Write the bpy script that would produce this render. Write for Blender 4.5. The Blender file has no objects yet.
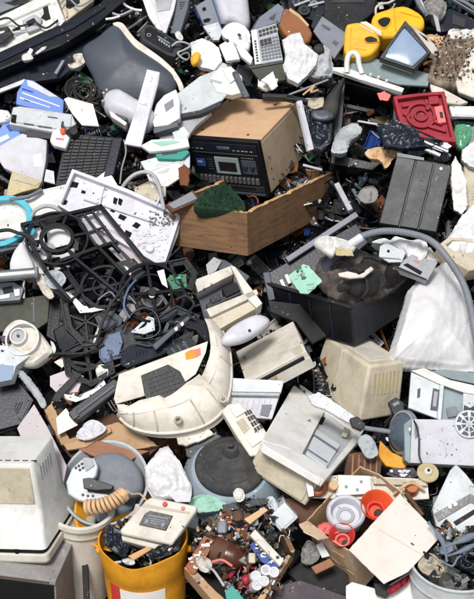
import bpy, math, random
from mathutils import Vector, Matrix, noise
rad = math.radians
random.seed(7)
scene = bpy.context.scene
col = scene.collection

# ------------------------------------------------------------------ camera
PITCH, DIST, FPX = rad(30), 5.6, 1292.0
PW, PH = 474.0, 599.0
HEAP_SLOPE = rad(32)
VR = Vector((1, 0, 0))
VF = Vector((0, math.cos(PITCH), -math.sin(PITCH)))
VU = Vector((0, math.sin(PITCH), math.cos(PITCH)))
VT = -VF
HEAP_C = Vector((0, 0, 1.25))
HEAP_N = Vector((0, -math.sin(HEAP_SLOPE), math.cos(HEAP_SLOPE)))
EYE = HEAP_C + VT * DIST
cam = bpy.data.cameras.new('camera')
cam.sensor_fit = 'VERTICAL'
cam.angle = 2 * math.atan(PH / 2 / FPX)
cam.clip_start, cam.clip_end = 0.05, 600
cam.dof.use_dof = True
cam.dof.focus_distance = 5.4
cam.dof.aperture_fstop = 2.2
co = bpy.data.objects.new('camera', cam)
col.objects.link(co)
co.matrix_world = Matrix((VR, VU, VT)).transposed().to_4x4()
co.location = EYE
scene.camera = co

# ------------------------------------------------------------------ light
SUN_EL, SUN_AZ = 58, 200          # soft high daylight through thin cloud, from behind-left of the viewer
world = bpy.data.worlds.new('World')
scene.world = world
world.use_nodes = True
wn = world.node_tree
sky = wn.nodes.new('ShaderNodeTexSky')
sky.sky_type = 'NISHITA'
sky.sun_disc = False
sky.sun_elevation = rad(SUN_EL)
sky.sun_rotation = rad(SUN_AZ)
sky.air_density = 1.0
sky.dust_density = 3.0
thin = wn.nodes.new('ShaderNodeHueSaturation')          # thin white cloud: a paler sky
thin.inputs['Saturation'].default_value = .45
wn.links.new(sky.outputs[0], thin.inputs['Color'])
wn.links.new(thin.outputs[0], wn.nodes['Background'].inputs[0])
wn.nodes['Background'].inputs[1].default_value = 0.095
sun = bpy.data.lights.new('sun', 'SUN')
sun.energy = 2.7
sun.angle = rad(14)
sun.color = (1.0, 0.97, 0.925)
so = bpy.data.objects.new('sun', sun)
col.objects.link(so)
sd = Vector((math.sin(rad(SUN_AZ)) * math.cos(rad(SUN_EL)), math.cos(rad(SUN_AZ)) * math.cos(rad(SUN_EL)), math.sin(rad(SUN_EL))))
so.rotation_euler = sd.to_track_quat('Z', 'Y').to_euler()
scene.view_settings.view_transform = 'Standard'
scene.view_settings.look = 'None'
scene.view_settings.gamma = 1
scene.view_settings.use_curve_mapping = False
scene.view_settings.exposure = 0.2

# ------------------------------------------------------------------ materials
def lin(c):
    return tuple(((v / 255) / 12.92 if v / 255 <= .04045 else ((v / 255 + .055) / 1.055) ** 2.4) for v in c)

MATS = {}
def mat(name, rgb, rough=.5, dirt=.35, dcol=(70, 58, 44), metal=0, bump=.15, scale=9, trans=0, spec=.4, vary=.12, grain=None):
    m = bpy.data.materials.new(name)
    m.use_nodes = True
    nt = m.node_tree
    N, Lk = nt.nodes, nt.links
    p = N['Principled BSDF']
    tc = N.new('ShaderNodeTexCoord')
    oi = N.new('ShaderNodeObjectInfo')
    ad = N.new('ShaderNodeVectorMath'); ad.operation = 'ADD'
    ml = N.new('ShaderNodeVectorMath'); ml.operation = 'SCALE'
    cx = N.new('ShaderNodeCombineXYZ')
    for i in range(3): Lk.new(oi.outputs['Random'], cx.inputs[i])
    Lk.new(cx.outputs[0], ml.inputs[0]); ml.inputs['Scale'].default_value = 37
    Lk.new(tc.outputs['Object'], ad.inputs[0]); Lk.new(ml.outputs[0], ad.inputs[1])
    n1 = N.new('ShaderNodeTexNoise'); n1.inputs['Scale'].default_value = scale; n1.inputs['Detail'].default_value = 7; n1.inputs['Roughness'].default_value = .68
    n2 = N.new('ShaderNodeTexNoise'); n2.inputs['Scale'].default_value = scale * 9; n2.inputs['Detail'].default_value = 4
    vec = ad.outputs[0]
    if grain:
        gs = N.new('ShaderNodeVectorMath'); gs.operation = 'MULTIPLY'; gs.inputs[1].default_value = grain
        Lk.new(vec, gs.inputs[0]); vec = gs.outputs[0]
    for n in (n1, n2): Lk.new(vec, n.inputs['Vector'])
    n3 = N.new('ShaderNodeTexNoise'); n3.inputs['Scale'].default_value = 3.2; n3.inputs['Detail'].default_value = 9; n3.inputs['Roughness'].default_value = .75; n3.inputs['Distortion'].default_value = .6
    sv = N.new('ShaderNodeVectorMath'); sv.operation = 'MULTIPLY'; sv.inputs[1].default_value = (1, 2.4, 1)
    Lk.new(ad.outputs[0], sv.inputs[0]); Lk.new(sv.outputs[0], n3.inputs['Vector'])
    r3 = N.new('ShaderNodeValToRGB'); r3.color_ramp.elements[0].position = .5; r3.color_ramp.elements[1].position = .66
    Lk.new(n3.outputs[0], r3.inputs[0])
    r1 = N.new('ShaderNodeValToRGB'); r1.color_ramp.elements[0].position = .46; r1.color_ramp.elements[1].position = .78
    Lk.new(n1.outputs[0], r1.inputs[0])
    r2 = N.new('ShaderNodeValToRGB'); r2.color_ramp.elements[0].position = .58; r2.color_ramp.elements[1].position = .74
    Lk.new(n2.outputs[0], r2.inputs[0])
    mx = N.new('ShaderNodeMath'); mx.operation = 'MULTIPLY_ADD'
    Lk.new(r2.outputs[0], mx.inputs[0]); mx.inputs[1].default_value = .35
    m3 = N.new('ShaderNodeMath'); m3.operation = 'MULTIPLY_ADD'; m3.inputs[1].default_value = .45
    Lk.new(r3.outputs[0], m3.inputs[0]); Lk.new(r1.outputs[0], m3.inputs[2])
    Lk.new(m3.outputs[0], mx.inputs[2])
    fm = N.new('ShaderNodeMath'); fm.operation = 'MULTIPLY'; fm.use_clamp = True
    Lk.new(mx.outputs[0], fm.inputs[0]); fm.inputs[1].default_value = dirt
    hs = N.new('ShaderNodeHueSaturation')
    hs.inputs['Color'].default_value = (*lin(rgb), 1)
    mr = N.new('ShaderNodeMapRange'); mr.inputs[3].default_value = 1 - vary; mr.inputs[4].default_value = 1 + vary * .6
    Lk.new(oi.outputs['Random'], mr.inputs[0]); Lk.new(mr.outputs[0], hs.inputs['Value'])
    mc = N.new('ShaderNodeMix'); mc.data_type = 'RGBA'
    Lk.new(fm.outputs[0], mc.inputs[0]); Lk.new(hs.outputs[0], mc.inputs[6]); mc.inputs[7].default_value = (*lin(dcol), 1)
    Lk.new(mc.outputs[2], p.inputs['Base Color'])
    rr = N.new('ShaderNodeMapRange'); rr.inputs[3].default_value = max(.05, rough - .12); rr.inputs[4].default_value = min(1, rough + .25)
    Lk.new(n1.outputs[0], rr.inputs[0]); Lk.new(rr.outputs[0], p.inputs['Roughness'])
    p.inputs['Metallic'].default_value = metal
    p.inputs['Specular IOR Level'].default_value = spec
    if trans:
        p.inputs['Transmission Weight'].default_value = trans
        p.inputs['IOR'].default_value = 1.2
    if bump:
        bp = N.new('ShaderNodeBump'); bp.inputs['Strength'].default_value = bump; bp.inputs['Distance'].default_value = .004
        Lk.new(n2.outputs[0], bp.inputs['Height']); Lk.new(bp.outputs[0], p.inputs['Normal'])
    MATS[name] = m
    return m

BROWN = (88, 72, 52)
mat('white', (224, 224, 221), .45, .4, (134, 124, 106))
mat('paper', (224, 222, 218), .8, .15, (150, 140, 125))
mat('cream', (214, 209, 199), .5, .48, (128, 110, 82))
mat('beige', (196, 187, 166), .5, .5, (100, 86, 62))
mat('yellowed', (186, 172, 132), .5, .4, BROWN)
mat('lavender', (202, 202, 210), .45, .4, (126, 122, 116))
mat('bluewhite', (202, 208, 212), .45, .42, (124, 118, 106))
mat('lightgrey', (172, 176, 180), .5, .5, (90, 86, 80))
mat('grey', (128, 133, 141), .5, .35, (60, 56, 52))
mat('bluegrey', (142, 156, 168), .5, .3, (84, 84, 84))
mat('greygreen', (134, 150, 154), .5, .35, (80, 76, 66))
mat('slate', (72, 78, 88), .42, .3, (44, 46, 50))
mat('slatelight', (116, 121, 132), .45, .3, (70, 70, 76))
mat('charcoal', (42, 45, 50), .42, .35, (80, 74, 66), spec=.4)
mat('black', (17, 19, 24), .28, .2, (52, 50, 48), spec=.45)
mat('blueblack', (22, 28, 41), .28, .18, (50, 52, 58), spec=.45)
mat('glassdark', (70, 84, 100), .15, .3, (110, 110, 108), spec=.6)
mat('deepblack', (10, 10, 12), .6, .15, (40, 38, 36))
mat('hole', (8, 8, 9), .9, .0)
mat('olive', (66, 68, 58), .6, .4, (40, 36, 30))
mat('rubber', (30, 30, 32), .6, .35, (92, 86, 78))
mat('wood', (134, 102, 72), .75, 1.0, (78, 58, 42), bump=.4, grain=(1, 1, 9))
mat('tanboard', (188, 168, 142), .6, .5, (112, 90, 64))
mat('glossblack', (14, 17, 24), .16, .2, (48, 50, 54), spec=.6)
mat('chipboard', (206, 170, 134), .8, .3, (150, 116, 86), bump=.4, scale=14)
mat('rawedge', (200, 158, 112), .85, .5, (120, 84, 54), bump=.5)
mat('darkwood', (92, 62, 44), .65, .45, (44, 30, 22))
mat('cardlight', (208, 182, 154), .85, .4, (150, 116, 86), bump=.25)
mat('cardboard', (184, 152, 118), .85, .45, (120, 92, 66), bump=.2)
mat('cardpale', (208, 200, 193), .8, .25, (170, 146, 118), bump=.2)
mat('brown', (142, 92, 58), .45, .3, (80, 52, 36))
mat('amber', (78, 40, 20), .25, .2, (50, 26, 14), spec=.6)
mat('yellow', (232, 178, 34), .45, .55, (150, 100, 30))
mat('bucketyellow', (230, 160, 34), .5, .6, (140, 88, 26))
mat('red', (156, 38, 54), .45, .5, (90, 24, 30))
mat('redbright', (208, 66, 60), .45, .4, (150, 40, 36))
mat('orange', (220, 92, 52), .45, .4, (160, 60, 30))
mat('pink', (226, 120, 116), .5, .25, (150, 80, 76))
mat('blue', (112, 144, 214), .45, .25, (90, 96, 120))
mat('bluedeep', (44, 74, 150), .45, .25, (40, 44, 60))
mat('steelblue', (84, 102, 132), .4, .3, (54, 58, 66))
mat('screenblue', (132, 152, 178), .12, .2, (90, 96, 104), spec=.6, bump=.02)
mat('cyan', (84, 178, 198), .45, .35, (60, 110, 120))
mat('mint', (150, 196, 176), .5, .35, (100, 110, 96))
mat('teal', (60, 150, 138), .45, .3, (50, 80, 74))
mat('pcb', (44, 112, 76), .45, .3, (30, 56, 40))
mat('scrub', (34, 66, 46), .95, .5, (18, 40, 26), bump=.6, scale=40)
mat('greenglass', (90, 160, 120), .2, .2, (60, 90, 70), spec=.6)
mat('metal', (176, 178, 182), .35, .4, (90, 78, 66), metal=.85)
mat('chrome', (210, 212, 216), .2, .25, (110, 104, 98), metal=.95)
mat('darkmetal', (78, 80, 84), .45, .5, (70, 52, 38), metal=.7)
mat('copper', (178, 110, 74), .4, .4, (90, 56, 40), metal=.7)
mat('rust', (116, 70, 44), .8, .6, (60, 38, 26), bump=.4)
mat('dustglass', (44, 44, 46), .6, .75, (132, 118, 104), spec=.3)
mat('dustrubber', (56, 57, 60), .7, .7, (104, 100, 94), spec=.3)
mat('bag', (210, 210, 212), .38, .3, (150, 144, 136), bump=.3, spec=.5)
mat('foam', (216, 217, 219), .85, .25, (180, 176, 168), bump=.3)
mat('clear', (206, 214, 220), .25, .3, (140, 140, 136), trans=.35, spec=.5)
mat('stone', (166, 150, 132), .9, .8, (92, 72, 54), bump=.9, scale=34)
mat('mauve', (196, 186, 190), .6, .25, (140, 126, 120))
mat('tan', (206, 172, 132), .5, .3, (130, 100, 70))
mat('purple', (62, 50, 62), .5, .3, (40, 34, 40))
mat('rag', (150, 148, 146), .9, .5, (90, 84, 78), bump=.5)
mat('bluerag', (112, 124, 136), .9, .4, (80, 84, 90), bump=.5)
mat('dirtshade', (26, 24, 23), .95, .5, (46, 40, 34), bump=.8)  # near black: shade of the heap's gaps put into the colour; also dark fill
mat('concrete', (126, 120, 112), .9, .5, (80, 72, 64), bump=.5)

# ------------------------------------------------------------------ picture-to-heap geometry
def ray(px, py):
    return VF + VR * ((px - PW / 2) / FPX) + VU * ((PH / 2 - py) / FPX)

def depth(px, py, l=0):
    d = ray(px, py)
    return (HEAP_C - EYE).dot(HEAP_N) / d.dot(HEAP_N) - l

def P(px, py, l=0):
    return EYE + ray(px, py) * depth(px, py, l)

def mpp(px, py, l=0):
    return depth(px, py, l) / FPX

def V(r, u, t):
    return VR * r + VU * u + VT * t

def frame(o, x, z):
    z = z.normalized(); x = (x - z * x.dot(z)).normalized(); y = z.cross(x)
    M = Matrix((x, y, z)).transposed().to_4x4()
    M.translation = o
    return M

def plane(px, py, l, n=(0, .42), xa=(1, 0, 0)):
    z = V(n[0], n[1], math.sqrt(max(.02, 1 - n[0] ** 2 - n[1] ** 2)))
    return frame(P(px, py, l), V(*xa), z)

def uv(M, px, py):
    d = ray(px, py); n = M.col[2].to_3d()
    t = (M.translation - EYE).dot(n) / d.dot(n)
    q = M.inverted() @ (EYE + d * t)
    return Vector((q.x, q.y))

def box3(c, L, Bk, Dn, l, near=None):
    """a real box from the three edges that meet at its nearest corner -> matrix at the base centre, width, depth, height"""
    k = mpp(c[0], c[1], l)
    o = P(c[0], c[1], l)
    tgt = [Vector(q) for q in (L, Bk, Dn)]
    cur = [q.copy() for q in tgt]
    for _ in range(12):
        e = [Vector(((q[0] - c[0]) * k, -(q[1] - c[1]) * k)) for q in cur]
        g = [min(-1e-7, e[0].dot(e[1])), min(-1e-7, e[0].dot(e[2])), min(-1e-7, e[1].dot(e[2]))]
        d = [-math.sqrt(-g[0] * g[1] / g[2]), -math.sqrt(-g[0] * g[2] / g[1]), -math.sqrt(-g[1] * g[2] / g[0])]
        v = [V(e[i].x, e[i].y, d[i]) for i in range(3)]
        for i in range(3):
            w = o + v[i] - EYE; t = w.dot(VF)
            cur[i] += (tgt[i] - Vector((PW / 2 + FPX * w.dot(VR) / t, PH / 2 - FPX * w.dot(VU) / t))) * .6
    W, D, H = (a.length for a in v)
    z = -v[2].normalized()
    x = -v[0]; x = (x - z * x.dot(z)).normalized()
    y = z.cross(x)
    M = Matrix((x, y, z)).transposed().to_4x4()
    M.translation = P(c[0], c[1], l) - x * W / 2 + y * D / 2 - z * H
    return M, W, D, H

def sub(M, x, y, z, rx=0, ry=0, rz=0):
    from mathutils import Euler
    return M @ Matrix.Translation((x, y, z)) @ Euler((rx, ry, rz)).to_matrix().to_4x4()

def face_front(M, W, D, H):  return M @ Matrix(((1, 0, 0, 0), (0, 0, -1, -D / 2), (0, 1, 0, H / 2), (0, 0, 0, 1)))
def face_right(M, W, D, H):  return M @ Matrix(((0, 0, 1, W / 2), (1, 0, 0, 0), (0, 1, 0, H / 2), (0, 0, 0, 1)))
def face_top(M, W, D, H):    return M @ Matrix.Translation((0, 0, H))

# ------------------------------------------------------------------ mesh building
def catmull(pts, n=6, closed=False):
    pts = [Vector(p) for p in pts]
    if len(pts) < 3 and not closed: return pts
    out = []
    m = len(pts)
    for i in range(m if closed else m - 1):
        if closed: a, b, c, d = pts[i - 1], pts[i], pts[(i + 1) % m], pts[(i + 2) % m]
        else: a, b, c, d = pts[max(i - 1, 0)], pts[i], pts[i + 1], pts[min(i + 2, m - 1)]
        for k in range(n):
            t = k / n
            out.append(.5 * ((2 * b) + (c - a) * t + (2 * a - 5 * b + 4 * c - d) * t * t + (3 * b - a - 3 * c + d) * t ** 3))
    if not closed: out.append(pts[-1])
    return out

FOLD_DIRS = [Vector((math.cos(a), math.sin(a), .4)) for a in (.2, 1.15, 2.05, 2.8)]
def folds(w):
    s = 0
    for i, d in enumerate(FOLD_DIRS):
        q = w.dot(d) * (1 + .35 * i) + noise.noise(w * .45 + Vector((i * 7.3, 2, 1))) * 3.0
        s += abs((q % 2) - 1) * (.62 - .12 * i) * (.35 + .9 * max(0, noise.noise(w * .3 + Vector((3, i * 5.1, 8))) + .4))
    return s

class B:
    def __init__(s, X=None):
        s.v, s.f, s.mi = [], [], []
        s.X = X or Matrix()
        s.m = 0
    def add(s, vs, fs):
        o = len(s.v)
        s.v += [s.X @ Vector(q) for q in vs]
        s.f += [[o + i for i in f] for f in fs]
        s.mi += [s.m] * len(fs)
        return s
    def box(s, x0, x1, y0, y1, z0, z1):
        vs = [(x, y, z) for z in (z0, z1) for y in (y0, y1) for x in (x0, x1)]
        return s.add(vs, [(0, 2, 3, 1), (4, 5, 7, 6), (0, 1, 5, 4), (1, 3, 7, 5), (3, 2, 6, 7), (2, 0, 4, 6)])
    def hexa(s, lo, hi):
        n = len(lo)
        return s.add(list(lo) + list(hi), [list(range(n))[::-1], list(range(n, 2 * n))] + [(i, (i + 1) % n, n + (i + 1) % n, n + i) for i in range(n)])
    def prism(s, poly, z0, z1):
        a = sum(p[0] * q[1] - q[0] * p[1] for p, q in zip(poly, poly[1:] + poly[:1]))
        if a < 0: poly = poly[::-1]
        return s.hexa([(p[0], p[1], z0) for p in poly], [(p[0], p[1], z1) for p in poly])
    def ringpoly(s, outer, inner, z0, z1):
        n = len(outer)
        a = sum(p[0] * q[1] - q[0] * p[1] for p, q in zip(outer, outer[1:] + outer[:1]))
        if a < 0: outer, inner = outer[::-1], inner[::-1]
        vs = [(p[0], p[1], z) for z in (z0, z1) for r in (outer, inner) for p in r]
        fs = []
        for i in range(n):
            j = (i + 1) % n
            fs += [(2 * n + i, 2 * n + j, 3 * n + j, 3 * n + i), (i, n + i, n + j, j), (i, j, 2 * n + j, 2 * n + i), (n + i, 3 * n + i, 3 * n + j, n + j)]
        return s.add(vs, fs)
    def loft(s, rings, caps=(True, True), closed=True):
        n = len(rings[0]); fs = []
        for k in range(len(rings) - 1):
            for i in range(n if closed else n - 1):
                j = (i + 1) % n
                fs.append((k * n + i, k * n + j, (k + 1) * n + j, (k + 1) * n + i))
        if caps[0]: fs.append(list(range(n))[::-1])
        if caps[1]: fs.append([(len(rings) - 1) * n + i for i in range(n)])
        return s.add([q for r in rings for q in r], fs)
    def lathe(s, prof, n=40, caps=(False, False), a0=0, a1=2 * math.pi):
        full = abs(a1 - a0 - 2 * math.pi) < 1e-6
        m = n if full else n + 1
        rings = [[(r * math.cos(a0 + (a1 - a0) * i / n), r * math.sin(a0 + (a1 - a0) * i / n), z) for i in range(m)] for r, z in prof]
        return s.loft(rings, caps, full)
    def cyl(s, p, q, r0, r1=None, n=16):
        p, q = Vector(p), Vector(q); r1 = r0 if r1 is None else r1
        M = frame(p, Vector((.31, .77, .55)), q - p); h = (q - p).length
        rings = [[M @ Vector((r * math.cos(2 * math.pi * i / n), r * math.sin(2 * math.pi * i / n), z)) for i in range(n)] for r, z in ((r0, 0), (r1, h))]
        return s.loft(rings)
    def tube(s, pts, r, n=8, k=6, closed=False, smooth=True):
        ps = catmull(pts, k, closed) if smooth else [Vector(p) for p in pts]
        m = len(ps); rings = []; ref = Vector((.3, .2, .93))
        for i, p in enumerate(ps):
            a = ps[(i - 1) % m] if closed or i else p
            b = ps[(i + 1) % m] if closed or i < m - 1 else p
            t = (b - a).normalized() if (b - a).length > 1e-9 else Vector((0, 0, 1))
            ref = (ref - t * ref.dot(t))
            ref = ref.normalized() if ref.length > 1e-4 else t.orthogonal().normalized()
            w = t.cross(ref)
            rr = r(i / max(1, m - 1)) if callable(r) else r
            rings.append([p + (ref * math.cos(2 * math.pi * j / n) + w * math.sin(2 * math.pi * j / n)) * rr for j in range(n)])
        if closed: rings.append(rings[0])
        return s.loft(rings, (not closed, not closed))
    def ring(s, c, R, r, n=8, seg=40, ax=1.0):
        return s.tube([(c[0] + R * math.cos(2 * math.pi * i / seg), c[1] + R * ax * math.sin(2 * math.pi * i / seg), c[2] if len(c) > 2 else 0) for i in range(seg)], r, n, 1, True)
    def flatring(s, c, R0, R1, z0, z1, seg=40):
        o = [(c[0] + R1 * math.cos(2 * math.pi * i / seg), c[1] + R1 * math.sin(2 * math.pi * i / seg)) for i in range(seg)]
        q = [(c[0] + R0 * math.cos(2 * math.pi * i / seg), c[1] + R0 * math.sin(2 * math.pi * i / seg)) for i in range(seg)]
        return s.ringpoly(o, q, z0, z1)
    def bar(s, p, q, w, z0, z1):
        p, q = Vector(p[:2]), Vector(q[:2]); t = (q - p).normalized(); o = Vector((-t.y, t.x)) * w / 2
        return s.prism([tuple(p - o), tuple(q - o), tuple(q + o), tuple(p + o)], z0, z1)
    def dome(s, outline, bulge, th, ns=0, nscale=8, rings=9, power=.5, seed=0, crease=0, flat=0, facets=0):
        """a bulging body over an outline: real depth th behind, bulge in front, crumpled by noise"""
        n = len(outline)
        c = sum((Vector(p[:2]) for p in outline), Vector((0, 0))) / n
        R = []
        rg = random.Random(int(seed * 100) % 99991)
        ext = max((Vector(p[:2]) - c).length for p in outline)
        TP = []
        for i in range(facets):
            a, q = i * 2.4 + rg.random(), ext * .85 * math.sqrt((i + .5) / facets) * rg.uniform(.75, 1.1)
            g = Vector((math.cos(a), math.sin(a))) * q
            TP.append((g, bulge * (1 - (q / ext) ** 2) * rg.uniform(.6, 1.2), Vector((rg.uniform(-1, 1), rg.uniform(-1, 1))) * bulge / ext * .7 - 2 * bulge * g / ext ** 2 * rg.uniform(.3, 1.3)))
        def pt(p, sc, z):
            q = c + (Vector(p[:2]) - c) * sc
            if TP and sc < .999:
                d_ = Vector(p[:2]) - c
                u = d_.normalized() * sc * ext * (.55 + .45 * d_.length / ext) if d_.length else d_
                kk = 11 / max(bulge, .01); z = -math.log(sum(math.exp(-kk * (h + gr.dot(u - g))) for g, h, gr in TP)) / kk * min(1, (1 - sc) * 9)
            w = Vector((q.x * nscale + seed, q.y * nscale, z * nscale + seed * .7))
            d = noise.fractal(w, .8, 2.1, 4) * ns
            if crease:
                d += -(folds(w * 1.25) + folds(w * 3.1 + Vector((4, 4, 4))) * .32) * crease * 1.25
            k = min(1, (1 - sc) * 5 + .15)
            return (q.x, q.y, z + d * k)
        R.append([pt(p, .86, -th) for p in outline])
        R.append([pt(p, 1.0, -th * .55) for p in outline])
        for i in range(rings):
            sc = 1 - i / rings
            h = max(0, 1 - max(0, (sc - flat) / (1 - flat)) ** 2) ** power * bulge
            R.append([pt(p, sc, h) for p in outline])
        o = len(s.v); s.loft(R, (True, False))
        top = pt(tuple(c), 0, bulge)
        s.add([top], [])
        last = o + (len(R) - 1) * n
        s.f += [[last + i, last + (i + 1) % n, len(s.v) - 1] for i in range(n)]
        s.mi += [s.m] * n
        return s
    def build(s, name, m, parent=None, bevel=0, smooth=False, M=None, angle=38, seg=2, subsurf=0):
        me = bpy.data.meshes.new(name)
        me.from_pydata([tuple(q) for q in s.v], [], s.f)
        ms = m if isinstance(m, (list, tuple)) else [m]
        for q in ms: me.materials.append(MATS[q])
        if len(ms) > 1: me.polygons.foreach_set('material_index', s.mi)
        if smooth or bevel:
            me.polygons.foreach_set('use_smooth', [True] * len(me.polygons))
            me.set_sharp_from_angle(angle=rad(angle))
        me.update()
        o = bpy.data.objects.new(name, me); col.objects.link(o)
        if parent: o.parent = parent
        if M is not None: o.matrix_world = M
        if bevel:
            bm = o.modifiers.new('bevel', 'BEVEL'); bm.width = bevel; bm.segments = seg; bm.limit_method = 'ANGLE'; bm.angle_limit = rad(35)
            bm.use_clamp_overlap = True
        if subsurf:
            ss = o.modifiers.new('sub', 'SUBSURF'); ss.levels = ss.render_levels = subsurf
        return o

def tag(o, label, cat, group=None, kind=None):
    if label: o['label'] = label
    if cat: o['category'] = cat
    if group: o['group'] = group
    if kind: o['kind'] = kind
    return o

def thing(name, label, cat, M, group=None):
    o = bpy.data.objects.new(name, None); col.objects.link(o)
    o.empty_display_size = .05
    o.matrix_world = M
    return tag(o, label, cat, group)

def outline(M, pts, n=0):
    q = [uv(M, *p) for p in pts]
    if n:
        q = catmull([Vector((a.x, a.y, 0)) for a in q], n, True)
    return [(a.x, a.y) for a in q]

def rough_poly(pts, amp, step=.01, seed=0):
    """a torn outline: the same polygon with a small jag on its edges"""
    out = []
    for i, p in enumerate(pts):
        p = Vector(p); q = Vector(pts[(i + 1) % len(pts)])
        k = max(1, int((q - p).length / step))
        for j in range(k):
            w = p.lerp(q, j / k)
            a = amp if j else amp * .4
            out.append((w.x + noise.noise(Vector((w.x * 90 + seed, w.y * 90, 1))) * a, w.y + noise.noise(Vector((w.x * 90, w.y * 90 + seed, 7))) * a))
    return out

CASING = {'white', 'cream', 'beige', 'yellowed', 'lavender', 'bluewhite', 'lightgrey', 'grey', 'bluegrey', 'greygreen', 'slate', 'slatelight', 'charcoal', 'black', 'blueblack', 'olive', 'steelblue'}
DARKER = {'white': 'lightgrey', 'cream': 'beige', 'beige': 'yellowed', 'yellowed': 'olive', 'lavender': 'lightgrey', 'bluewhite': 'lightgrey', 'lightgrey': 'grey', 'grey': 'slate'}
def mould_details(root, o, m, seed):
    """moulded seams, ribs, screw recesses and a scuffed sticker on a bare casing sheet"""
    rg = random.Random(seed); n = len(o)
    c = sum((Vector(p) for p in o), Vector((0, 0))) / n
    ins = lambda k: [Vector(p).lerp(c, k) for p in o]
    dk = DARKER.get(m, 'deepblack')
    a = ins(rg.uniform(.10, .2)); i = rg.randrange(n)
    for j in range(rg.randint(1, max(1, n - 2))):
        q, w = a[(i + j) % n], a[(i + j + 1) % n]
        if (q - w).length > .02: B().bar(q, w, .0022, -.001, .0012).build('seam', dk, root)
    for p in rg.sample(ins(.24), min(n, rg.randint(2, 3))):
        B().flatring(p, .0028, .0052, -.001, .0022, 14).build('screw_boss', m, root)
        B().cyl((p.x, p.y, -.001), (p.x, p.y, .0008), .0028, None, 10).build('screw_hole', 'hole', root)
    t = rg.random(); e = ins(.5); i = rg.randrange(n); q, w = e[i], e[(i + 1) % n]
    if (q - w).length > .02:
        if t < .45:
            for k in range(3): B().bar(q.lerp(c, k * .24), w.lerp(c, k * .24), .004, -.001, .004).build('rib', m, root, .0008)
        elif t < .75:
            for k in range(4): B().bar(q.lerp(c, k * .2), w.lerp(c, k * .2), .0035, -.001, .0009).build('vent_slot', 'hole', root)
        else:
            B().prism([tuple(q), tuple(w), tuple(w.lerp(c, .5)), tuple(q.lerp(c, .5))], -.001, .0009).build('sticker', 'paper' if m not in ('white', 'cream') else 'lightgrey', root)

def slab(name, label, cat, pts, m, l=.05, n=(0, .42), th=.008, bevel=.0015, parts=(), torn=0, group=None, body='panel', ring=None, at=None):
    """flat piece with a real thickness lying in its own tilted plane; parts = (name, material, outline, z0, z1[, bevel])"""
    cx = sum(p[0] for p in pts) / len(pts); cy = sum(p[1] for p in pts) / len(pts)
    if at: cx, cy = at
    M = plane(cx, cy, l, n)
    o = outline(M, pts)
    area = abs(sum(a[0] * c[1] - c[0] * a[1] for a, c in zip(o, o[1:] + o[:1]))) / 2
    wear = not parts and not torn and not ring and area > .0035 and m in CASING
    root = thing(name, label, cat, M, group) if parts or wear else None
    b = B()
    if torn: o = rough_poly(o, torn, .012, len(label))
    if ring: b.ringpoly(o, outline(M, ring), -th, 0)
    else: b.prism(o, -th, 0)
    ob = b.build(body if root else name, m, root, bevel, M=None if root else M)
    if not root: return tag(ob, label, cat, group)
    if wear: mould_details(root, o, m, len(label) * 7 + int(cx))
    for q in parts:
        nm, pm, pp, z0, z1 = q[:5]
        b = B().prism(outline(M, pp), z0, z1)
        b.build(nm, pm, root, q[5] if len(q) > 5 else .0008)
    return root

def lump(name, label, cat, pts, m, l=.05, n=(0, .42), bulge=.05, th=.05, ns=.01, nscale=9, crease=0, sm=4, power=.5, flat=0, group=None, rings=12, parent=None, M0=None, torn=0, facets=0):
    cx = sum(p[0] for p in pts) / len(pts); cy = sum(p[1] for p in pts) / len(pts)
    M = M0 or plane(cx, cy, l, n)
    o = outline(M, pts, sm)
    if torn: o = rough_poly(o, torn, .006, cx)
    b = B().dome(o, bulge, th, ns, nscale, rings, power, len(label) * 3.1 + cx, crease, flat, facets)
    if parent: return b.build(name, m, parent, smooth=True, angle=60)
    return tag(b.build(name, m, smooth=True, M=M, angle=50 if facets else 24 if crease else 60), label, cat, group)

def cable(name, label, pts, r, m, n=8, group=None, k=8, cat='cable'):
    o = P(*pts[0]); b = B(Matrix.Translation(-o)).tube([P(*p) for p in pts], r, n, k)
    return tag(b.build(name, m, smooth=True, M=Matrix.Translation(o), angle=60), label, cat, group)

def rod(name, label, cat, p, q, r, m, group=None, n=12):
    a = P(*p); b = B(Matrix.Translation(-a)).tube([P(*p), P(*q)], r, n, 1, smooth=False)
    return tag(b.build(name, m, smooth=True, M=Matrix.Translation(a)), label, cat, group)

def rel(root, F):
    return root.matrix_world.inverted() @ F

def on_face(root, F, name, m, pts, z0, z1, bevel=.0008, n=0):
    """a part drawn on one face of a thing"""
    b = B(Rinv(root) @ F).prism(outline(F, pts, n), z0, z1)
    return b.build(name, m, root, bevel)

ROOTS = {}
def Rinv(root):
    return root.matrix_basis.inverted()

# ================================================================== setting
def heap_point(x, s, lift):
    """s = metres up the slope from the heap's middle; the heap flattens out towards its foot"""
    t = min(1, max(0, (-.75 - s) / .5)); lift -= .34 * t * t * (3 - 2 * t)
    return HEAP_C + Vector((x, s * math.cos(HEAP_SLOPE), s * math.sin(HEAP_SLOPE))) + HEAP_N * lift

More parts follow.
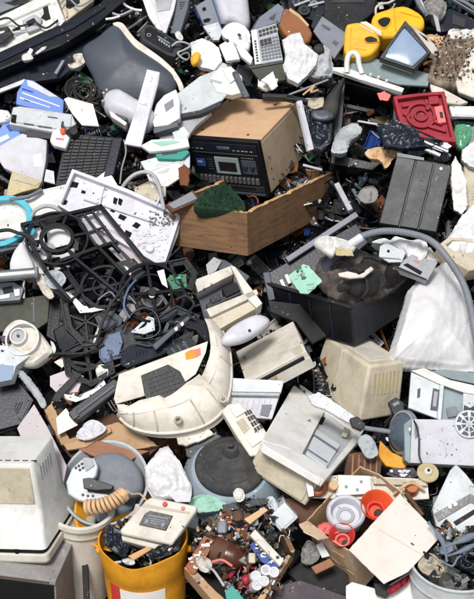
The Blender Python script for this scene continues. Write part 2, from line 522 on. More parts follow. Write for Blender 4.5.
b = B().box(-150, 150, -60, 240, -.2, 0)
tag(b.build('ground', 'concrete'), None, None, None, 'structure')
b = B()
NX, NS = 90, 60
vs = []
for j in range(NS + 1):
    for i in range(NX + 1):
        x = -6 + 12 * i / NX; s = -2.4 + 5.6 * j / NS
        inside = abs(x) < 1.3 and -1.8 < s < 1.9
        l = -.20 + noise.fractal(Vector((x * 2.2, s * 2.2, 3)), .8, 2, 4) * .09
        p = heap_point(x, s, l)
        if s > 2.1: p.z -= (s - 2.1) ** 2 * .7 + 0
        edge = max(0, abs(x) - 3.5)
        p.z -= edge * edge * .35
        p.z = max(p.z, -.05)
        vs.append(p)
b.add(vs, [(j * (NX + 1) + i, j * (NX + 1) + i + 1, (j + 1) * (NX + 1) + i + 1, (j + 1) * (NX + 1) + i) for j in range(NS) for i in range(NX)])
tag(b.build('heap_ground', 'dirtshade', smooth=True), None, None, None, 'structure')  # dark sheet under the scrap, coloured so the gaps turn black

# loose rubble of broken plastic, metal and wire that fills the gaps and carries the heap on beyond the frame
RUB = ['deepblack', 'black', 'blueblack', 'charcoal', 'slate', 'grey', 'white', 'cream', 'lavender', 'darkmetal', 'metal', 'brown', 'pcb', 'bluedeep', 'copper', 'yellow', 'red']
WT_IN = [16, 20, 20, 11, 6, 4.5, 4, 3, 2.6, 5, 3, 2, .5, 1.2, .8, .15, .15]  # mostly dark mix: the shade of the crevices is put into the colours
WT_OUT = [6, 12, 11, 9, 7, 8, 14, 10, 8, 5, 4, 5, 2, 2.5, 1, 1, 1]
def rubble(b, count, inside, rng):
    for _ in range(count):
        if inside:
            x, s = rng.uniform(-1.3, 1.3), rng.uniform(-1.75, 1.95)
            l = rng.uniform(-.22, -.035); sz = .010 + .058 * rng.random() ** 1.6; w = WT_IN
        else:
            x, s = rng.uniform(-4.6, 4.6), rng.uniform(-2.3, 3.0)
            if abs(x) < 1.35 and -1.7 < s < 1.75: continue
            l = rng.uniform(-.16, .14); sz = rng.uniform(.03, .20); w = WT_OUT
        o = heap_point(x, s, l)
        if s > 2.1: o.z -= (s - 2.1) ** 2 * .7
        e = max(0, abs(x) - 3.5); o.z -= e * e * .35
        z = HEAP_N + Vector((rng.uniform(-1, 1), rng.uniform(-1, 1), rng.uniform(-1, 1))) * .9
        M = frame(o, Vector((rng.uniform(-1, 1), rng.uniform(-1, 1), rng.uniform(-1, 1))), z)
        b.X = M
        b.m = rng.choices(range(len(RUB)), w)[0]
        t = rng.random()
        if t < .14:      # torn shard
            k = rng.randint(4, 6); a0 = rng.random() * 6
            b.prism([(sz * rng.uniform(.4, 1.1) * math.cos(a0 + 6.283 * i / k), sz * rng.uniform(.3, .9) * math.sin(a0 + 6.283 * i / k)) for i in range(k)], -rng.uniform(.001, .004), .001)
        elif t < .32:    # casing with a hollow
            a, c, h, q = sz, sz * rng.uniform(.4, .9), sz * rng.uniform(.15, .4), sz * .1
            b.box(-a, a, -c, c, -h, -h + q); b.box(-a, -a + q, -c, c, -h, 0); b.box(a - q, a, -c, c, -h, 0); b.box(-a + q, a - q, -c, -c + q, -h, 0); b.box(-a + q, a - q, c - q, c, -h, 0)
            if rng.random() < .5: b.box(-a * .5, a * .3, -c * .4, c * .3, -h + q, -h * .3)
            for i in (-.6, .1, .65): b.cyl((a * i, c * .5, -h + q), (a * i, c * .5, -h * .1), q * .8, None, 6)
            b.box(-a * .9, a * .9, -q * .2, q * .2, -h + q, -h * .4)
        elif t < .42:    # board with chips
            b.m = rng.choice((12, 1, 0, 11, 3)); b.box(-sz, sz, -sz * .7, sz * .7, -.002, 0)
            for i in range(9):
                x, y, k = rng.uniform(-.8, .8) * sz, rng.uniform(-.55, .55) * sz, sz * rng.uniform(.06, .2)
                b.m = rng.choice((1, 1, 10, 7, 3, 14)); b.box(x - k, x + k, y - k * .5, y + k * .5, 0, k * rng.uniform(.3, 1.2))
        elif t < .49:    # grille
            b.box(-sz, sz, -sz * .6, -sz * .5, -.003, .003); b.box(-sz, sz, sz * .5, sz * .6, -.003, .003)
            for i in range(8): b.box(-sz + i * sz * .27, -sz + i * sz * .27 + sz * .09, -sz * .5, sz * .5, -.002, .002)
        elif t < .53:    # cooling fins
            b.box(-sz * .6, sz * .6, -sz * .5, sz * .5, -.004, 0)
            for i in range(7): b.box(-sz * .58 + i * sz * .19, -sz * .53 + i * sz * .19, -sz * .5, sz * .5, 0, sz * .4)
        elif t < .56:    # gear
            k = 14; b.prism([(sz * .4 * (1 if i % 2 else .84) * math.cos(3.1416 * i / k), sz * .4 * (1 if i % 2 else .84) * math.sin(3.1416 * i / k)) for i in range(2 * k)], -.003, .004); b.cyl((0, 0, -.006), (0, 0, .012), sz * .12, None, 8)
        elif t < .60:    # bracket
            b.box(-sz, sz, -sz * .25, sz * .25, -.0015, 0); b.box(-sz, -sz + .003, -sz * .25, sz * .25, 0, sz * .5); b.box(sz * .4, sz * .43, -sz * .25, sz * .1, 0, sz * .3)
        elif t < .68:    # strip
            b.box(-sz * 1.4, sz * 1.4, -sz * .12, sz * .12, -.003, .003)
        elif t < .86:    # wire
            pts = [Vector((0, 0, 0))]; d = Vector((rng.uniform(-1, 1), rng.uniform(-1, 1), rng.uniform(-.3, .5))).normalized()
            for i in range(4):
                d = (d + Vector((rng.uniform(-1, 1), rng.uniform(-1, 1), rng.uniform(-.6, .5))) * .8).normalized()
                pts.append(pts[-1] + d * sz * .9)
            b.tube(pts, rng.uniform(.0015, .004), 5, 4)
        elif t < .93:    # ring
            b.ring((0, 0, 0), sz * .5, rng.uniform(.002, .006), 5, 14)
        else:            # small drum
            b.cyl((0, 0, 0), (0, sz * .3, sz * .7), sz * .3, sz * .3, 10)
rng = random.Random(11)
b = B(); rubble(b, 12500, True, rng); b.X = Matrix()
tag(b.build('scrap_rubble', RUB), None, None, None, 'stuff')
b = B(); rubble(b, 6500, False, rng); b.X = Matrix()
tag(b.build('outer_scrap_rubble', RUB), None, None, None, 'stuff')

# ================================================================== shared builders for recurring kinds
def vents(b, F, p, q, r, n, w, z0, z1):
    """n bars from edge p-q swept towards r (pixels)"""
    for i in range(n):
        t = (i + .5) / n
        a = (p[0] + (r[0] - p[0]) * t, p[1] + (r[1] - p[1]) * t)
        c = (q[0] + (r[0] - p[0]) * t, q[1] + (r[1] - p[1]) * t)
        b.bar(uv(F, *a), uv(F, *c), w, z0, z1)

def quad_pt(q, u, v):
    a = Vector(q[0]).lerp(Vector(q[1]), u); c = Vector(q[3]).lerp(Vector(q[2]), u)
    return a.lerp(c, v)

def quad_sub(q, u0, u1, v0, v1):
    return [tuple(quad_pt(q, u, v)) for u, v in ((u0, v0), (u1, v0), (u1, v1), (u0, v1))]

def grid_keys(name, root, F, q, nu, nv, m, z0, z1, fu=.72, fv=.7, X=None, skip=()):
    b = B(X if X is not None else Rinv(root) @ F)
    for i in range(nu):
        for j in range(nv):
            if (i, j) in skip: continue
            b.prism(outline(F, quad_sub(q, (i + .5 - fu / 2) / nu, (i + .5 + fu / 2) / nu, (j + .5 - fv / 2) / nv, (j + .5 + fv / 2) / nv)), z0, z1)
    return b.build(name, m, root, .0006)

def screws(name, root, F, pts, r, m, h=.003):
    for p in pts:
        q = uv(F, *p)
        B(Rinv(root) @ F).cyl((q.x, q.y, -.001), (q.x, q.y, h), r, r * .8, 10).build(name, m, root, smooth=True)

# ================================================================== the middle: boxed television in its wooden tray
def television():
    M, W, D, H = box3((258, 142), (188, 137), (297, 101), (269, 196), .27)
    r = thing('television', 'tan topped television with a black control front standing in the wooden tray', 'television', M)
    t = .014
    b = B().box(-W / 2, W / 2, -D / 2 + .02, D / 2, H - t, H)
    b.build('top_board', 'chipboard', r, .003)
    b = B().box(-W / 2, W / 2, -D / 2 + .02, D / 2 - .004, .0, H - t - .001)
    b.build('cabinet', 'tanboard', r, .005)
    b = B().box(-W / 2 - .004, W / 2 + .004, -D / 2 - .01, -D / 2 + .019, -.004, H + .003)
    fr = b.build('front_frame', 'black', r, .003)
    F = face_front(M, W, D, H)
    Fm = M.inverted() @ F
    def fb(name, m, u0, u1, v0, v1, z0, z1, parent=r, bev=.001):
        return B(Fm).box(-W / 2 + u0 * W, -W / 2 + u1 * W, H / 2 - v1 * H, H / 2 - v0 * H, z0, z1).build(name, m, parent, bev)
    fb('head_panel', 'blueblack', .02, .98, .05, .20, .008, .016)
    fb('trim_strip', 'darkmetal', .02, .98, .22, .245, .008, .018)
    fb('badge', 'metal', .42, .60, .10, .15, .014, .0175)
    fb('middle_panel', 'black', .02, .98, .27, .62, .008, .014)
    fb('sticker', 'bluedeep', .07, .20, .36, .50, .0135, .0155)
    fb('sticker_mark', 'lightgrey', .09, .16, .40, .43, .015, .0162)
    fb('cassette_surround', 'greygreen', .35, .69, .30, .60, .012, .019)
    fb('cassette_window', 'deepblack', .40, .65, .38, .55, .018, .0205)
    fb('dial_plate', 'slate', .73, .93, .33, .58, .012, .017)
    kb = B(Fm)
    for i in range(14):
        u = .08 + i * .062
        kb.box(-W / 2 + u * W, -W / 2 + (u + .04) * W, H / 2 - .77 * H, H / 2 - .66 * H, .008, .02)
    kb.build('push_buttons', 'metal', r, .001)
    for i, u in enumerate((.05, .11, .17, .64, .70, .76, .82, .88)):
        fb('legend_mark', 'lightgrey', u, u + .03 + .008 * (i % 3), .155, .17, .015, .0165)
    for i in range(6): fb('legend_mark', 'lightgrey', .74 + i * .03, .755 + i * .03, .285, .30, .013, .0145)
    for u, v in ((.78, .44), (.88, .44)):
        x, z = -W / 2 + u * W, H / 2 - v * H
        B(Fm).cyl((x, z, .016), (x, z, .027), .012, .010, 18).build('dial', 'charcoal', r, .001)
    fb('vent_strip', 'deepblack', .23, .32, .33, .58, .013, .0145)
    for i in range(5): fb('vent_rib', 'charcoal', .235, .315, .35 + i * .045, .37 + i * .045, .014, .0175)
    fb('lower_panel', 'charcoal', .02, .98, .81, .92, .008, .016)
    fb('lower_slot', 'deepblack', .34, .86, .83, .87, .015, .0175)
    fb('bottom_strip', 'slate', .02, .98, .94, .98, .008, .017)
    Ft = face_top(M, W, D, H)
    screws('screw', r, Ft, [(230, 101), (275, 105), (203, 130), (248, 135)], .008, 'rust')
    for v in (-.3, -.1, .1): B(M.inverted() @ face_right(M, W, D, H)).cyl((-.34 * D, v * H, 0), (-.34 * D, v * H, .003), .005, .004, 8).build('side_screw', 'darkmetal', r)
    return r
television()

def wooden_tray():
    M, W, D, H = box3((247, 213), (168, 203), (333, 172), (248, 256), .43)
    r = thing('wooden_tray', 'open wooden tray with ragged pale rim holding the tan topped television', 'tray', M)
    t = .018
    def wall(nm, length, Mw):
        n = 46; lo, hi = [], []
        b = B(Mw)
        tops = [H + noise.noise(Vector((i * .37 + length, 2, 5))) * .0025 + noise.noise(Vector((i * 1.3, length, 9))) * .0025 - max(0, noise.noise(Vector((i * .5, length, 4))) - .25) * .02 for i in range(n + 1)]
        for i in range(n):
            x0, x1 = length * i / n, length * (i + 1) / n
            b.add([(x0, 0, 0), (x1, 0, 0), (x1, t, 0), (x0, t, 0), (x0, 0, tops[i]), (x1, 0, tops[i + 1]), (x1, t, tops[i + 1] + .001), (x0, t, tops[i] + .001)],
                  [(0, 1, 5, 4), (2, 3, 7, 6), (3, 2, 1, 0)] + ([(0, 4, 7, 3)] if i == 0 else []) + ([(1, 2, 6, 5)] if i == n - 1 else []))
            b.m = 1
            b.add([(x0, -.001, tops[i]), (x1, -.001, tops[i + 1]), (x1, t, tops[i + 1] + .0015), (x0, t, tops[i] + .0015)], [(0, 1, 2, 3)])
            b.m = 0
        b.build(nm, ['wood', 'rawedge'], r)
    T_ = Matrix.Translation
    R_ = lambda a: Matrix.Rotation(a, 4, 'Z')
    wall('front_wall', W, T_((-W / 2, -D / 2, 0)))
    wall('side_wall', D - t, T_((W / 2, -D / 2 + t, 0)) @ R_(math.pi / 2))
    wall('side_wall', D - t, T_((-W / 2 + t, -D / 2 + t, 0)) @ R_(math.pi / 2))
    wall('back_wall', W - 2 * t - .002, T_((-W / 2 + t + .001, D / 2 - t, 0)))
    B().box(-W / 2 + t, W / 2 - t, -D / 2 + t, D / 2 - t, .002, .014).build('floor_board', 'darkwood', r)
    for x in (-W / 2 + .06, W / 2 - .08):
        for z in (.03, H - .05): B().cyl((x, -D / 2 - .002, z), (x, -D / 2 + .004, z), .004, .004, 8).build('nail', 'rust', r)
wooden_tray()

lump('scrubbing_wool', 'heap of dark green steel wool in the wooden tray below the television', 'steel wool',
     [(194, 206), (202, 193), (214, 186), (226, 185), (236, 193), (245, 205), (242, 211), (215, 210)], 'scrub', .40, (0, .5), .03, .08, .018, 70, crease=.01, sm=12, rings=34)
slab('plank', 'grey weathered board end at the left corner of the wooden tray', 'plank', [(165, 205), (193, 190), (200, 200), (172, 212)], 'darkwood', .33, (-.1, .6), .02, parts=[('board_face', 'grey', [(168, 205), (192, 192), (197, 199), (174, 209)], -.001, .003)])
rod('wire_rod', 'thin pale bent rod behind the right end of the wooden tray', 'rod', (303, 165, .34), (322, 170, .34), .006, 'lightgrey')
slab('casing_strip', 'long lavender strip leaning against the right side of the television', 'strip', [(297, 101), (302, 100), (314, 149), (308, 151)], 'lavender', .26, (.3, .2), .02)

def metal_rack():
    M = plane(320, 235, .10, (0, .3))
    r = thing('metal_rack', 'grey metal frame with bent corner beside the right end of the wooden tray', 'frame', M)
    X = Rinv(r) @ M
    B(X).bar(uv(M, 287, 260), uv(M, 357, 214), .026, -.02, .004).build('long_rail', 'grey', r, .003)
    B(X).bar(uv(M, 336, 185), uv(M, 350, 212), .024, .006, .026).build('upright_rail', 'lightgrey', r, .003)
    B(X).prism(outline(M, [(268, 270), (357, 220), (370, 240), (300, 300), (262, 290)]), -.2, -.03).build('black_base', 'blueblack', r, .006)
    B(X).bar(uv(M, 266, 272), uv(M, 272, 300), .03, -.02, .0).build('end_rail', 'slate', r, .003)
    for q in ((281, 279), (286, 274)):
        B(X).bar(uv(M, q[0], q[1]), uv(M, q[0] + 4, q[1] + 9), .016, -.028, -.004).build('white_slot', 'white', r, .002)
metal_rack()

# ================================================================== black bin with a broken tube, right of the middle
def black_bin():
    M, W, D, H = box3((350, 308), (262, 283), (415, 268), (354, 346), .30)
    D = max(D, .32)
    r = thing('black_bin', 'open black plastic bin holding a dusty broken picture tube', 'bin', M)
    t = .010
    B().box(-W / 2, W / 2, -D / 2, -D / 2 + t, 0, H).build('front_wall', 'black', r, .003)
    B().box(W / 2 - t, W / 2, -D / 2 + t + .001, D / 2, 0, H).build('side_wall', 'charcoal', r, .003)
    B().box(-W / 2, -W / 2 + t, -D / 2 + t + .001, D / 2, 0, H).build('side_wall', 'black', r, .003)
    B().box(-W / 2 + t + .001, W / 2 - t - .001, D / 2 - t, D / 2, 0, H).build('back_wall', 'black', r, .003)
    B().box(-W / 2 + t, W / 2 - t, -D / 2 + t, D / 2 - t, .001, .01).build('floor', 'deepblack', r)
    b = B()
    for i in range(4): b.box(-W / 2 + .04 + i * W / 4.4, -W / 2 + .052 + i * W / 4.4, -D / 2 - .004, -D / 2 + .001, .01, H - .01)
    b.build('ribs', 'blueblack', r, .002)
    B().box(-W / 2 - .006, W / 2 + .006, -D / 2 - .006, -D / 2 + .013, H + .001, H + .009).build('rim', 'charcoal', r, .002)
black_bin()
def picture_tube():
    M = plane(362, 278, .25, (.1, .45))
    r = thing('picture_tube', 'dusty grey broken picture tube lying in the open black bin', 'picture tube', M)
    lump('glass_cone', '', '', [(318, 262), (332, 250), (352, 248), (372, 254), (392, 260), (410, 262), (413, 270), (398, 286), (376, 300), (352, 304), (332, 296), (318, 280)], 'dustglass', 0, bulge=.09, th=.06, ns=.02, nscale=9, parent=r, M0=M, sm=5, power=.8, crease=.012, rings=18, torn=.006)
    X = frame(M.translation + V(-.03, -.02, .10), V(0, 1, 0), V(-.75, -.25, .6))
    B(Rinv(r) @ X).lathe([(.0, -.06), (.075, -.06), (.07, -.02), (.055, .0), (.05, .03), (.03, .045), (.018, .05), (.018, .10), (.0, .10)], 32).build('deflection_coil', 'rubber', r, smooth=True, angle=40)
    B(Rinv(r) @ X).ring((0, 0, .0), .058, .008, 8, 30).build('copper_winding', 'darkmetal', r, smooth=True)
    lump('rusty_band', '', '', [(380, 266), (396, 262), (412, 266), (404, 280), (388, 290), (378, 282)], 'dirtshade', 0, bulge=.09, th=.02, ns=.03, nscale=16, parent=r, M0=M, sm=5, crease=.02, rings=14, torn=.006)
    lump('broken_shard', '', '', [(322, 262), (336, 256), (342, 266), (334, 276), (322, 274)], 'slate', 0, bulge=.11, th=.02, ns=.02, nscale=18, parent=r, M0=M, sm=3, crease=.015, torn=.006)
    r_ = B(Rinv(r)).tube([P(330, 268, .34), P(342, 262, .38), (P(356, 268, .37)), P(366, 258, .38), P(380, 262, .36)], .004, 6, 6).build('lead', 'black', r, smooth=True)
picture_tube()
def circuit_board(name, label, pts, m, l, n, seed, cmats=('charcoal', 'metal', 'black', 'cream'), count=26, torn=.004):
    cx = sum(p[0] for p in pts) / len(pts); cy = sum(p[1] for p in pts) / len(pts)
    M = plane(cx, cy, l, n); r = thing(name, label, 'circuit board', M)
    o = outline(M, pts); b = B().prism(rough_poly(o, torn, .012, seed), -.004, 0); b.build('board', m, r)
    rg = random.Random(seed); xs = [p[0] for p in o]; ys = [p[1] for p in o]
    def inp(x, y):
        c = False
        for (x0, y0), (x1, y1) in zip(o, o[1:] + o[:1]):
            if (y0 > y) != (y1 > y) and x < (x1 - x0) * (y - y0) / (y1 - y0) + x0: c = not c
        return c
    for cm in cmats:
        k = 0
        for _ in range(400):
            x, y = rg.uniform(min(xs), max(xs)), rg.uniform(min(ys), max(ys))
            if not (inp(x - .01, y - .01) and inp(x + .01, y + .01)): continue
            k += 1
            if k > count // len(cmats): break
            s = rg.uniform(.004, .010); b = B()
            if rg.random() < .35: b.cyl((x, y, -.001), (x, y, rg.uniform(.005, .016)), s * .6, s * .6, 10)
            else: b.box(x - s, x + s, y - s * rg.uniform(.3, .9), y + s * .5, -.001, rg.uniform(.003, .009))
            b.build({'charcoal': 'chip', 'metal': 'solder_pad', 'black': 'socket', 'cream': 'connector', 'copper': 'coil', 'steelblue': 'capacitor', 'white': 'plug', 'red': 'resistor'}.get(cm, 'component'), cm, r, .0005)
    return r
circuit_board('circuit_board', 'pale mint circuit board standing in the left end of the black bin', [(288, 276), (303, 264), (309, 266), (322, 281), (308, 294), (300, 293)], 'mint', .40, (-.25, .45), 3, ('mint', 'pcb', 'lightgrey'), 18)
lump('torn_casing', 'torn white plastic casing with cream inside at the end of the corrugated hose', 'casing', [(314, 243), (322, 236), (340, 238), (355, 244), (352, 252), (338, 252), (332, 256), (322, 250)], 'white', .44, (.1, .5), .03, .02, .012, 16, crease=.01)
slab('plastic_shard', 'yellowed shard under the torn white casing in the black bin', 'shard', [(335, 247), (352, 250), (354, 256), (336, 255)], 'yellowed', .455, (.1, .4), .006, torn=.004)
slab('tube_clamp', 'cream curved clamp with dark slot lying on the broken picture tube', 'clamp', [(338, 273), (348, 271), (360, 274), (371, 266), (374, 269), (364, 277), (350, 278), (340, 276)], 'cream', .455, (.1, .5), .012, .003, parts=[('slot', 'hole', [(357, 273), (364, 270), (365, 272), (358, 275)], -.001, .002)])

def hose():
    pts = [(346, 247, .42), (356, 240, .44), (368, 234, .45), (384, 231, .45), (402, 232, .44), (420, 236, .43), (434, 243, .42), (446, 256, .41), (457, 272, .40), (465, 288, .39), (470, 305, .38), (474, 326, .36), (478, 350, .3)]
    W = catmull([P(*p) for p in pts], 10)
    o = W[0]
    n = len(W) - 1
    b = B(Matrix.Translation(-o))
    dense = catmull(W, 3)
    b.tube(dense, lambda t: .0142 + .0009 * math.sin(t * 560), 14, 1, smooth=False)
    r = thing('vacuum_hose', 'ribbed grey vacuum hose arching over the black bin to the right edge', 'hose', Matrix.Translation(o))
    b.build('hose', 'grey', r, smooth=True, angle=80)
    B(Matrix.Translation(-o)).tube([P(344, 249, .42), P(362, 237, .445)], .019, 14, 1, smooth=False).build('cuff', 'lavender', r, .003)
hose()

# ================================================================== big white sack on the right
def crumple(name, label, pts, m, l, n, bulge, th, ns, crease, nscale=6, cat='bag', rings=18, sm=0, power=.5, flat=.1, facets=15):
    return lump(name, label, cat, pts, m, l, n, bulge, th, ns, nscale, crease * .48, sm, power, flat, rings=rings + 14, torn=.0045, facets=facets)
crumple('sack', 'big crumpled white woven sack above the drawer unit on the right', [(438, 266), (446, 262), (455, 275), (465, 285), (470, 310), (478, 345), (482, 372), (455, 371), (425, 369), (400, 367), (388, 364), (390, 352), (398, 325), (404, 305), (408, 290), (420, 278)], 'bag', .20, (.05, .35), .15, .10, .008, .03, 5, facets=16)
crumple('plastic_bag', 'pale plastic bag between the ribbed cabinet and the right edge', [(452, 232), (462, 215), (474, 205), (486, 212), (486, 262), (476, 272), (462, 266), (446, 262), (440, 248)], 'bag', .20, (.1, .4), .06, .08, .02, .03, 7)
crumple('plastic_bag', 'narrow white bag upright against the right side of the ribbed cabinet', [(455, 156), (460, 164), (466, 180), (468, 205), (462, 214), (454, 210), (451, 185), (450, 168)], 'white', .20, (-.1, .2), .04, .05, .01, .02, 8)
crumple('plastic_bag', 'white lump of bag above the beige tub at the right edge', [(462, 150), (474, 140), (486, 145), (486, 170), (470, 166), (462, 160)], 'foam', .22, (0, .3), .05, .05, .01, .02, 8)
slab('plastic_sheet', 'beige casing edge showing behind the narrow white bag at the right', 'panel', [(464, 164), (486, 166), (486, 208), (466, 212)], 'beige', .13, (.1, .2), .03)
def beige_tub():
    M = plane(462, 252, .23, (.2, .55)); r = thing('plastic_tub', 'shallow beige tub with dark slot left of the hose at the right edge', 'tub', M)
    o = outline(M, [(438, 246), (448, 238), (470, 240), (488, 244), (488, 268), (468, 272), (452, 262)]); i = outline(M, [(445, 246), (452, 241), (469, 243), (484, 247), (484, 255), (467, 254), (453, 252)])
    B().ringpoly(o, i, -.05, .01).build('rim', 'beige', r, .004)
    B().prism(o, -.07, -.052).build('base', 'yellowed', r)
beige_tub()

# ribbed cabinet
def ribbed_cabinet():
    M = plane(417, 192, .20, (-.12, .16)); r = thing('ribbed_cabinet', 'dark slate cabinet with vertical grooves on its flat face', 'cabinet', M)
    o = [(397, 155), (452, 165), (436, 233), (379, 224)]
    B().prism(outline(M, o), -.20, -.004).build('body', 'charcoal', r, .004)
    for u0, u1 in ((.0, .34), (.365, .67), (.695, 1)):
        B().prism(outline(M, quad_sub(o, u0, u1, .02, .99)), -.006, .004).build('face_panel', 'charcoal', r, .003)
    B().prism(outline(M, [(397, 153), (424, 158), (424, 161), (397, 157)]), -.01, .008).build('top_strip', 'grey', r, .001)
    q = uv(M, 441, 169); B().cyl((q.x, q.y, 0), (q.x, q.y, .008), .006, .006, 12).build('screw', 'metal', r)
    b = B(); b.tube([(*uv(M, 421, 190), .005), (*uv(M, 428, 192), .005), (*uv(M, 428, 198), .005)], .0012, 5, 6); b.build('scratch', 'slate', r)
ribbed_cabinet()
slab('picture_plate', 'light blue plate with a single hole lying under the hose arch', 'plate', [(380, 246), (386, 242), (406, 252), (402, 262), (389, 262), (379, 256)], 'bluewhite', .36, (.1, .5), .01, .002, parts=[('hole', 'hole', [(387, 250), (389.5, 250), (389.5, 252.5), (387, 252.5)], -.001, .002), ('seam', 'slatelight', [(381, 257), (401, 259), (401, 260), (381, 258.5)], -.001, .0015)])
lump('foam_packing', 'torn white foam packing under the arch of the hose', 'foam', [(372, 242), (382, 238), (390, 240), (396, 236), (410, 240), (424, 240), (428, 248), (424, 258), (412, 262), (404, 252), (388, 244)], 'foam', .33, (0, .5), .03, .05, .015, 14, crease=.015)
slab('cassette_deck', 'grey cassette deck front with black slot left of the white sack', 'cassette deck', [(393, 267), (412, 254), (438, 262), (428, 280), (418, 276)], 'lightgrey', .33, (.15, .45), .04, .003,
     parts=[('slot', 'deepblack', [(403, 265), (407, 263.5), (422, 272), (420, 275)], -.001, .004), ('lower_edge', 'charcoal', [(393, 267), (395, 265.5), (426, 279), (427, 281)], -.001, .003), ('badge', 'pink', [(414, 260), (419, 262), (418, 263.5), (413.5, 261.5)], -.001, .002)])
slab('plastic_sheet', 'small cream panel wedged behind the cassette deck', 'panel', [(414, 254), (430, 247), (440, 260), (430, 263)], 'cream', .30, (.1, .4), .02)
lump('plug_housing', 'small white rounded plug housing with dark holes left of the ribbed cabinet', 'plug', [(358, 194), (364, 187), (373, 186), (378, 192), (375, 201), (366, 203), (360, 200)], 'rag', .10, (0, .3), .02, .03, .01, 20, crease=.012, torn=.006, facets=6)

# ================================================================== top left
def door_panel(name, label, pts, m, l, n, th, pockets, ridge):
    M = plane(sum(p[0] for p in pts) / len(pts), sum(p[1] for p in pts) / len(pts), l, n)
    r = thing(name, label, 'trim panel', M)
    B().prism(outline(M, pts), -th, 0).build('panel', m, r, .006)
    for pm, pp in pockets: B().prism(outline(M, pp), -.003, .003).build('recess', pm, r, .001)
    for a, w in ridge:
        B().tube([(*uv(M, *q), .004) for q in a], w, 8, 5).build('ridge', m, r, smooth=True)
    return r
door_panel('door_trim', 'white moulded trim panel with openings filling the top left corner', [(-14, 22), (14, 9), (44, -6), (54, -8), (64, 16), (65, 24), (30, 42), (-14, 62)], 'white', .10, (-.1, .5), .05,
           [('deepblack', [(12, 30), (20, 26), (21, 29), (14, 32.5)]), ('slatelight', [(27, 24), (33, 21), (34, 25), (29, 28)]), ('deepblack', [(43, 8), (48, 6), (49, 12), (51, 19), (46, 21), (41, 18), (44, 14)]), ('grey', [(14, 34), (40, 24), (42, 26), (16, 37)])],
           [([(-10, 32), (10, 21), (30, 12), (50, 3)], .012), ([(2, 38), (16, 33), (30, 31), (44, 26)], .007), ([(54, 4), (58, 12), (62, 21)], .008), ([(-10, 42), (4, 36), (10, 40)], .008)])
door_panel('door_trim', 'pale beige trim panel against the long black rail at the top', [(57, -8), (92, -10), (94, 0), (78, 12), (66, 21), (62, 8)], 'beige', .08, (.1, .5), .04, [('deepblack', [(66, -2), (79, -4), (80, 3), (70, 9), (66, 8)])], [([(62, 0), (66, 10), (67, 18)], .006)])
slab('plastic_sheet', 'grey panel edge with dark groove at the far top left', 'panel', [(-14, -4), (30, -8), (40, -3), (12, 8), (-14, 18)], 'grey', .06, (0, .5), .03, parts=[('groove', 'charcoal', [(4, 3), (24, -1), (34, 2), (14, 6)], -.001, .003)])
slab('screen_rail', 'long glossy black frame rail running up to the right across the top left', 'frame rail', [(-14, 58), (40, 33), (70, 20), (100, 3), (112, -8), (140, -10), (120, 4), (96, 24), (60, 46), (30, 57), (-14, 76)], 'black', .14, (-.05, .5), .05, .005,
     parts=[('ridge', 'blueblack', [(-14, 64), (40, 39), (72, 25), (104, 5), (106, 8), (74, 29), (42, 43), (-14, 69)], -.001, .008), ('edge', 'charcoal', [(-14, 74), (32, 55), (60, 45), (60, 46.5), (32, 57), (-14, 76)], -.002, .004)])
slab('flat_screen', 'flat dark blue screen lying below the long black rail', 'screen', [(-14, 78), (30, 60), (66, 46), (96, 26), (98, 40), (84, 60), (60, 78), (30, 82), (-14, 96)], 'blueblack', .04, (0, .45), .03, .003)
lump('plastic_scrap', 'white torn chip with two prongs on the long black rail', 'scrap', [(22, 55), (27, 52), (30, 48), (33, 50), (31, 54), (33, 58), (26, 60), (22, 59)], 'white', .16, (0, .5), .01, .01, .004, 30, crease=0.014, torn=.006)
slab('plastic_strip', 'small tapered white strip beside the pronged chip', 'strip', [(35, 53), (42, 47), (47, 46), (45, 49), (37, 54)], 'lavender', .155, (0, .5), .008)
lump('plastic_scrap', 'white and brown torn scrap left of the slate curved screen', 'scrap', [(68, 64), (76, 62), (73, 55), (82, 53), (86, 60), (80, 66), (72, 68)], 'cream', .09, (0, .5), .015, .02, .008, 25, crease=0.014, torn=.006)
slab('plastic_strip', 'thin grey strip pointing up over the flat dark screen', 'strip', [(54, 73), (62, 60), (65, 60), (57, 74)], 'grey', .08, (0, .4), .006)
slab('plastic_strip', 'slim white strip rising to the left edge above the blue case', 'strip', [(-6, 91), (24, 79), (28, 80), (26, 83), (-6, 95)], 'white', .09, (0, .4), .008)

slab('plastic_sheet', 'small grey moulded piece with dark bay lying on the white trim panel', 'moulding', [(22, 20), (34, 14), (42, 18), (40, 28), (28, 32)], 'lightgrey', .135, (0, .5), .02, .003, parts=[('bay', 'deepblack', [(26, 22), (34, 18), (37, 22), (29, 27)], -.001, .002)])
slab('plastic_sheet', 'dark broken grille lying at the left end of the white trim panel', 'grille', [(-8, 30), (8, 26), (14, 34), (4, 42), (-8, 44)], 'charcoal', .135, (0, .5), .015, .002)
slab('plastic_sheet', 'white bent flap standing at the right end of the white trim panel', 'flap', [(50, 8), (58, 4), (65, 20), (60, 26), (53, 20)], 'white', .14, (-.2, .4), .012, .002)
cable('cable', 'black lead draped across the white trim panel at the top left', [(-6, 22, .14), (8, 18, .16), (20, 26, .15), (34, 22, .16), (46, 28, .15), (58, 20, .15)], .005, 'rubber')
cable('cable', 'grey lead looping above the pale beige trim panel at the top', [(60, 4, .13), (68, -2, .15), (78, 6, .14), (88, 2, .15), (98, -6, .15)], .005, 'grey')
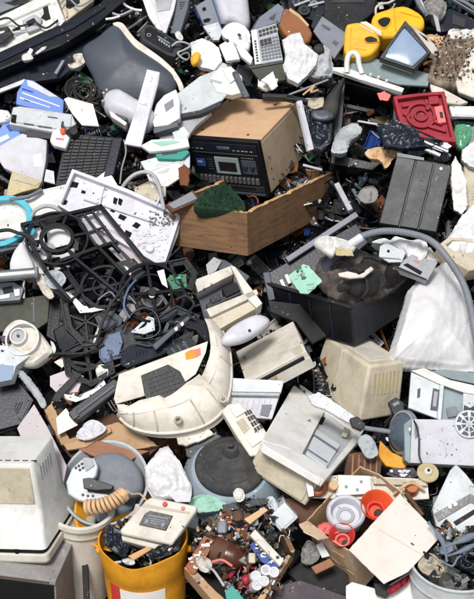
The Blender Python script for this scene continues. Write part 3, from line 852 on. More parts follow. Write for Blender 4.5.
# slate curved screen
def curved_screen():
    M = plane(130, 68, .17, (-.10, .30)); r = thing('curved_screen', 'large slate blue curved screen with pale rim at the top left', 'screen', M)
    o = [(82, 51), (98, 37), (115, 25), (128, 38), (136, 47), (148, 55), (164, 66), (177, 80), (170, 96), (150, 104), (112, 100), (98, 96), (94, 80)]
    ox = outline(M, o, 5)
    B().dome(ox, .060, .05, .003, 6, 16, .7).build('glass_face', 'slate', r, smooth=True, angle=70)
    rim = [(113, 25), (118, 23), (124, 25), (130, 33), (137, 41), (148, 49), (163, 60), (176, 73), (184, 88), (180, 92), (176, 82), (163, 68), (147, 57), (135, 49), (127, 40), (119, 30)]
    B().prism(outline(M, rim, 4), -.13, .012).build('pale_rim', 'cream', r, .005)
    B(Matrix.Translation((.004, .004, -.055))).dome(ox, .01, .12, 0, 1, 14, .5).build('shell', 'slatelight', r, smooth=True, angle=70)
    rg = random.Random(4); b = B()
    for _ in range(26):
        x, y = uv(M, rg.uniform(110, 134), rg.uniform(48, 72)); b.box(x - .003, x + .003, y - .001, y + .001, .026, .0362)
    o_ = b.build('speckling', 'slatelight', r); o_['kind'] = 'stuff'
curved_screen()
def stereo():
    M = plane(163, 42, .24, (.1, .42), (1, -.45, 0)); r = thing('car_stereo', 'black car stereo with white markings beside the pale rim of the curved screen', 'stereo', M)
    o = [(140, 31), (146, 24), (152, 25), (178, 41), (183, 46), (175, 57), (168, 55), (142, 40)]
    B().prism(outline(M, o), -.07, 0).build('body', 'charcoal', r, .003)
    B().prism(outline(M, [(145, 29), (150, 27), (176, 43), (172, 53), (166, 51), (145, 38)]), -.002, .006).build('faceplate', 'black', r, .002)
    b = B()
    for i in range(5):
        a = (159 + i * 2.4, 39.5 + i * 1.6); b.prism(outline(M, [(a[0], a[1]), (a[0] + 1.5, a[1] + .9), (a[0] + .9, a[1] + 2.6), (a[0] - .6, a[1] + 1.7)]), .005, .008)
    b.build('buttons', 'lightgrey', r)
    B().prism(outline(M, [(158, 36.5), (170, 43.8), (169.4, 45), (157.4, 37.7)]), .005, .0075).build('display_strip', 'grey', r)
    q = uv(M, 149, 36); B().flatring((q.x, q.y), .006, .010, .005, .009, 20).build('knob_ring', 'grey', r)
stereo()
slab('plastic_sheet', 'tall lavender white panel at the top with a folded left edge', 'panel', [(140, -8), (178, -8), (174, 10), (166, 33), (160, 32), (150, 18)], 'lavender', .17, (-.15, .35), .02, .002, parts=[('folded_edge', 'white', [(140, -8), (147, -8), (156, 12), (163, 32), (158, 31), (149, 18)], -.012, .012, .002), ('inner_sheet', 'lightgrey', [(153, -8), (174, -8), (170, 10), (158, 12)], -.001, .004)])
slab('casing_bar', 'dark slate bar standing at the top right of the lavender panel', 'bar', [(178, -8), (191, -8), (188, 8), (180, 35), (170, 33), (174, 16)], 'slate', .19, (-.1, .3), .04, .004)
def metal_bracket():
    M = plane(130, 12, .12, (0, .5)); r = thing('metal_bracket', 'pale bent metal bracket arms between black rail and lavender panel', 'bracket', M)
    for q in ([(116, 3), (122, 2), (126, 7), (134, 11), (142, 12)], [(113, 15), (120, 17), (128, 14), (134, 11)], [(106, 21), (113, 20), (120, 18)]):
        B().tube([(*uv(M, *p), .01) for p in q], .008, 7, 5).build('arm', 'metal', r, smooth=True)
    q = uv(M, 119, 3); B().flatring((q.x, q.y), .008, .018, .0, .02, 18).build('eyelet', 'metal', r)
metal_bracket()
lump('plastic_scrap', 'small white tooth shaped scrap right of the car stereo', 'scrap', [(175, 33), (179, 31), (183, 37), (181, 40), (177, 38)], 'white', .22, (0, .4), .012, .01, .004, 30, crease=0.014, torn=.006)
cable('cable', 'thin white tangled lead at the right end of the car stereo', [(172, 46, .25), (178, 42, .27), (186, 43, .26), (190, 46, .24), (184, 50, .25), (178, 53, .26), (182, 58, .24), (187, 60, .22)], .005, 'lightgrey')
cable('cable', 'grey looping lead under the right end of the car stereo', [(176, 60, .22), (183, 54, .24), (188, 53, .24), (189, 58, .22), (182, 62, .21)], .004, 'grey')
slab('pump_nozzle', 'dark slate moulded handle with two openings at the top', 'handle', [(195, 6), (211, -4), (220, 22), (222, 30), (210, 28), (203, 24)], 'slatelight', .17, (-.1, .35), .03, .005,
     parts=[('opening', 'hole', [(202, 8), (205.5, 7), (206.5, 10), (203, 11.5)], -.001, .002), ('opening', 'hole', [(203, 20), (208, 18), (211, 19), (209, 22), (204, 23)], -.001, .002)])
slab('plastic_sheet', 'small bluish white panel below the slate handle', 'panel', [(203, 26), (218, 22), (223, 31), (219, 40), (213, 40), (208, 33)], 'bluewhite', .185, (0, .4), .02, .002)
lump('monitor_shell', 'smooth lavender grey monitor shell beside the slate handle at the top', 'monitor shell', [(211, -10), (243, -10), (250, 17), (249, 29), (242, 31), (232, 26), (222, 24), (216, 8)], 'lavender', .16, (.05, .4), .05, .12, .002, 4, sm=4, power=.4, flat=.4)
slab('casing_bar', 'dark blue bar between the slate handle and the lavender shell', 'bar', [(210, -8), (215, -8), (222, 12), (226, 24), (221, 24)], 'steelblue', .19, (0, .3), .02)
lump('foam_moulding', 'rounded white foam moulding with a dark notch left of the silver keypad', 'foam', [(222, 30), (228, 24), (236, 22), (245, 26), (250, 34), (250, 46), (247, 50), (238, 47), (228, 40), (223, 36)], 'foam', .24, (0, .4), .03, .05, .008, 16, crease=.008, torn=.004, facets=7, rings=16)
slab('notch_tape', 'small dark tape mark stuck on the rounded foam moulding', 'tape', [(237, 34), (240, 33), (241.5, 36), (239, 37)], 'charcoal', .283, (0, .4), .002)
slab('foam_plate', 'tilted white foam plate with one hole below the rounded moulding', 'plate', [(219, 45), (231, 38), (236, 48), (240, 59), (226, 61)], 'foam', .27, (-.1, .4), .02, .002, parts=[('hole', 'rubber', [(225, 40), (228, 39), (229.5, 41.5), (227, 43)], -.001, .002)])
slab('foam_plate', 'narrow white foam wedge between keypad and tilted foam plate', 'plate', [(236, 46), (243, 46), (253, 58), (251, 64), (241, 56)], 'foam', .26, (.1, .4), .02, .002)
crumple('packaging_bag', 'crumpled white packaging bag with a yellow spot', [(190, 42), (202, 38), (212, 42), (219, 48), (222, 60), (214, 70), (200, 66), (192, 60), (191, 50)], 'white', .22, (-.1, .45), .04, .05, .02, .03, 9)
lump('yellow_label', 'round yellow label stuck on the crumpled packaging bag', 'label', [(191, 57), (196, 52), (200, 54), (198, 62), (193, 66), (191, 63)], 'yellow', .255, (-.35, .3), .012, .02, .004, 20)
slab('foam_plate', 'pale blue white block under the crumpled packaging bag', 'block', [(213, 60), (222, 62), (232, 66), (234, 78), (220, 76), (212, 70)], 'bluewhite', .20, (-.1, .4), .05, .003)

def keypad():
    q = [(251, 31), (276, 23), (283, 60), (255, 65)]
    M = plane(266, 45, .25, (-.05, .35)); r = thing('button_console', 'silver keypad panel with rows of dark keys at the top middle', 'keypad', M)
    B().prism(outline(M, q), -.025, 0).build('panel', 'lightgrey', r, .002)
    B().prism(outline(M, quad_sub(q, .0, .22, 0, 1)), -.001, .004).build('white_strip', 'white', r, .001)
    grid_keys('key_block', r, M, quad_sub(q, .27, .98, .04, .26), 5, 2, 'charcoal', -.001, .005, .8, .6)
    grid_keys('key_block', r, M, quad_sub(q, .27, .98, .32, .94), 6, 7, 'slatelight', -.001, .005, .8, .55)
    grid_keys('key_block', r, M, quad_sub(q, .27, .72, .33, .52), 3, 2, 'charcoal', .003, .0065, .75, .7)
    grid_keys('side_marks', r, M, quad_sub(q, .04, .18, .3, .95), 1, 8, 'charcoal', .003, .0055, .6, .7)
keypad()
slab('casing_slab', 'slate grey sloping slab behind the silver keypad', 'slab', [(250, 31), (258, 18), (278, 3), (284, 8), (280, 22), (252, 33)], 'slatelight', .20, (-.2, .5), .03, .003)
slab('brown_shell', 'brown curved board with rounded end behind the white cloth at the top', 'board', [(277, 12), (282, 8), (290, 8), (300, 15), (309, 25), (313, 33), (310, 41), (303, 44), (294, 40), (284, 33), (279, 24)], 'brown', .20, (.1, .45), .05, .012, parts=[('worn_edge', 'tan', [(290, 8), (300, 15), (309, 25), (308, 27), (298, 17), (289, 11)], -.003, .002)])
slab('casing_slab', 'dark olive sheet directly under the silver keypad', 'slab', [(249, 67), (283, 61), (286, 80), (262, 84)], 'olive', .215, (0, .1), .04, .003, parts=[('rim_strip', 'charcoal', [(249, 67), (283, 61), (283, 63), (250, 69)], -.001, .006)])
crumple('cloth_bag', 'bright white crumpled bag right of the silver keypad', [(282, 40), (290, 34), (300, 32), (304, 42), (318, 54), (316, 64), (306, 76), (298, 83), (288, 78), (283, 66), (286, 54)], 'foam', .25, (0, .4), .05, .06, .02, .04, 9)
crumple('packaging_bag', 'small white bag scrap above the top right of the television', [(258, 76), (270, 72), (278, 78), (277, 86), (266, 90), (258, 86)], 'white', .20, (0, .4), .02, .03, .01, .02, 12)
slab('plastic_shard', 'jagged white shard behind the television top', 'shard', [(261, 80), (273, 71), (278, 86), (272, 90), (268, 84)], 'foam', .25, (.1, .4), .008, torn=.004)
slab('plastic_sheet', 'grey rail lying along the back edge of the television top', 'panel', [(262, 93), (288, 94), (308, 99), (308, 102), (286, 98), (263, 97)], 'charcoal', .22, (0, .5), .03, .003)
def gearbox():
    M = plane(305, 9, .12, (0, .4)); r = thing('gear_mechanism', 'black gear mechanism with grey levers at the top', 'mechanism', M)
    B().prism(outline(M, [(288, -6), (324, -8), (326, 8), (316, 20), (298, 14), (288, 8)]), -.06, -.01).build('base', 'black', r, .003)
    for c, R, m in (((304, 11), .030, 'charcoal'), ((314, 5), .022, 'grey'), ((296, 3), .020, 'slate')):
        q = uv(M, *c); b = B().cyl((q.x, q.y, -.012), (q.x, q.y, .01), R, R, 20); b.flatring((q.x, q.y), R * .3, R * .5, .009, .018, 16); b.build('gear', m, r, .001)
    for a, c in (((294, 8), (310, 2)), ((308, 8), (324, 4)), ((300, 0), (322, -4))): B().bar(uv(M, *a), uv(M, *c), .012, .01, .02).build('lever', 'metal', r, .001)
gearbox()
slab('big_television', 'large black television back at the top beside the yellow cases', 'television', [(320, -8), (378, -8), (374, 12), (348, 34), (330, 26), (312, 28)], 'black', .12, (-.05, .4), .08, .006, parts=[('side_face', 'blueblack', [(318, 4), (324, -2), (324, 14), (314, 30), (311, 28)], -.001, .01), ('vent_band', 'charcoal', [(332, 0), (366, 0), (364, 3), (332, 3)], -.001, .004)])
slab('slate_sheet', 'lavender slate panel with dents leaning below the black television back', 'panel', [(322, 16), (346, 33), (344, 44), (334, 59), (313, 31)], 'slatelight', .19, (-.15, .35), .02, .002, parts=[('dent', 'slate', [(323, 24), (331, 29), (329, 31), (321, 26)], -.001, .0015), ('dent', 'slate', [(334, 40), (339, 43), (336, 46), (332, 43)], -.001, .0015)])
lump('plastic_hood', 'dirty grey crumpled plastic hood beside the white bag at the top', 'hood', [(316, 52), (322, 46), (328, 48), (332, 58), (332, 76), (310, 76), (312, 64)], 'lightgrey', .20, (.1, .3), .05, .05, .012, 12, crease=0.02, torn=.006)
lump('rubber_stopper', 'small black cap with white ring at the tip of the grey hood', 'cap', [(313, 48), (318, 44), (323, 46), (324, 52), (318, 55), (314, 53)], 'rubber', .24, (0, .3), .02, .02, .003, 20)

# yellow cases
def yellow_case(label, pts, l, n, slot, bev, lines):
    M = plane(sum(p[0] for p in pts) / len(pts), sum(p[1] for p in pts) / len(pts), l, n)
    r = thing('yellow_case', label, 'case', M)
    B().prism(outline(M, pts, 3), -.12, 0).build('shell', 'yellow', r, bev, seg=4)
    B().prism(outline(M, slot, 3), -.004, .003).build('handle_opening', 'deepblack', r, .001)
    o, i = outline(M, slot, 3), None
    c = sum((Vector(p) for p in o), Vector((0, 0))) / len(o)
    B().ringpoly([tuple(c + (Vector(p) - c) * 1.22) for p in o], o, -.004, .006).build('slot_rim', 'yellow', r, .0015)
    for m_, a_, b_ in lines: B().bar(uv(M, *a_), uv(M, *b_), .006, -.004, .0025).build('moulded_line', m_, r, .001)
    return r
yellow_case('yellow moulded case with black handle slot left of the small monitor', [(346, 26), (350, 23), (361, 22), (370, 27), (378, 33), (380, 44), (372, 54), (360, 57), (346, 55), (344, 40)], .29, (-.05, .3), [(365, 39), (370, 37), (376, 39), (377, 42), (370, 43), (366, 42)], .014, [('bucketyellow', (351, 28), (350, 50)), ('cream', (360, 25), (374, 33)), ('bucketyellow', (354, 48), (366, 50))])
slab('case_lid', 'cream lid edge on the top right of the left yellow case', 'lid', [(360, 22), (366, 21), (382, 31), (381, 36), (372, 30)], 'cream', .30, (0, .4), .01, .002)
yellow_case('yellow moulded case with a dark opening behind the small monitor', [(374, 14), (385, 9), (403, 5), (416, 10), (424, 17), (424, 27), (414, 33), (398, 36), (378, 36), (372, 25)], .25, (.05, .45), [(378, 21), (384, 18), (390, 19), (389, 24), (384, 28), (379, 25)], .018, [('bucketyellow', (394, 9), (396, 32)), ('bucketyellow', (400, 12), (420, 18))])

def small_monitor():
    q = [(405, 21), (431, 53), (414, 71), (379, 59)]
    M = plane(405, 48, .31, (-.05, .28)); r = thing('small_monitor', 'small monitor with pale blue screen and black bezel tilted on the yellow cases', 'monitor', M)
    inn = [(404, 28), (427, 53), (412, 67), (383, 57)]
    B().ringpoly(outline(M, q), outline(M, inn), -.03, .01).build('bezel', 'black', r, .004)
    B().dome(outline(M, [(404, 27), (416, 39), (428, 53), (420, 61), (412, 68), (397, 63), (382, 57), (392, 43)], 3), .010, .03, 0, 1, 10).build('screen', 'screenblue', r, smooth=True, angle=70)
    o = outline(M, q); back = [(x * .55 + .01, y * .55 + .02) for x, y in o]
    B().hexa([(x, y, -.20) for x, y in back], [(x * .99, y * .99, -.031) for x, y in o]).build('rear_shell', 'cream', r, .004)
    B().prism(outline(M, [(381, 59), (386, 50), (388, 51), (384, 58)]), .009, .013).build('control_strip', 'charcoal', r)
small_monitor()
slab('monitor_side', 'cream side shell right of the small tilted monitor', 'shell', [(410, 24), (425, 34), (437, 47), (438, 56), (432, 53)], 'cream', .27, (.35, .35), .04, .004)
def foam_block():
    M = plane(450, 58, .22, (-.1, .42)); r = thing('stone_slab', 'rough speckled brown slab of rubble at the top right', 'slab', M)
    o = outline(M, [(427, 80), (432, 60), (448, 32), (460, 30), (486, 38), (486, 60), (462, 86), (440, 86)])
    B().dome(rough_poly(o, .012, .012, 3), .03, .10, .035, 26, 22, .3, 2, .02, .5).build('slab', 'stone', r, smooth=True, angle=50)
    rg = random.Random(9); b = B()
    for _ in range(260):
        x, y = uv(M, rg.uniform(434, 478), rg.uniform(38, 82)); s = rg.uniform(.0015, .006)
        b.m = rg.choice((0, 1, 1, 2)); b.X = sub(Matrix(), x, y, .028 + rg.uniform(-.004, .008), rg.random() * 3, rg.random() * 3, rg.random() * 3); b.box(-s, s, -s * .7, s * .7, -s * .5, s * .5)
    b.X = Matrix(); o_ = b.build('pebbles', ['rust', 'charcoal', 'cream'], r); o_['kind'] = 'stuff'
foam_block()
lump('paper_wad', 'pale crumpled paper wad at the upper end of the speckled slab', 'paper', [(448, 32), (454, 28), (468, 30), (486, 24), (486, 40), (470, 38), (452, 38)], 'paper', .27, (0, .5), .03, .03, .015, 20, crease=0.02, torn=.006)
slab('plastic_sheet', 'cream curved casing at the right edge below the speckled slab', 'panel', [(486, 42), (472, 48), (461, 68), (455, 82), (458, 92), (486, 102)], 'cream', .25, (-.2, .35), .04, .006)
lump('rag', 'crumpled grey rag at the top right above the yellow case', 'rag', [(424, 2), (432, -4), (446, 2), (445, 14), (438, 20), (432, 14), (425, 12)], 'rag', .14, (0, .4), .03, .04, .02, 18, crease=0.03, torn=.006)
slab('plastic_strip', 'pale feather shaped strip hanging below the grey rag', 'strip', [(433, 14), (438, 17), (441, 32), (437, 31)], 'lightgrey', .16, (.1, .3), .006)
lump('shoe_sole', 'small cream and brown curl between monitor side and speckled slab', 'sole', [(428, 34), (440, 36), (446, 38), (442, 46), (434, 52), (436, 42), (428, 38)], 'tan', .23, (0, .4), .01, .02, .006, 20, crease=0.014, torn=.006)
slab('plastic_strip', 'steel blue bar crossing the top right corner', 'bar', [(443, -6), (452, -8), (486, 12), (486, 20)], 'slatelight', .13, (.1, .4), .02, .002)
slab('plastic_strip', 'pale grey bar along the very top right corner', 'bar', [(456, -8), (468, -8), (486, 0), (486, 6)], 'lightgrey', .15, (.1, .4), .02, .002)
slab('casing_bar', 'dark lavender bar left of the grey rag at the top right', 'bar', [(412, -8), (419, -8), (430, 14), (426, 16), (418, 6)], 'slatelight', .13, (0, .4), .02, .002)
cable('cable', 'cream wire loop above the left yellow case', [(376, 16, .2), (376, 8, .22), (381, 4, .22), (388, 3, .2), (394, 0, .18)], .006, 'cream')
slab('black_case', 'black machine corner at the top right under the steel blue bar', 'machine', [(436, 14), (450, 8), (486, 24), (486, 36), (452, 30), (442, 32)], 'blueblack', .08, (0, .4), .06, .004, parts=[('grille', 'charcoal', [(452, 14), (466, 20), (464, 28), (452, 24)], -.001, .004)])

# greenish plate and hook
def shelf():
    M = plane(385, 75, .20, (.05, .55)); r = thing('glass_shelf', 'grey green sheet with a white front edge over the dark open cabinet', 'shelf', M)
    B().prism(outline(M, [(359, 55), (395, 63), (430, 74), (428, 86), (398, 84), (346, 68)]), -.012, 0).build('sheet', 'greygreen', r, .002)
    B().prism(outline(M, [(332, 68), (345, 68), (372, 78), (404, 89), (402, 93), (366, 82), (333, 71)]), -.016, .006).build('front_edge', 'white', r, .002)
    b = B()
    for p in ((370, 77), (378, 79.5), (386, 83)):
        q = uv(M, *p); b.cyl((q.x, q.y, .005), (q.x, q.y, .02), .008, .006, 10)
    b.build('knobs', 'cream', r, smooth=True)
shelf()
def hook():
    M = plane(352, 62, .25, (0, .2)); r = thing('cabinet_hook', 'white arched plastic bracket at the left end of the grey green sheet', 'bracket', M)
    B().tube([(*uv(M, *p), .0) for p in ((347, 73), (347, 62), (349, 55), (354, 53), (358, 57), (359, 64), (362, 74))], .013, 10, 6).build('arch', 'white', r, smooth=True)
    B().prism(outline(M, [(342, 70), (366, 74), (372, 80), (360, 80), (344, 74)]), -.02, .0).build('foot', 'white', r, .004)
hook()
def dark_cabinet():
    M = plane(362, 118, .06, (0, .2)); r = thing('dark_cabinet', 'gutted black cabinet open at the front under the grey green sheet', 'cabinet', M)
    o = outline(M, [(338, 76), (402, 92), (398, 150), (372, 172), (330, 165)]); i = outline(M, [(345, 84), (394, 97), (390, 144), (370, 163), (340, 156)])
    B().ringpoly(o, i, -.3, .02).build('walls', 'black', r, .004)
    B().prism(i, -.295, -.28).build('back', 'deepblack', r)
    for a, c in (((348, 98), (376, 104)), ((346, 116), (360, 118)), ((372, 112), (392, 118))): B().bar(uv(M, *a), uv(M, *c), .02, -.12, -.10).build('crossbar', 'charcoal', r, .002)
dark_cabinet()
lump('dark_hood', 'dark grey pointed sheet leaning left of the gutted black cabinet', 'sheet', [(345, 77), (340, 96), (336, 118), (322, 118), (324, 102), (332, 90)], 'rubber', .20, (-.1, .25), .02, .03, .004, 8, sm=3)
crumple('bin_bag', 'glossy black bin bag right of the television', [(306, 106), (322, 112), (334, 118), (332, 140), (322, 152), (312, 150), (306, 130)], 'blueblack', .16, (0, .4), .05, .06, .02, .03, 9)
lump('grey_shell', 'pale grey broken shell lying below the dark pointed sheet', 'shell', [(334, 140), (342, 128), (354, 123), (362, 128), (358, 136), (350, 142), (346, 152), (332, 152)], 'lightgrey', .15, (0, .4), .02, .04, .008, 12, crease=0.014, torn=.006)
slab('cloth_strip', 'cream strip lying behind the television and the black bag', 'strip', [(304, 98), (324, 97), (324, 106), (312, 110), (305, 106)], 'beige', .16, (0, .5), .02, .004)
rod('wire_rod', 'thin bronze rod slanting behind the television at the top', 'rod', (286, 96, .2), (328, 80, .2), .006, 'metal')
rod('wire_rod', 'dark rod crossing the thin bronze rod behind the television', 'rod', (300, 88, .19), (322, 92, .18), .007, 'darkmetal')
cable('cable', 'pale twisted wire end above the black bin bag', [(303, 95, .22), (309, 90, .24), (314, 86, .23), (311, 92, .24), (318, 90, .22)], .005, 'tan')
lump('grey_cloth', 'dusty grey patch of cloth under the dark pointed sheet', 'cloth', [(312, 112), (325, 110), (334, 116), (326, 120), (314, 118)], 'slate', .215, (0, .5), .01, .02, .004, 20)

# red case
def red_case():
    q = [(393, 98), (444, 93), (455, 143), (440, 138), (412, 128), (398, 120)]
    M = plane(424, 116, .28, (.02, .4)); r = thing('tool_case', 'open red moulded tool case half with circular recesses', 'tool case', M)
    o = [(393, 98), (417, 95), (444, 93), (449, 117), (456, 144), (440, 142), (404, 136), (397, 116)]
    i = [(397, 101), (418, 98), (441, 96), (446, 118), (451, 139), (440, 137), (408, 132), (401, 115)]
    B().ringpoly(outline(M, o), outline(M, i), -.03, .016).build('rim', 'red', r, .003)
    B().prism(outline(M, i), -.032, -.012).build('floor', 'red', r)
    X = M
    c = uv(M, 421, 115)
    b = B(); b.flatring((c.x, c.y), .055, .068, -.013, .004, 36); b.flatring((c.x, c.y), .022, .032, -.013, .002, 26); b.build('ring_ridge', 'red', r, .002)
    for a, e in (((402, 106), (412, 104)), ((404, 113), (410, 117)), ((426, 100), (428, 110)), ((432, 120), (442, 124)), ((429, 126), (446, 131))):
        B().bar(uv(M, *a), uv(M, *e), .016, -.013, .004).build('rib', 'red', r, .002)
    B().prism(outline(M, [(434, 108), (442, 106), (446, 123), (438, 124)]), -.013, .008).build('insert', 'pink', r, .002)
    B().prism(outline(M, [(439, 113), (442, 113), (443, 119), (440, 119)]), .007, .0095).build('insert_slot', 'charcoal', r)
    B().prism(outline(M, [(428, 97), (438, 96), (439, 104), (429, 105)]), -.013, .006).build('latch_block', 'red', r, .002)
red_case()
slab('wood_plank', 'pale cream wedge plank above the red tool case', 'plank', [(430, 84), (442, 88), (468, 102), (460, 104), (446, 103), (432, 92)], 'cream', .23, (0, .5), .02, .002)
slab('wood_plank', 'white plank end right of the red tool case', 'plank', [(449, 106), (486, 106), (486, 117), (452, 116)], 'white', .22, (0, .5), .02, .003)
slab('black_case', 'black machine casing right of the red tool case', 'machine', [(453, 119), (486, 118), (486, 132), (468, 128), (455, 130)], 'blueblack', .17, (.1, .4), .05, .004)
lump('green_bottle', 'green glass bottle shard right of the red tool case', 'bottle', [(455, 126), (466, 124), (474, 130), (470, 140), (463, 149), (456, 144)], 'greenglass', .20, (.1, .4), .03, .03, .006, 18, crease=0.014, torn=.006)
slab('plastic_sheet', 'grey panel end at the right edge below the black casing', 'panel', [(470, 128), (486, 118), (486, 150), (466, 150)], 'slatelight', .20, (-.2, .3), .03)
rod('metal_tube', 'upper chrome tube lying below the red tool case', 'tube', (399, 138, .25), (440, 156, .25), .013, 'chrome')
rod('metal_tube', 'lower chrome tube lying above the ribbed cabinet', 'tube', (412, 137, .27), (448, 152, .27), .011, 'chrome')
slab('paper_sheet', 'white paper corner on the chrome tubes', 'paper', [(424, 140), (442, 139), (452, 146), (446, 150), (430, 146)], 'paper', .265, (0, .5), .003)
crumple('dark_cloth', 'dark blue crumpled cloth left of the chrome tubes', [(378, 126), (394, 119), (408, 125), (428, 134), (444, 141), (430, 146), (404, 148), (384, 146)], 'blueblack', .30, (0, .45), .03, .05, .02, .03, 12)
lump('copper_scrap', 'torn tan scrap with frayed ends left of the ribbed cabinet top', 'scrap', [(365, 152), (376, 147), (390, 148), (402, 152), (394, 158), (386, 168), (380, 160), (370, 158)], 'tan', .18, (0, .4), .012, .02, .012, 26, crease=0.012, torn=.006)
slab('plastic_shard', 'pale pink torn scrap beside the upper left of the red tool case', 'scrap', [(377, 93), (384, 91), (391, 95), (388, 101), (380, 100)], 'pink', .22, (0, .4), .006, torn=.006)
cable('cable', 'thin grey lead winding over the dark cloth left of the chrome tubes', [(372, 132, .17), (380, 138, .19), (388, 134, .21), (396, 140, .2), (404, 136, .22), (410, 144, .2)], .004, 'grey')

# ================================================================== left, upper middle
slab('printed_case', 'light blue printed case with white lines at the left', 'case', [(25, 79), (33, 80), (64, 100), (63, 113), (40, 110), (16, 104), (17, 92)], 'blue', .15, (-.05, .45), .05, .004,
     parts=[('white_line', 'white', [(22, 92), (60, 106), (60, 107.2), (22, 93.4)], -.001, .002), ('white_line', 'white', [(20, 97), (50, 107), (50, 108), (20, 98.4)], -.001, .002), ('dark_print', 'bluedeep', [(22, 88), (33, 91.5), (33, 93), (22, 89.5)], -.001, .002), ('dark_print', 'bluedeep', [(24, 99), (30, 101), (30, 102), (24, 100.2)], -.001, .002), ('pale_face', 'lavender', [(27, 80), (34, 82), (58, 97), (50, 97), (28, 86)], -.001, .0025)])
slab('printed_case', 'blue case corner below the white receiver at the left edge', 'case', [(4, 122), (10, 120), (20, 132), (22, 140), (8, 152), (-8, 156), (-8, 140)], 'blue', .15, (-.1, .4), .05, .004, parts=[('white_print', 'white', [(-6, 140), (8, 134), (10, 138), (-6, 146)], -.001, .002), ('dark_print', 'bluedeep', [(6, 126), (10, 124), (14, 130), (10, 132)], -.001, .002)])
def receiver():
    M = plane(40, 122, .22, (0, .40)); r = thing('receiver_box', 'off white receiver box with a black square window at the left', 'receiver', M)
    o = [(13, 107), (20, 106), (72, 114), (76, 124), (66, 130), (58, 133), (9, 124)]
    B().prism(outline(M, o), -.08, 0).build('body', 'bluewhite', r, .004)
    B().prism(outline(M, [(14, 108), (72, 115.5), (71, 127), (60, 130), (11, 122)]), -.002, .006).build('front', 'bluewhite', r, .003)
    B().prism(outline(M, [(12, 115.5), (17, 116), (16, 123.5), (11, 122.5)]), .005, .009).build('window', 'hole', r)
    for p in ([(24, 123.5), (34, 125), (34, 126), (24, 124.6)], [(38, 126), (52, 128), (52, 129), (38, 127)], [(48, 117), (58, 118.4), (58, 119.6), (48, 118.2)]):
        B().prism(outline(M, p), .005, .0075).build('slot', 'slate', r)
    B().prism(outline(M, [(26, 129), (50, 131), (54, 137), (26, 134)]), -.07, -.02).build('underside', 'charcoal', r)
receiver()
slab('plastic_sheet', 'white rounded casing at the left edge above the blue case corner', 'panel', [(-8, 108), (8, 110), (12, 116), (8, 121), (-8, 124)], 'lavender', .18, (-.1, .4), .03, .006)
slab('white_card', 'bright white card lying above the black keyboard', 'card', [(64, 99), (68, 97), (93, 104), (99, 126), (82, 125), (72, 113)], 'paper', .23, (0, .5), .008, .001)
def connector():
    M = plane(60, 136, .25, (0, .35)); r = thing('wall_adapter', 'small white adapter with orange end beside the black keyboard', 'adapter', M)
    B().prism(outline(M, [(52, 133), (58, 128), (66, 134), (70, 138), (66, 149), (54, 146), (50, 141)]), -.03, .004).build('body', 'white', r, .005)
    B().dome(outline(M, [(60, 131), (63, 128), (66, 131), (66, 135), (62, 136)], 4), .02, .01, .003, 30, 5).build('orange_end', 'orange', r, smooth=True)
    B().prism(outline(M, [(62, 122), (64, 122), (64, 128), (61, 127)]), -.01, .008).build('pin', 'black', r, .001)
    q = uv(M, 74, 132); B().cyl((q.x, q.y, -.02), (q.x, q.y, .01), .022, .018, 14).build('dark_plug', 'rubber', r, .002)
    B().prism(outline(M, [(56, 138), (64, 139), (64, 141), (56, 140)]), .003, .006).build('red_mark', 'pink', r)
connector()
def coil(name, label, c, R, l, n, m, turns=7, r=.004, seed=0):
    rg = random.Random(seed); M = plane(c[0], c[1], l, n); b = B()
    for i in range(turns):
        a = rg.uniform(.6, 1.1) * R; ex = rg.uniform(.45, 1); ox, oy = rg.uniform(-.25, .25) * R, rg.uniform(-.25, .25) * R; th = rg.random() * 3
        pts = []
        for k in range(22):
            t = 6.283 * k / 22; x, y = a * math.cos(t), a * ex * math.sin(t)
            pts.append((ox + x * math.cos(th) - y * math.sin(th), oy + x * math.sin(th) + y * math.cos(th), rg.uniform(-.006, .006) + i * r * .8 + .01 * math.sin(t + i)))
        b.tube(pts, r, 6, 2, True)
    return tag(b.build(name, m, smooth=True, M=M, angle=70), label, 'cable')
coil('cable', 'tangled black cable coil right of the blue printed case', (83, 94), .065, .14, (0, .4), 'rubber', 8, .0045, 3)
def keyboard():
    q = [(67, 134), (122, 139), (112, 176), (56, 184)]
    M = plane(89, 158, .20, (-.05, .40)); r = thing('keyboard', 'black keyboard with ribbed keys lying at the upper left', 'keyboard', M)
    B().prism(outline(M, [(66, 133), (123, 138), (113, 182), (100, 184), (55, 186), (57, 176)]), -.02, 0).build('case', 'black', r, .003)
    grid_keys('keys', r, M, quad_sub(q, .03, .97, .03, .95), 7, 13, 'charcoal', -.001, .007, .84, .72)
    B().prism(outline(M, [(113, 140), (123, 139), (114, 176), (104, 178)]), -.005, .012).build('side_strip', 'blueblack', r, .003)
keyboard()
slab('printer_cover', 'large pale lavender cover at the left edge below the blue case corner', 'cover', [(22, 133), (47, 140), (46, 160), (42, 182), (12, 172), (4, 168), (-8, 150)], 'lavender', .16, (-.1, .35), .04, .004, parts=[('stain_plate', 'white', [(33, 155), (42, 153), (42, 166), (34, 167)], -.001, .001)])
slab('open_casing', 'translucent tan casing corner below the lavender cover at the left', 'casing', [(12, 171), (42, 181), (38, 188), (22, 192), (6, 198), (8, 186)], 'yellowed', .18, (-.1, .3), .03, .003, parts=[('inner_edge', 'beige', [(13, 174), (40, 183), (36, 186), (14, 180)], -.001, .004)])
slab('plastic_shard', 'lavender wedge between keyboard and tan casing corner', 'shard', [(46, 169), (54, 171), (55, 184), (44, 181)], 'lavender', .19, (0, .4), .01, .002)
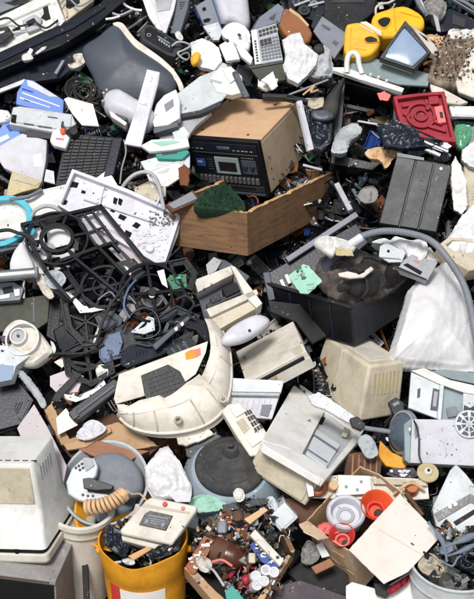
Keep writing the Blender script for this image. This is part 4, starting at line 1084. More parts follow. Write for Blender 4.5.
slab('long_plank', 'long lavender white plank standing on end over the curved screen', 'plank', [(147, 69), (160, 72), (158, 84), (150, 112), (141, 147), (124, 144), (136, 108)], 'lavender', .30, (-.05, .25), .02, .003, parts=[('seam', 'lightgrey', [(139, 103), (150, 106), (149.7, 106.8), (138.8, 103.8)], -.001, .001), ('edge_line', 'white', [(157, 73), (159, 73), (148, 115), (146, 114)], -.001, .003)])
def vacuum():
    M = plane(124, 112, .22, (-.05, .4)); r = thing('white_motor_case', 'white rounded motor housing behind the long lavender plank', 'motor housing', M)
    B().dome(outline(M, [(103, 102), (107, 94), (118, 91), (126, 95), (138, 102), (152, 110), (156, 120), (146, 130), (132, 124), (116, 118), (106, 112)], 4), .06, .06, .004, 9, 12, .5, 2, 0, .3).build('shell', 'lavender', r, smooth=True, angle=60)
    B().prism(outline(M, [(114, 113), (122, 114), (128, 120), (127, 124), (118, 120)]), .0, .03).build('dark_slot', 'slate', r, .002)
    B().prism(outline(M, [(110, 114), (114, 116), (128, 126), (126, 129), (112, 120)]), -.02, .03).build('lower_lip', 'white', r, .003)
    b = B()
    for p in ((105, 98), (108, 95), (104, 106)):
        q = uv(M, *p); b.cyl((q.x, q.y, .0), (q.x, q.y, .045), .008, .006, 8)
    b.build('studs', 'lightgrey', r, smooth=True)
vacuum()
def white_device():
    M = plane(166, 112, .25, (-.1, .35)); r = thing('card_reader', 'white device with a grey window right of the long lavender plank', 'device', M)
    B().prism(outline(M, [(156, 104), (164, 95), (176, 89), (180, 100), (180, 118), (168, 125), (154, 127), (152, 118)]), -.04, 0).build('body', 'white', r, .004)
    B().prism(outline(M, [(164, 105), (173, 99), (174, 106), (166, 112)]), -.001, .003).build('window', 'grey', r, .001)
    B().prism(outline(M, [(153, 128), (178, 121), (178, 126), (154, 133)]), -.05, -.004).build('lower_edge', 'slate', r, .002)
white_device()
def flat_lid():
    M = plane(198, 92, .22, (-.05, .45)); r = thing('closed_laptop', 'flat blue grey laptop lid with dark lower edge left of the television', 'laptop', M)
    B().prism(outline(M, [(174, 96), (200, 76), (216, 70), (236, 84), (222, 100), (200, 110), (168, 116), (165, 113)]), -.012, 0).build('lid', 'bluewhite', r, .003)
    B().prism(outline(M, [(165, 114), (200, 109), (222, 100), (221, 105), (200, 114), (168, 120)]), -.03, -.004).build('dark_base', 'charcoal', r, .003)
flat_lid()
slab('printer_casing', 'small white printer lid with dark crease above the television top', 'lid', [(210, 78), (218, 68), (231, 66), (242, 76), (244, 92), (232, 95), (216, 92)], 'white', .24, (0, .4), .04, .004, parts=[('crease', 'lightgrey', [(211, 79), (222, 82), (221, 84), (210, 81)], -.001, .002), ('flap', 'foam', [(222, 70), (230, 68), (239, 78), (230, 84)], -.001, .008)])
slab('casing_bar', 'dark slate stick slanting down behind the television top', 'bar', [(232, 72), (237, 70), (250, 96), (244, 98)], 'slate', .27, (0, .3), .02, .003)
slab('plastic_sheet', 'pale blue panel below the laptop lid left of the television', 'panel', [(158, 128), (190, 118), (212, 112), (196, 126), (186, 140), (170, 146), (160, 142)], 'lightgrey', .17, (0, .4), .03, .003, parts=[('badge', 'bluewhite', [(176, 134), (186, 131), (186, 137), (178, 140)], -.001, .002)])
slab('plastic_sheet', 'white corner panel directly left of the television front', 'panel', [(172, 132), (184, 126), (190, 134), (186, 142), (176, 144)], 'bluewhite', .20, (-.1, .3), .02, .003)
def tray_stack():
    M = plane(165, 156, .20, (0, .5)); r = thing('tray_stack', 'stack of white and teal plastic trays left of the television', 'trays', M)
    z = -.03
    for m, o in (('bluewhite', [(140, 160), (168, 152), (190, 152), (190, 166), (164, 172), (146, 170)]), ('teal', [(154, 152), (186, 149), (190, 154), (182, 161), (158, 160)]), ('white', [(141, 150), (152, 144), (188, 142), (190, 151), (174, 154), (150, 156)])):
        B().prism(outline(M, o), z, z + .02).build('tray', m, r, .004); z += .022
    B().prism(outline(M, [(152, 147), (174, 145), (180, 147), (162, 151)]), z - .003, z + .001).build('teal_edge', 'mint', r, .001)
    B().prism(outline(M, [(160, 153), (176, 152), (178, 155), (163, 157)]), -.01, .0145).build('dark_hollow', 'slate', r, .001)
tray_stack()
slab('plastic_sheet', 'white torn panel between teal trays and wooden tray', 'panel', [(146, 172), (172, 162), (184, 160), (180, 178), (168, 186), (152, 188)], 'white', .19, (0, .4), .015, .002)
slab('shoe_box', 'dirty cream flat box under the cable loop left of the wooden tray', 'box', [(134, 188), (150, 180), (166, 186), (166, 196), (148, 204), (136, 198)], 'beige', .18, (0, .4), .04, .003)
slab('rusty_plate', 'brown rusty plate end between the trays and the television', 'plate', [(178, 168), (184, 164), (190, 170), (188, 186), (180, 185)], 'rust', .20, (-.1, .2), .03, .002, torn=.005)
cable('cable', 'thick beige cable loop above the lavender chassis', [(122, 188, .22), (128, 180, .25), (136, 174, .27), (146, 172, .28), (154, 176, .28), (159, 186, .28), (162, 200, .27), (164, 210, .26)], .009, 'lightgrey')
cable('cable', 'thin beige cable beside the thick cable loop', [(156, 206, .25), (160, 194, .27), (156, 182, .28), (150, 176, .26)], .006, 'lavender')
cable('cable', 'pale thin lead hanging from the keyboard corner', [(124, 140, .22), (126, 152, .23), (122, 168, .23), (120, 184, .2)], .004, 'rag')
slab('white_sheet', 'white folded panel behind the lavender chassis and the beige cable', 'panel', [(96, 178), (108, 169), (122, 192), (112, 198), (98, 190)], 'paper', .20, (-.1, .4), .01, .002)
slab('white_sheet', 'large white panel between cyan bowl and lavender chassis', 'panel', [(20, 202), (40, 190), (66, 184), (70, 200), (60, 212), (34, 216), (24, 212)], 'white', .18, (0, .4), .02, .003)
cable('cable', 'grey cable arch above the big fan frame', [(32, 216, .27), (36, 210, .29), (46, 206, .30), (56, 208, .29), (62, 214, .27)], .009, 'lightgrey')
cable('cable', 'lavender grey cable below the tan casing corner', [(10, 200, .2), (20, 198, .22), (30, 196, .22), (42, 190, .21)], .009, 'slatelight')
def bowl():
    M = plane(2, 222, .20, (-.15, .55)); r = thing('cyan_bowl', 'white bowl with bright cyan rim at the left edge', 'bowl', M)
    B().lathe([(.06, -.09), (.10, -.05), (.128, .0), (.131, .0), (.103, -.055), (.06, -.095)], 44).build('bowl', 'white', r, smooth=True)
    B().flatring((0, 0), .112, .138, -.006, .012, 48).build('rim', 'cyan', r, .003)
    B().cyl((0, 0, -.09), (0, 0, -.02), .112, .112, 40).build('white_filling', 'white', r, .01)
bowl()
lump('cyan_scrap', 'small cyan cap under the upper left corner of the fan frame', 'cap', [(27, 229), (33, 227), (36, 232), (31, 236)], 'cyan', .27, (0, .4), .012, .01, .002, 20)

# lavender chassis
def chassis():
    M = plane(125, 220, .21, (.0, .42)); r = thing('moulded_chassis', 'lavender moulded chassis with cut out holes lying left of the wooden tray', 'chassis', M)
    o = [(73, 172), (96, 180), (150, 200), (182, 216), (178, 234), (166, 265), (156, 266), (140, 250), (120, 232), (88, 224), (58, 208)]
    B().prism(outline(M, o), -.012, 0).build('plate', 'lavender', r, .002)
    ro = [(73, 172), (128, 192), (182, 216), (166, 265), (156, 266), (58, 208)]
    ri = [(75, 176), (127, 196), (177, 218), (164, 259), (156, 260), (62, 207)]
    B().ringpoly(outline(M, ro), outline(M, ri), -.015, .03).build('rim', 'lavender', r, .003)
    hb = lambda nm, m, p, z=.0015: B().prism(outline(M, p), -.001, z).build(nm, m, r)
    for p in ([(71, 181), (79, 183), (77, 188), (69, 187)], [(62, 199), (68, 201), (66, 205), (60, 204)], [(114, 197), (118, 199), (116, 205), (113, 203)], [(119, 198), (123, 200), (121, 206), (118, 204)], [(120, 214), (127, 217), (124, 221), (118, 218)], [(136, 222), (141, 225), (137, 229), (132, 226)], [(126, 230), (132, 233), (130, 238), (124, 234)], [(112, 208), (116, 210), (114, 213), (110, 211)], [(82, 190), (86, 191.5), (85, 194), (81, 193)]): hb('hole', 'hole', p)
    rg = random.Random(2); b = B()
    for _ in range(70):
        x, y = rg.uniform(150, 176), rg.uniform(212, 226)
        b.bar(uv(M, x, y), uv(M, x + rg.uniform(-3, 3), y + rg.uniform(-2, 2)), .004, -.001, rg.uniform(.002, .012))
    b.build('terminal_block', 'slatelight', r)
    b = B()
    for _ in range(60):
        x, y = rg.uniform(132, 168), rg.uniform(226, 252); q = uv(M, x, y); s = rg.uniform(.002, .007)
        b.box(q.x - s, q.x + s, q.y - s, q.y + s * .6, -.001, rg.uniform(.002, .006))
    b.build('moulded_bosses', 'lavender', r, .001)
    B().bar(uv(M, 84, 200), uv(M, 150, 222), .008, -.001, .014).build('rib', 'lavender', r, .002)
    B().bar(uv(M, 104, 188), uv(M, 96, 220), .008, -.001, .014).build('rib', 'lavender', r, .002)
    B().prism(outline(M, [(94, 189), (104, 188), (106, 197), (97, 200)]), -.001, .006).build('white_patch', 'white', r, .001)
    q = uv(M, 150, 250); B().cyl((q.x, q.y, -.01), (q.x, q.y, .02), .022, .016, 20).build('white_knob', 'white', r, .004)
chassis()

# fan frames
def fan_frame():
    M = plane(80, 252, .28, (.08, .50)); r = thing('fan_shroud', 'large black plastic frame with a spoked fan opening and parallel bars', 'fan frame', M)
    def bars(nm, L, w, z0, z1, m='black'):
        b = B()
        for a, c in L: b.bar(uv(M, *a), uv(M, *c), w, z0, z1)
        return b.build(nm, m, r, .0015)
    bars('outer_frame', [((21, 226), (102, 207)), ((100, 206), (152, 270)), ((22, 226), (46, 272)), ((60, 262), (112, 244)), ((96, 246), (138, 288))], .014, -.014, .014)
    bars('corner_strut', [((46, 272), (70, 300)), ((112, 244), (120, 252)), ((74, 258), (126, 300))], .012, -.012, .012, 'blueblack')
    bars('parallel_bar', [((76, 217), (98, 248)), ((84, 214), (107, 245)), ((92, 211), (116, 243))], .010, -.010, .008, 'charcoal')
    bars('cross_bar', [((74, 216), (94, 211)), ((100, 246), (118, 241)), ((88, 232), (106, 226))], .008, -.012, .0, 'charcoal')
    c = uv(M, 57, 239)
    b = B().flatring((c.x, c.y), .058, .074, -.012, .014, 44); b.build('inner_ring', 'black', r, .002)
    b = B().flatring((c.x, c.y), .124, .134, -.012, .012, 56); b.build('outer_ring', 'black', r, .002)
    for k in range(6):
        a = rad(14 + 60 * k)
        B().bar((c.x + .074 * math.cos(a), c.y + .074 * math.sin(a)), (c.x + .125 * math.cos(a), c.y + .125 * math.sin(a)), .012, -.010, .010).build('spoke', 'black', r, .001)
    B().prism(outline(M, [(78, 220), (86, 216), (104, 240), (97, 246)]), -.03, -.02).build('backing', 'lightgrey', r)
fan_frame()
slab('mauve_sheet', 'pale mauve panel visible through the bars of the big fan frame', 'panel', [(100, 216), (126, 236), (146, 266), (128, 268), (106, 246), (92, 222)], 'mauve', .20, (.05, .45), .01, .002, parts=[('slot', 'charcoal', [(118, 250), (122, 250), (134, 262), (130, 264)], -.001, .002), ('slot', 'charcoal', [(112, 240), (116, 239), (120, 244), (117, 246)], -.001, .002)])
lump('blade_shard', 'white fan blade with pointed lower corner left of the fan frame', 'fan blade', [(10, 270), (12, 256), (18, 246), (23, 242), (28, 252), (36, 272), (22, 276)], 'foam', .24, (-.1, .35), .02, .01, .002, 10, sm=2)
def white_disc():
    M = plane(48, 250, .22, (.08, .5)); r = thing('fan_rotor', 'white round fan rotor behind the spoked fan opening', 'fan', M)
    for k in range(4):
        a0, a1 = rad(90 * k + 20), rad(90 * k + 96)
        pts = [(.03 * math.cos(a0), .03 * math.sin(a0))] + [(.115 * math.cos(a0 + (a1 - a0) * i / 8), .115 * math.sin(a0 + (a1 - a0) * i / 8)) for i in range(9)] + [(.03 * math.cos(a1), .03 * math.sin(a1))]
        B(Matrix.Rotation(rad(6), 4, 'X')).prism(pts, -.004, .002).build('blade', 'foam', r, .001)
    B().cyl((0, 0, -.02), (0, 0, .015), .036, .03, 24).build('hub', 'lightgrey', r, .003)
white_disc()
def fan_guard(label, c, R, l, n, spokes, m='black', rings=(1, .62, .3), hub=.14, w=.006):
    M = plane(c[0], c[1], l, n); r = thing('fan_guard', label, 'fan guard', M)
    for i, q in enumerate(rings): B().flatring((0, 0), R * q - w * (1.6 if i == 0 else 1), R * q, -w, w, 44).build('ring', m, r, .001)
    if hub: B().cyl((0, 0, -w * 2), (0, 0, w * 1.6), R * hub, R * hub * .8, 20).build('hub', 'rubber', r, .002)
    for k in range(spokes):
        a = 6.283 * k / spokes + .2
        B().bar((R * hub * .9 * math.cos(a), R * hub * .9 * math.sin(a)), ((R - w) * math.cos(a), (R - w) * math.sin(a)), w * 1.6, -w * .8, w * .8).build('spoke', m, r, .0008)
    return r
fan_guard('black fan guard with six thin spokes under the lower bar of the big fan frame', (105, 287), .105, .25, (-.05, .5), 6, 'black', (1, .5), .2, .008)
fan_guard('round black speaker guard with a glossy rim right of the spoked fan guards', (152, 293), .140, .27, (.22, .42), 4, 'glossblack', (1, .62), .16, .008)
fan_guard('small black ring guard above the cream basin', (87, 354), .085, .21, (-.1, .5), 4, 'black', (1,), .2, .011)
fan_guard('black guard half buried under the round speaker guard', (138, 318), .14, .22, (-.1, .4), 5, 'blueblack', (1, .55), .2, .010)
circuit_board('circuit_board', 'green board scrap seen through the round speaker guard', [(166, 280), (170, 275), (186, 274), (187, 287), (170, 290)], 'pcb', .25, (0, .4), 5, ('teal', 'charcoal'), 6)
slab('plastic_shard', 'white pointed shard inside the round speaker guard', 'shard', [(157, 271), (164, 269), (168, 288), (162, 284)], 'white', .285, (.1, .4), .006)
def shroud(label, pts, inner, l, n, spars, m='black', holes=()):
    M = plane(sum(p[0] for p in pts) / len(pts), sum(p[1] for p in pts) / len(pts), l, n); r = thing('frame_fragment', label, 'frame', M)
    B().ringpoly(outline(M, pts), outline(M, inner), -.012, .004).build('frame', m, r, .002)
    B().ringpoly(outline(M, pts), [tuple(Vector(a).lerp(Vector(c), .3)) for a, c in zip(outline(M, pts), outline(M, inner))], .0035, .012).build('lip', m, r, .001)
    for a, c, w in spars: B().bar(uv(M, *a), uv(M, *c), w, -.009, .007).build('spar', m, r, .001)
    for h in holes: B().flatring(uv(M, *h), .004, .009, .003, .010, 14).build('screw_eye', m, r, .0008)
shroud('glossy broken black frame with three spars lying below the big fan frame', [(60, 300), (84, 296), (118, 322), (110, 344), (84, 348), (66, 330)], [(68, 305), (83, 303), (109, 323), (104, 337), (86, 340), (73, 327)], .22, (-.05, .45), [((70, 316), (108, 330), .010), ((84, 302), (88, 342), .009), ((76, 330), (100, 312), .007)], 'black', [(63, 302), (113, 342), (68, 329)])
shroud('blue black torn frame with a broken corner right of the half buried guard', [(144, 326), (176, 306), (200, 316), (192, 338), (168, 352), (148, 346)], [(152, 329), (175, 314), (191, 320), (186, 333), (167, 344), (154, 339)], .235, (.1, .4), [((150, 338), (194, 322), .009), ((170, 312), (174, 348), .008)], 'blueblack', [(147, 327), (196, 318)])
shroud('small black square frame standing between hexagonal plate and ring guard', [(104, 360), (128, 352), (136, 368), (112, 380)], [(109, 362), (126, 357), (131, 367), (114, 375)], .225, (-.15, .35), [((108, 370), (132, 360), .007)], 'charcoal', [(106, 361), (133, 368)])
shroud('flat black frame end at the upper right of the round speaker guard', [(168, 262), (186, 258), (198, 274), (192, 292), (176, 286)], [(173, 267), (184, 265), (191, 275), (188, 284), (178, 280)], .24, (.1, .4), [((174, 278), (192, 268), .006)], 'black', [(171, 263), (193, 289)])
shroud('long black grille frame under the left side of the big fan frame', [(40, 262), (60, 258), (84, 292), (70, 304), (52, 292)], [(46, 266), (58, 264), (76, 291), (69, 297), (56, 287)], .235, (-.1, .5), [((48, 276), (66, 268), .006), ((54, 284), (72, 276), .006), ((60, 292), (78, 286), .006)], 'black', [(43, 264), (72, 301)])
def motor():
    M = plane(152, 300, .22, (.05, .4)); r = thing('fan_motor', 'dark fan motor inside the round speaker guard', 'motor', M)
    B().cyl((0, 0, -.06), (0, 0, .02), .06, .052, 24).build('body', 'rubber', r, .004)
    B().flatring((0, 0), .035, .048, .019, .028, 26).build('collar', 'darkmetal', r, .002)
    B().cyl((0, 0, .02), (0, 0, .05), .012, .012, 12).build('shaft', 'metal', r, smooth=True)
motor()
def tube_light(label, a, c, l, R, m, capm):
    A, C2 = P(*a, l), P(*c, l)
    r = thing('tube_light', label, 'tube', Matrix.Translation(A))
    v = C2 - A
    B().cyl((0, 0, 0), v, R, R, 20).build('tube', m, r, smooth=True)
    B().cyl(v * .96, v * 1.03, R * 1.12, R * 1.12, 20).build('end_cap', capm, r, .002)
tube_light('shiny white metal tube lying at the left edge below the white fan blade', (-10, 277), (37, 273), .28, .024, 'metal', 'grey')
slab('circuit_strip', 'dirty grey mechanism strip at the left edge below the metal tube', 'mechanism', [(-8, 284), (14, 282), (24, 288), (20, 300), (-8, 302)], 'grey', .20, (0, .4), .03, .002, parts=[('slot', 'deepblack', [(2, 288), (12, 286), (14, 292), (4, 294)], -.001, .002), ('contact', 'metal', [(-2, 296), (10, 294), (10, 298), (-2, 300)], -.001, .004), ('contact', 'metal', [(14, 290), (20, 289), (20, 296), (15, 297)], -.001, .005)])
slab('metal_bar', 'row of three dark pipes ending at the cyan bowl', 'pipes', [(-8, 240), (22, 238), (26, 246), (-8, 254)], 'slate', .22, (0, .5), .03, .006, parts=[('groove', 'deepblack', [(-8, 243), (22, 241), (22, 242.5), (-8, 245)], -.001, .001), ('groove', 'deepblack', [(-8, 248), (23, 244), (23, 245.5), (-8, 250)], -.001, .001)])
cable('cable', 'black cable curving from the left edge over the white fan blade', [(-6, 232, .26), (8, 230, .28), (18, 233, .3), (28, 236, .31), (38, 246, .31)], .008, 'rubber')
lump('glass_scrap', 'crumpled clear plastic lump in the lower corner of the fan frame', 'plastic scrap', [(44, 276), (52, 270), (62, 272), (66, 280), (58, 288), (48, 286)], 'clear', .27, (0, .4), .02, .02, .012, 26, crease=0.015, torn=.005)
lump('glass_scrap', 'dirty white crumpled strip running down from the white fan blade', 'plastic scrap', [(36, 276), (42, 274), (50, 288), (54, 296), (48, 298), (40, 288)], 'cream', .25, (0, .4), .012, .02, .008, 26, crease=0.012, torn=.005)

# left middle clutter
slab('olive_sheet', 'dark olive panel with a pale seam behind the white headphone shell', 'panel', [(-8, 304), (24, 298), (50, 294), (48, 322), (36, 330), (-8, 332)], 'olive', .14, (0, .3), .03, .003, parts=[('seam', 'slate', [(33, 299), (35, 299), (35, 322), (33, 323)], -.001, .003)])
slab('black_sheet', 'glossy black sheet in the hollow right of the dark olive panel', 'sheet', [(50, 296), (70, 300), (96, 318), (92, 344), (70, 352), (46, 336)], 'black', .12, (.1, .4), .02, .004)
slab('plastic_shard', 'white triangular shard with a thin arm below the fan guards', 'shard', [(65, 291), (74, 296), (84, 306), (108, 305), (106, 309), (92, 312), (80, 313), (74, 304)], 'white', .25, (0, .45), .006, .001)
def headphone():
    M = plane(28, 344, .22, (-.15, .35)); r = thing('white_shell', 'white rounded appliance shell with an oval recess at the left', 'shell', M)
    B().dome(outline(M, [(2, 342), (5, 329), (16, 320), (28, 322), (39, 331), (48, 343), (52, 352), (44, 360), (34, 366), (20, 365), (8, 356)], 4), .075, .06, .008, 14, 18, .5, 1, .01, .2, 9).build('shell', 'cream', r, smooth=True, angle=60)
    q = uv(M, 22, 340); b = B().flatring((q.x, q.y), .028, .036, .02, .056, 30); b.build('oval_rim', 'white', r, .003)
    B().flatring((q.x + .015, q.y - .01), .064, .072, .0, .046, 40).build('outer_rim', 'white', r, .003)
    B().cyl((q.x, q.y, .02), (q.x, q.y, .048), .028, .028, 26).build('recess', 'lightgrey', r, .002)
    B().cyl((q.x, q.y, .046), (q.x, q.y, .056), .006, .006, 10).build('pin', 'charcoal', r)
headphone()
slab('blue_box', 'light blue white box with dark corners at the left edge below the white shell', 'box', [(-8, 344), (10, 346), (30, 356), (16, 366), (12, 380), (-8, 384)], 'bluewhite', .24, (-.1, .4), .05, .003, parts=[('corner_mark', 'charcoal', [(1, 350), (4, 350), (4, 352), (1, 352)], -.001, .002), ('side_fold', 'screenblue', [(-8, 364), (14, 366), (12, 380), (-8, 384)], -.001, .004), ('latch', 'purple', [(0, 336), (9, 336), (10, 342), (2, 342)], -.02, .003)])
lump('plastic_scrap', 'white torn piece with small spikes right of the white shell', 'scrap', [(46, 350), (52, 344), (50, 340), (54, 343), (56, 350), (52, 354)], 'white', .22, (0, .4), .012, .01, .006, 26, crease=0.014, torn=.005)
slab('black_scrap_sheet', 'glossy black bent sheet leaning over the lower edge of the half buried guard', 'sheet', [(112, 330), (126, 322), (140, 334), (150, 352), (136, 362), (118, 352)], 'glossblack', .235, (-.2, .35), .012, .003)
slab('black_scrap_sheet', 'glossy blue black shard right of the hexagonal plate above the beige fascia', 'sheet', [(122, 352), (146, 340), (168, 344), (186, 336), (190, 342), (160, 356), (128, 368), (120, 364)], 'blueblack', .245, (.1, .5), .014, .003)
slab('black_scrap_sheet', 'curved black shell piece left of the small black ring guard', 'sheet', [(52, 330), (66, 322), (80, 330), (84, 344), (72, 356), (58, 350)], 'glossblack', .20, (-.2, .4), .02, .008)
slab('black_scrap_sheet', 'long black moulded strip hanging over the torn frame to the cream basin', 'strip', [(168, 322), (186, 314), (204, 320), (212, 336), (207, 344), (196, 330), (180, 326)], 'glossblack', .262, (.2, .35), .014, .003)
slab('black_scrap_sheet', 'dark slate wedge between the half buried guard and the triangular white shard', 'wedge', [(92, 312), (110, 310), (124, 318), (118, 330), (100, 328)], 'slate', .23, (-.1, .5), .012, .002)
slab('black_scrap_sheet', 'black louvre piece under the right edge of the big fan frame', 'louvre', [(116, 262), (134, 258), (146, 272), (130, 284)], 'charcoal', .255, (.1, .45), .012, .002)
shroud('wide black fan cover half with three broad spars under the hexagonal plate', [(62, 352), (86, 340), (112, 352), (116, 374), (92, 388), (66, 376)], [(70, 355), (86, 347), (105, 356), (108, 371), (91, 381), (72, 372)], .215, (-.1, .45), [((68, 362), (110, 368), .014), ((86, 344), (92, 384), .012)], 'glossblack', [(65, 354), (113, 373)])
slab('steel_plate', 'blue hexagonal steel plate among the black cables', 'plate', [(99, 348), (108, 335), (120, 331), (123, 342), (118, 358), (104, 363), (99, 357)], 'steelblue', .24, (0, .4), .01, .002)
slab('steel_plate', 'pale grey trapezoid plate framed by black arcs right of the hexagonal plate', 'plate', [(131, 332), (148, 316), (154, 318), (155, 330), (144, 334)], 'bluewhite', .27, (0, .5), .008, .001)
slab('steel_plate', 'dark blue star shaped bracket above the beige panel', 'bracket', [(134, 342), (142, 346), (150, 340), (156, 344), (150, 352), (154, 360), (144, 356), (136, 360), (138, 350)], 'steelblue', .22, (0, .4), .01, .002)
slab('casing_bar', 'slate arm slanting up to the fan guard above the hexagonal plate', 'bar', [(96, 322), (108, 306), (118, 302), (114, 314), (102, 326)], 'slate', .22, (-.1, .4), .015, .003)
slab('plastic_scrap', 'cream cardboard scrap at the rim of the half buried guard', 'scrap', [(119, 314), (128, 303), (135, 304), (136, 312), (124, 322)], 'rag', .24, (-.1, .4), .01, .002, torn=.004)
lump('brown_wad', 'rusty wad of wire above the pale trapezoid plate', 'wire wad', [(126, 324), (134, 318), (144, 312), (148, 316), (138, 324), (130, 330)], 'rust', .25, (0, .4), .015, .02, .012, 40, crease=0.015, torn=.005)
lump('white_clips', 'white crumpled clip beside the small black ring guard', 'clip', [(90, 340), (95, 334), (98, 326), (101, 328), (98, 340), (93, 346)], 'white', .23, (0, .4), .01, .01, .004, 26, crease=0.014, torn=.005)
lump('white_clips', 'white torn clip between the beige cardboard and hexagonal plate', 'clip', [(96, 368), (103, 364), (108, 370), (106, 378), (98, 378)], 'white', .23, (0, .4), .012, .02, .005, 26, crease=0.014, torn=.005)
slab('plastic_shard', 'white shard left of the small black ring guard', 'shard', [(54, 362), (64, 356), (68, 362), (62, 368)], 'white', .19, (0, .4), .006)
slab('beaded_shaft', 'long grey shaft with white beads pointing down left towards the beige panel', 'shaft', [(152, 345), (170, 330), (188, 315), (191, 318), (172, 335), (156, 350)], 'slate', .29, (.1, .4), .012, .004, parts=[('bead', 'white', [(180, 324), (183, 322), (184, 325), (182, 327)], -.001, .008), ('bead', 'white', [(174, 329), (177, 327), (178, 330), (176, 332)], -.001, .008)])
slab('dark_fin', 'black ribbed fin stack above the beige panel with the orange sticker', 'fins', [(166, 352), (190, 336), (198, 346), (190, 352), (170, 358)], 'black', .24, (.1, .4), .03, .002, parts=[('fin', 'slate', [(170, 349), (172, 348), (178, 355), (176, 356)], -.001, .006), ('fin', 'slate', [(176, 346), (178, 345), (184, 353), (182, 354)], -.001, .006), ('fin', 'slate', [(182, 342), (184, 341), (190, 350), (188, 351)], -.001, .006)])
for i, (lab, pts, rr, mm) in enumerate([
    ('thick black cable sweeping from the fan frame down to the hexagonal plate', [(132, 276, .3), (122, 290, .31), (110, 306, .3), (102, 324, .29), (96, 346, .27)], .0065, 'rubber'),
    ('black cable arc framing the pale trapezoid plate', [(122, 330, .27), (130, 316, .3), (144, 308, .31), (156, 314, .3), (160, 330, .28), (150, 338, .27), (134, 338, .26)], .0055, 'black'),
    ('black cable running over the dark clutter left of the small ring guard', [(40, 360, .2), (56, 354, .23), (72, 354, .24), (88, 352, .25), (104, 344, .25)], .006, 'rubber'),
    ('black cable crossing below the triangular white shard', [(60, 320, .18), (76, 330, .2), (90, 338, .22), (106, 330, .25), (118, 322, .27)], .005, 'blueblack'),
    ('dark cable winding above the beige panel', [(120, 352, .24), (134, 344, .26), (150, 346, .26), (164, 340, .27), (176, 330, .28), (190, 322, .27)], .005, 'charcoal'),
    ('thin grey lead zigzagging over the fan guards', [(98, 300, .27), (110, 292, .29), (118, 300, .29), (128, 296, .3), (136, 304, .3)], .004, 'slatelight'),
    ('black lead from the speaker guard to the printer mechanism', [(176, 300, .29), (186, 296, .3), (194, 304, .29), (188, 314, .29), (196, 320, .28)], .006, 'rubber'),
    ('bluish cable along the left side of the speaker guard', [(136, 280, .31), (128, 290, .32), (124, 306, .31), (130, 318, .3)], .005, 'steelblue'),
]):
    cable('cable', lab, pts, rr, mm)
slab('radiator_bar', 'black ribbed bar slanting up beside the beige panel', 'bar', [(68, 414), (72, 408), (114, 378), (120, 382), (116, 392), (80, 420), (74, 421)], 'charcoal', .25, (-.1, .4), .04, .006, parts=[('ridge', 'slate', [(76, 413), (114, 385), (115, 387), (78, 415)], -.001, .006), ('end_cap', 'black', [(69, 413), (76, 408), (80, 416), (74, 420)], -.01, .006)])
lump('curved_strip', 'grey white curved strip left of the cardboard box', 'strip', [(16, 370), (24, 372), (36, 386), (46, 402), (42, 408), (34, 396), (22, 380)], 'lightgrey', .19, (-.1, .4), .015, .02, .003, 10, crease=0.014, torn=.005)
slab('black_sheet', 'dark blue black sheet left of the mauve board', 'sheet', [(-8, 384), (16, 378), (34, 400), (22, 424), (-8, 432)], 'blueblack', .12, (-.1, .4), .02, .003)
slab('foam_ribbon', 'white curved ribbon below the small ring guard', 'ribbon', [(64, 394), (78, 396), (96, 388), (104, 380), (106, 384), (92, 396), (76, 402), (66, 399)], 'white', .22, (0, .4), .006, .001)
slab('tan_card', 'tan card with a black diagonal strip across it left of the ring guard', 'card', [(50, 376), (66, 370), (84, 376), (78, 392), (58, 394), (50, 386)], 'mauve', .19, (0, .4), .006, .001)
slab('black_strip', 'black diagonal strip across the tan card', 'strip', [(52, 400), (56, 392), (76, 372), (82, 374), (68, 390), (58, 402)], 'rubber', .215, (0, .4), .008, .001)
slab('mauve_board', 'pale mauve board with pointed top left of the cardboard box', 'board', [(34, 404), (48, 428), (67, 466), (62, 490), (54, 470), (50, 441), (22, 440), (17, 428)], 'mauve', .24, (-.1, .35), .012, .002)
def cardboard_box():
    M = plane(92, 430, .15, (0, .45)); r = thing('cardboard_box', 'crushed brown cardboard box with a white paper sheet at the left', 'box', M)
    B().prism(rough_poly(outline(M, [(44, 412), (60, 404), (84, 420), (112, 410), (140, 428), (168, 438), (150, 452), (120, 470), (80, 468), (58, 440)]), .006, .015, 2), -.06, -.03).build('base', 'darkwood', r, .002)
    B().prism(rough_poly(outline(M, [(44, 410), (52, 404), (60, 420), (70, 440), (100, 430), (82, 445), (62, 446)]), .004, .012, 5), -.03, .012).build('flap', 'cardboard', r, .002)
    B().prism(rough_poly(outline(M, [(98, 428), (118, 422), (146, 436), (158, 446), (132, 450), (104, 448), (94, 440)]), .004, .012, 8), -.03, .0).build('flap', 'cardboard', r, .002)
    B().prism(rough_poly(outline(M, [(70, 446), (88, 438), (126, 450), (150, 452), (120, 466), (90, 456)]), .004, .012, 11), -.02, .014).build('flap', 'brown', r, .002)
    B().prism(rough_poly(outline(M, [(64, 446), (84, 441), (110, 428), (112, 433), (86, 449), (68, 452)]), .003, .012, 13), .0, .02).build('flap', 'cardboard', r, .002)
cardboard_box()
slab('paper_sheet', 'white paper sheet lying in the crushed cardboard box', 'paper', [(56, 418), (66, 408), (78, 425), (58, 435)], 'paper', .20, (0, .45), .003, .0005)
lump('paper_sheet', 'crumpled lavender paper right of the white sheet in the cardboard box', 'paper', [(76, 436), (86, 422), (96, 420), (106, 428), (98, 436), (86, 440)], 'lavender', .20, (0, .45), .015, .01, .008, 22, crease=0.012, torn=.005)

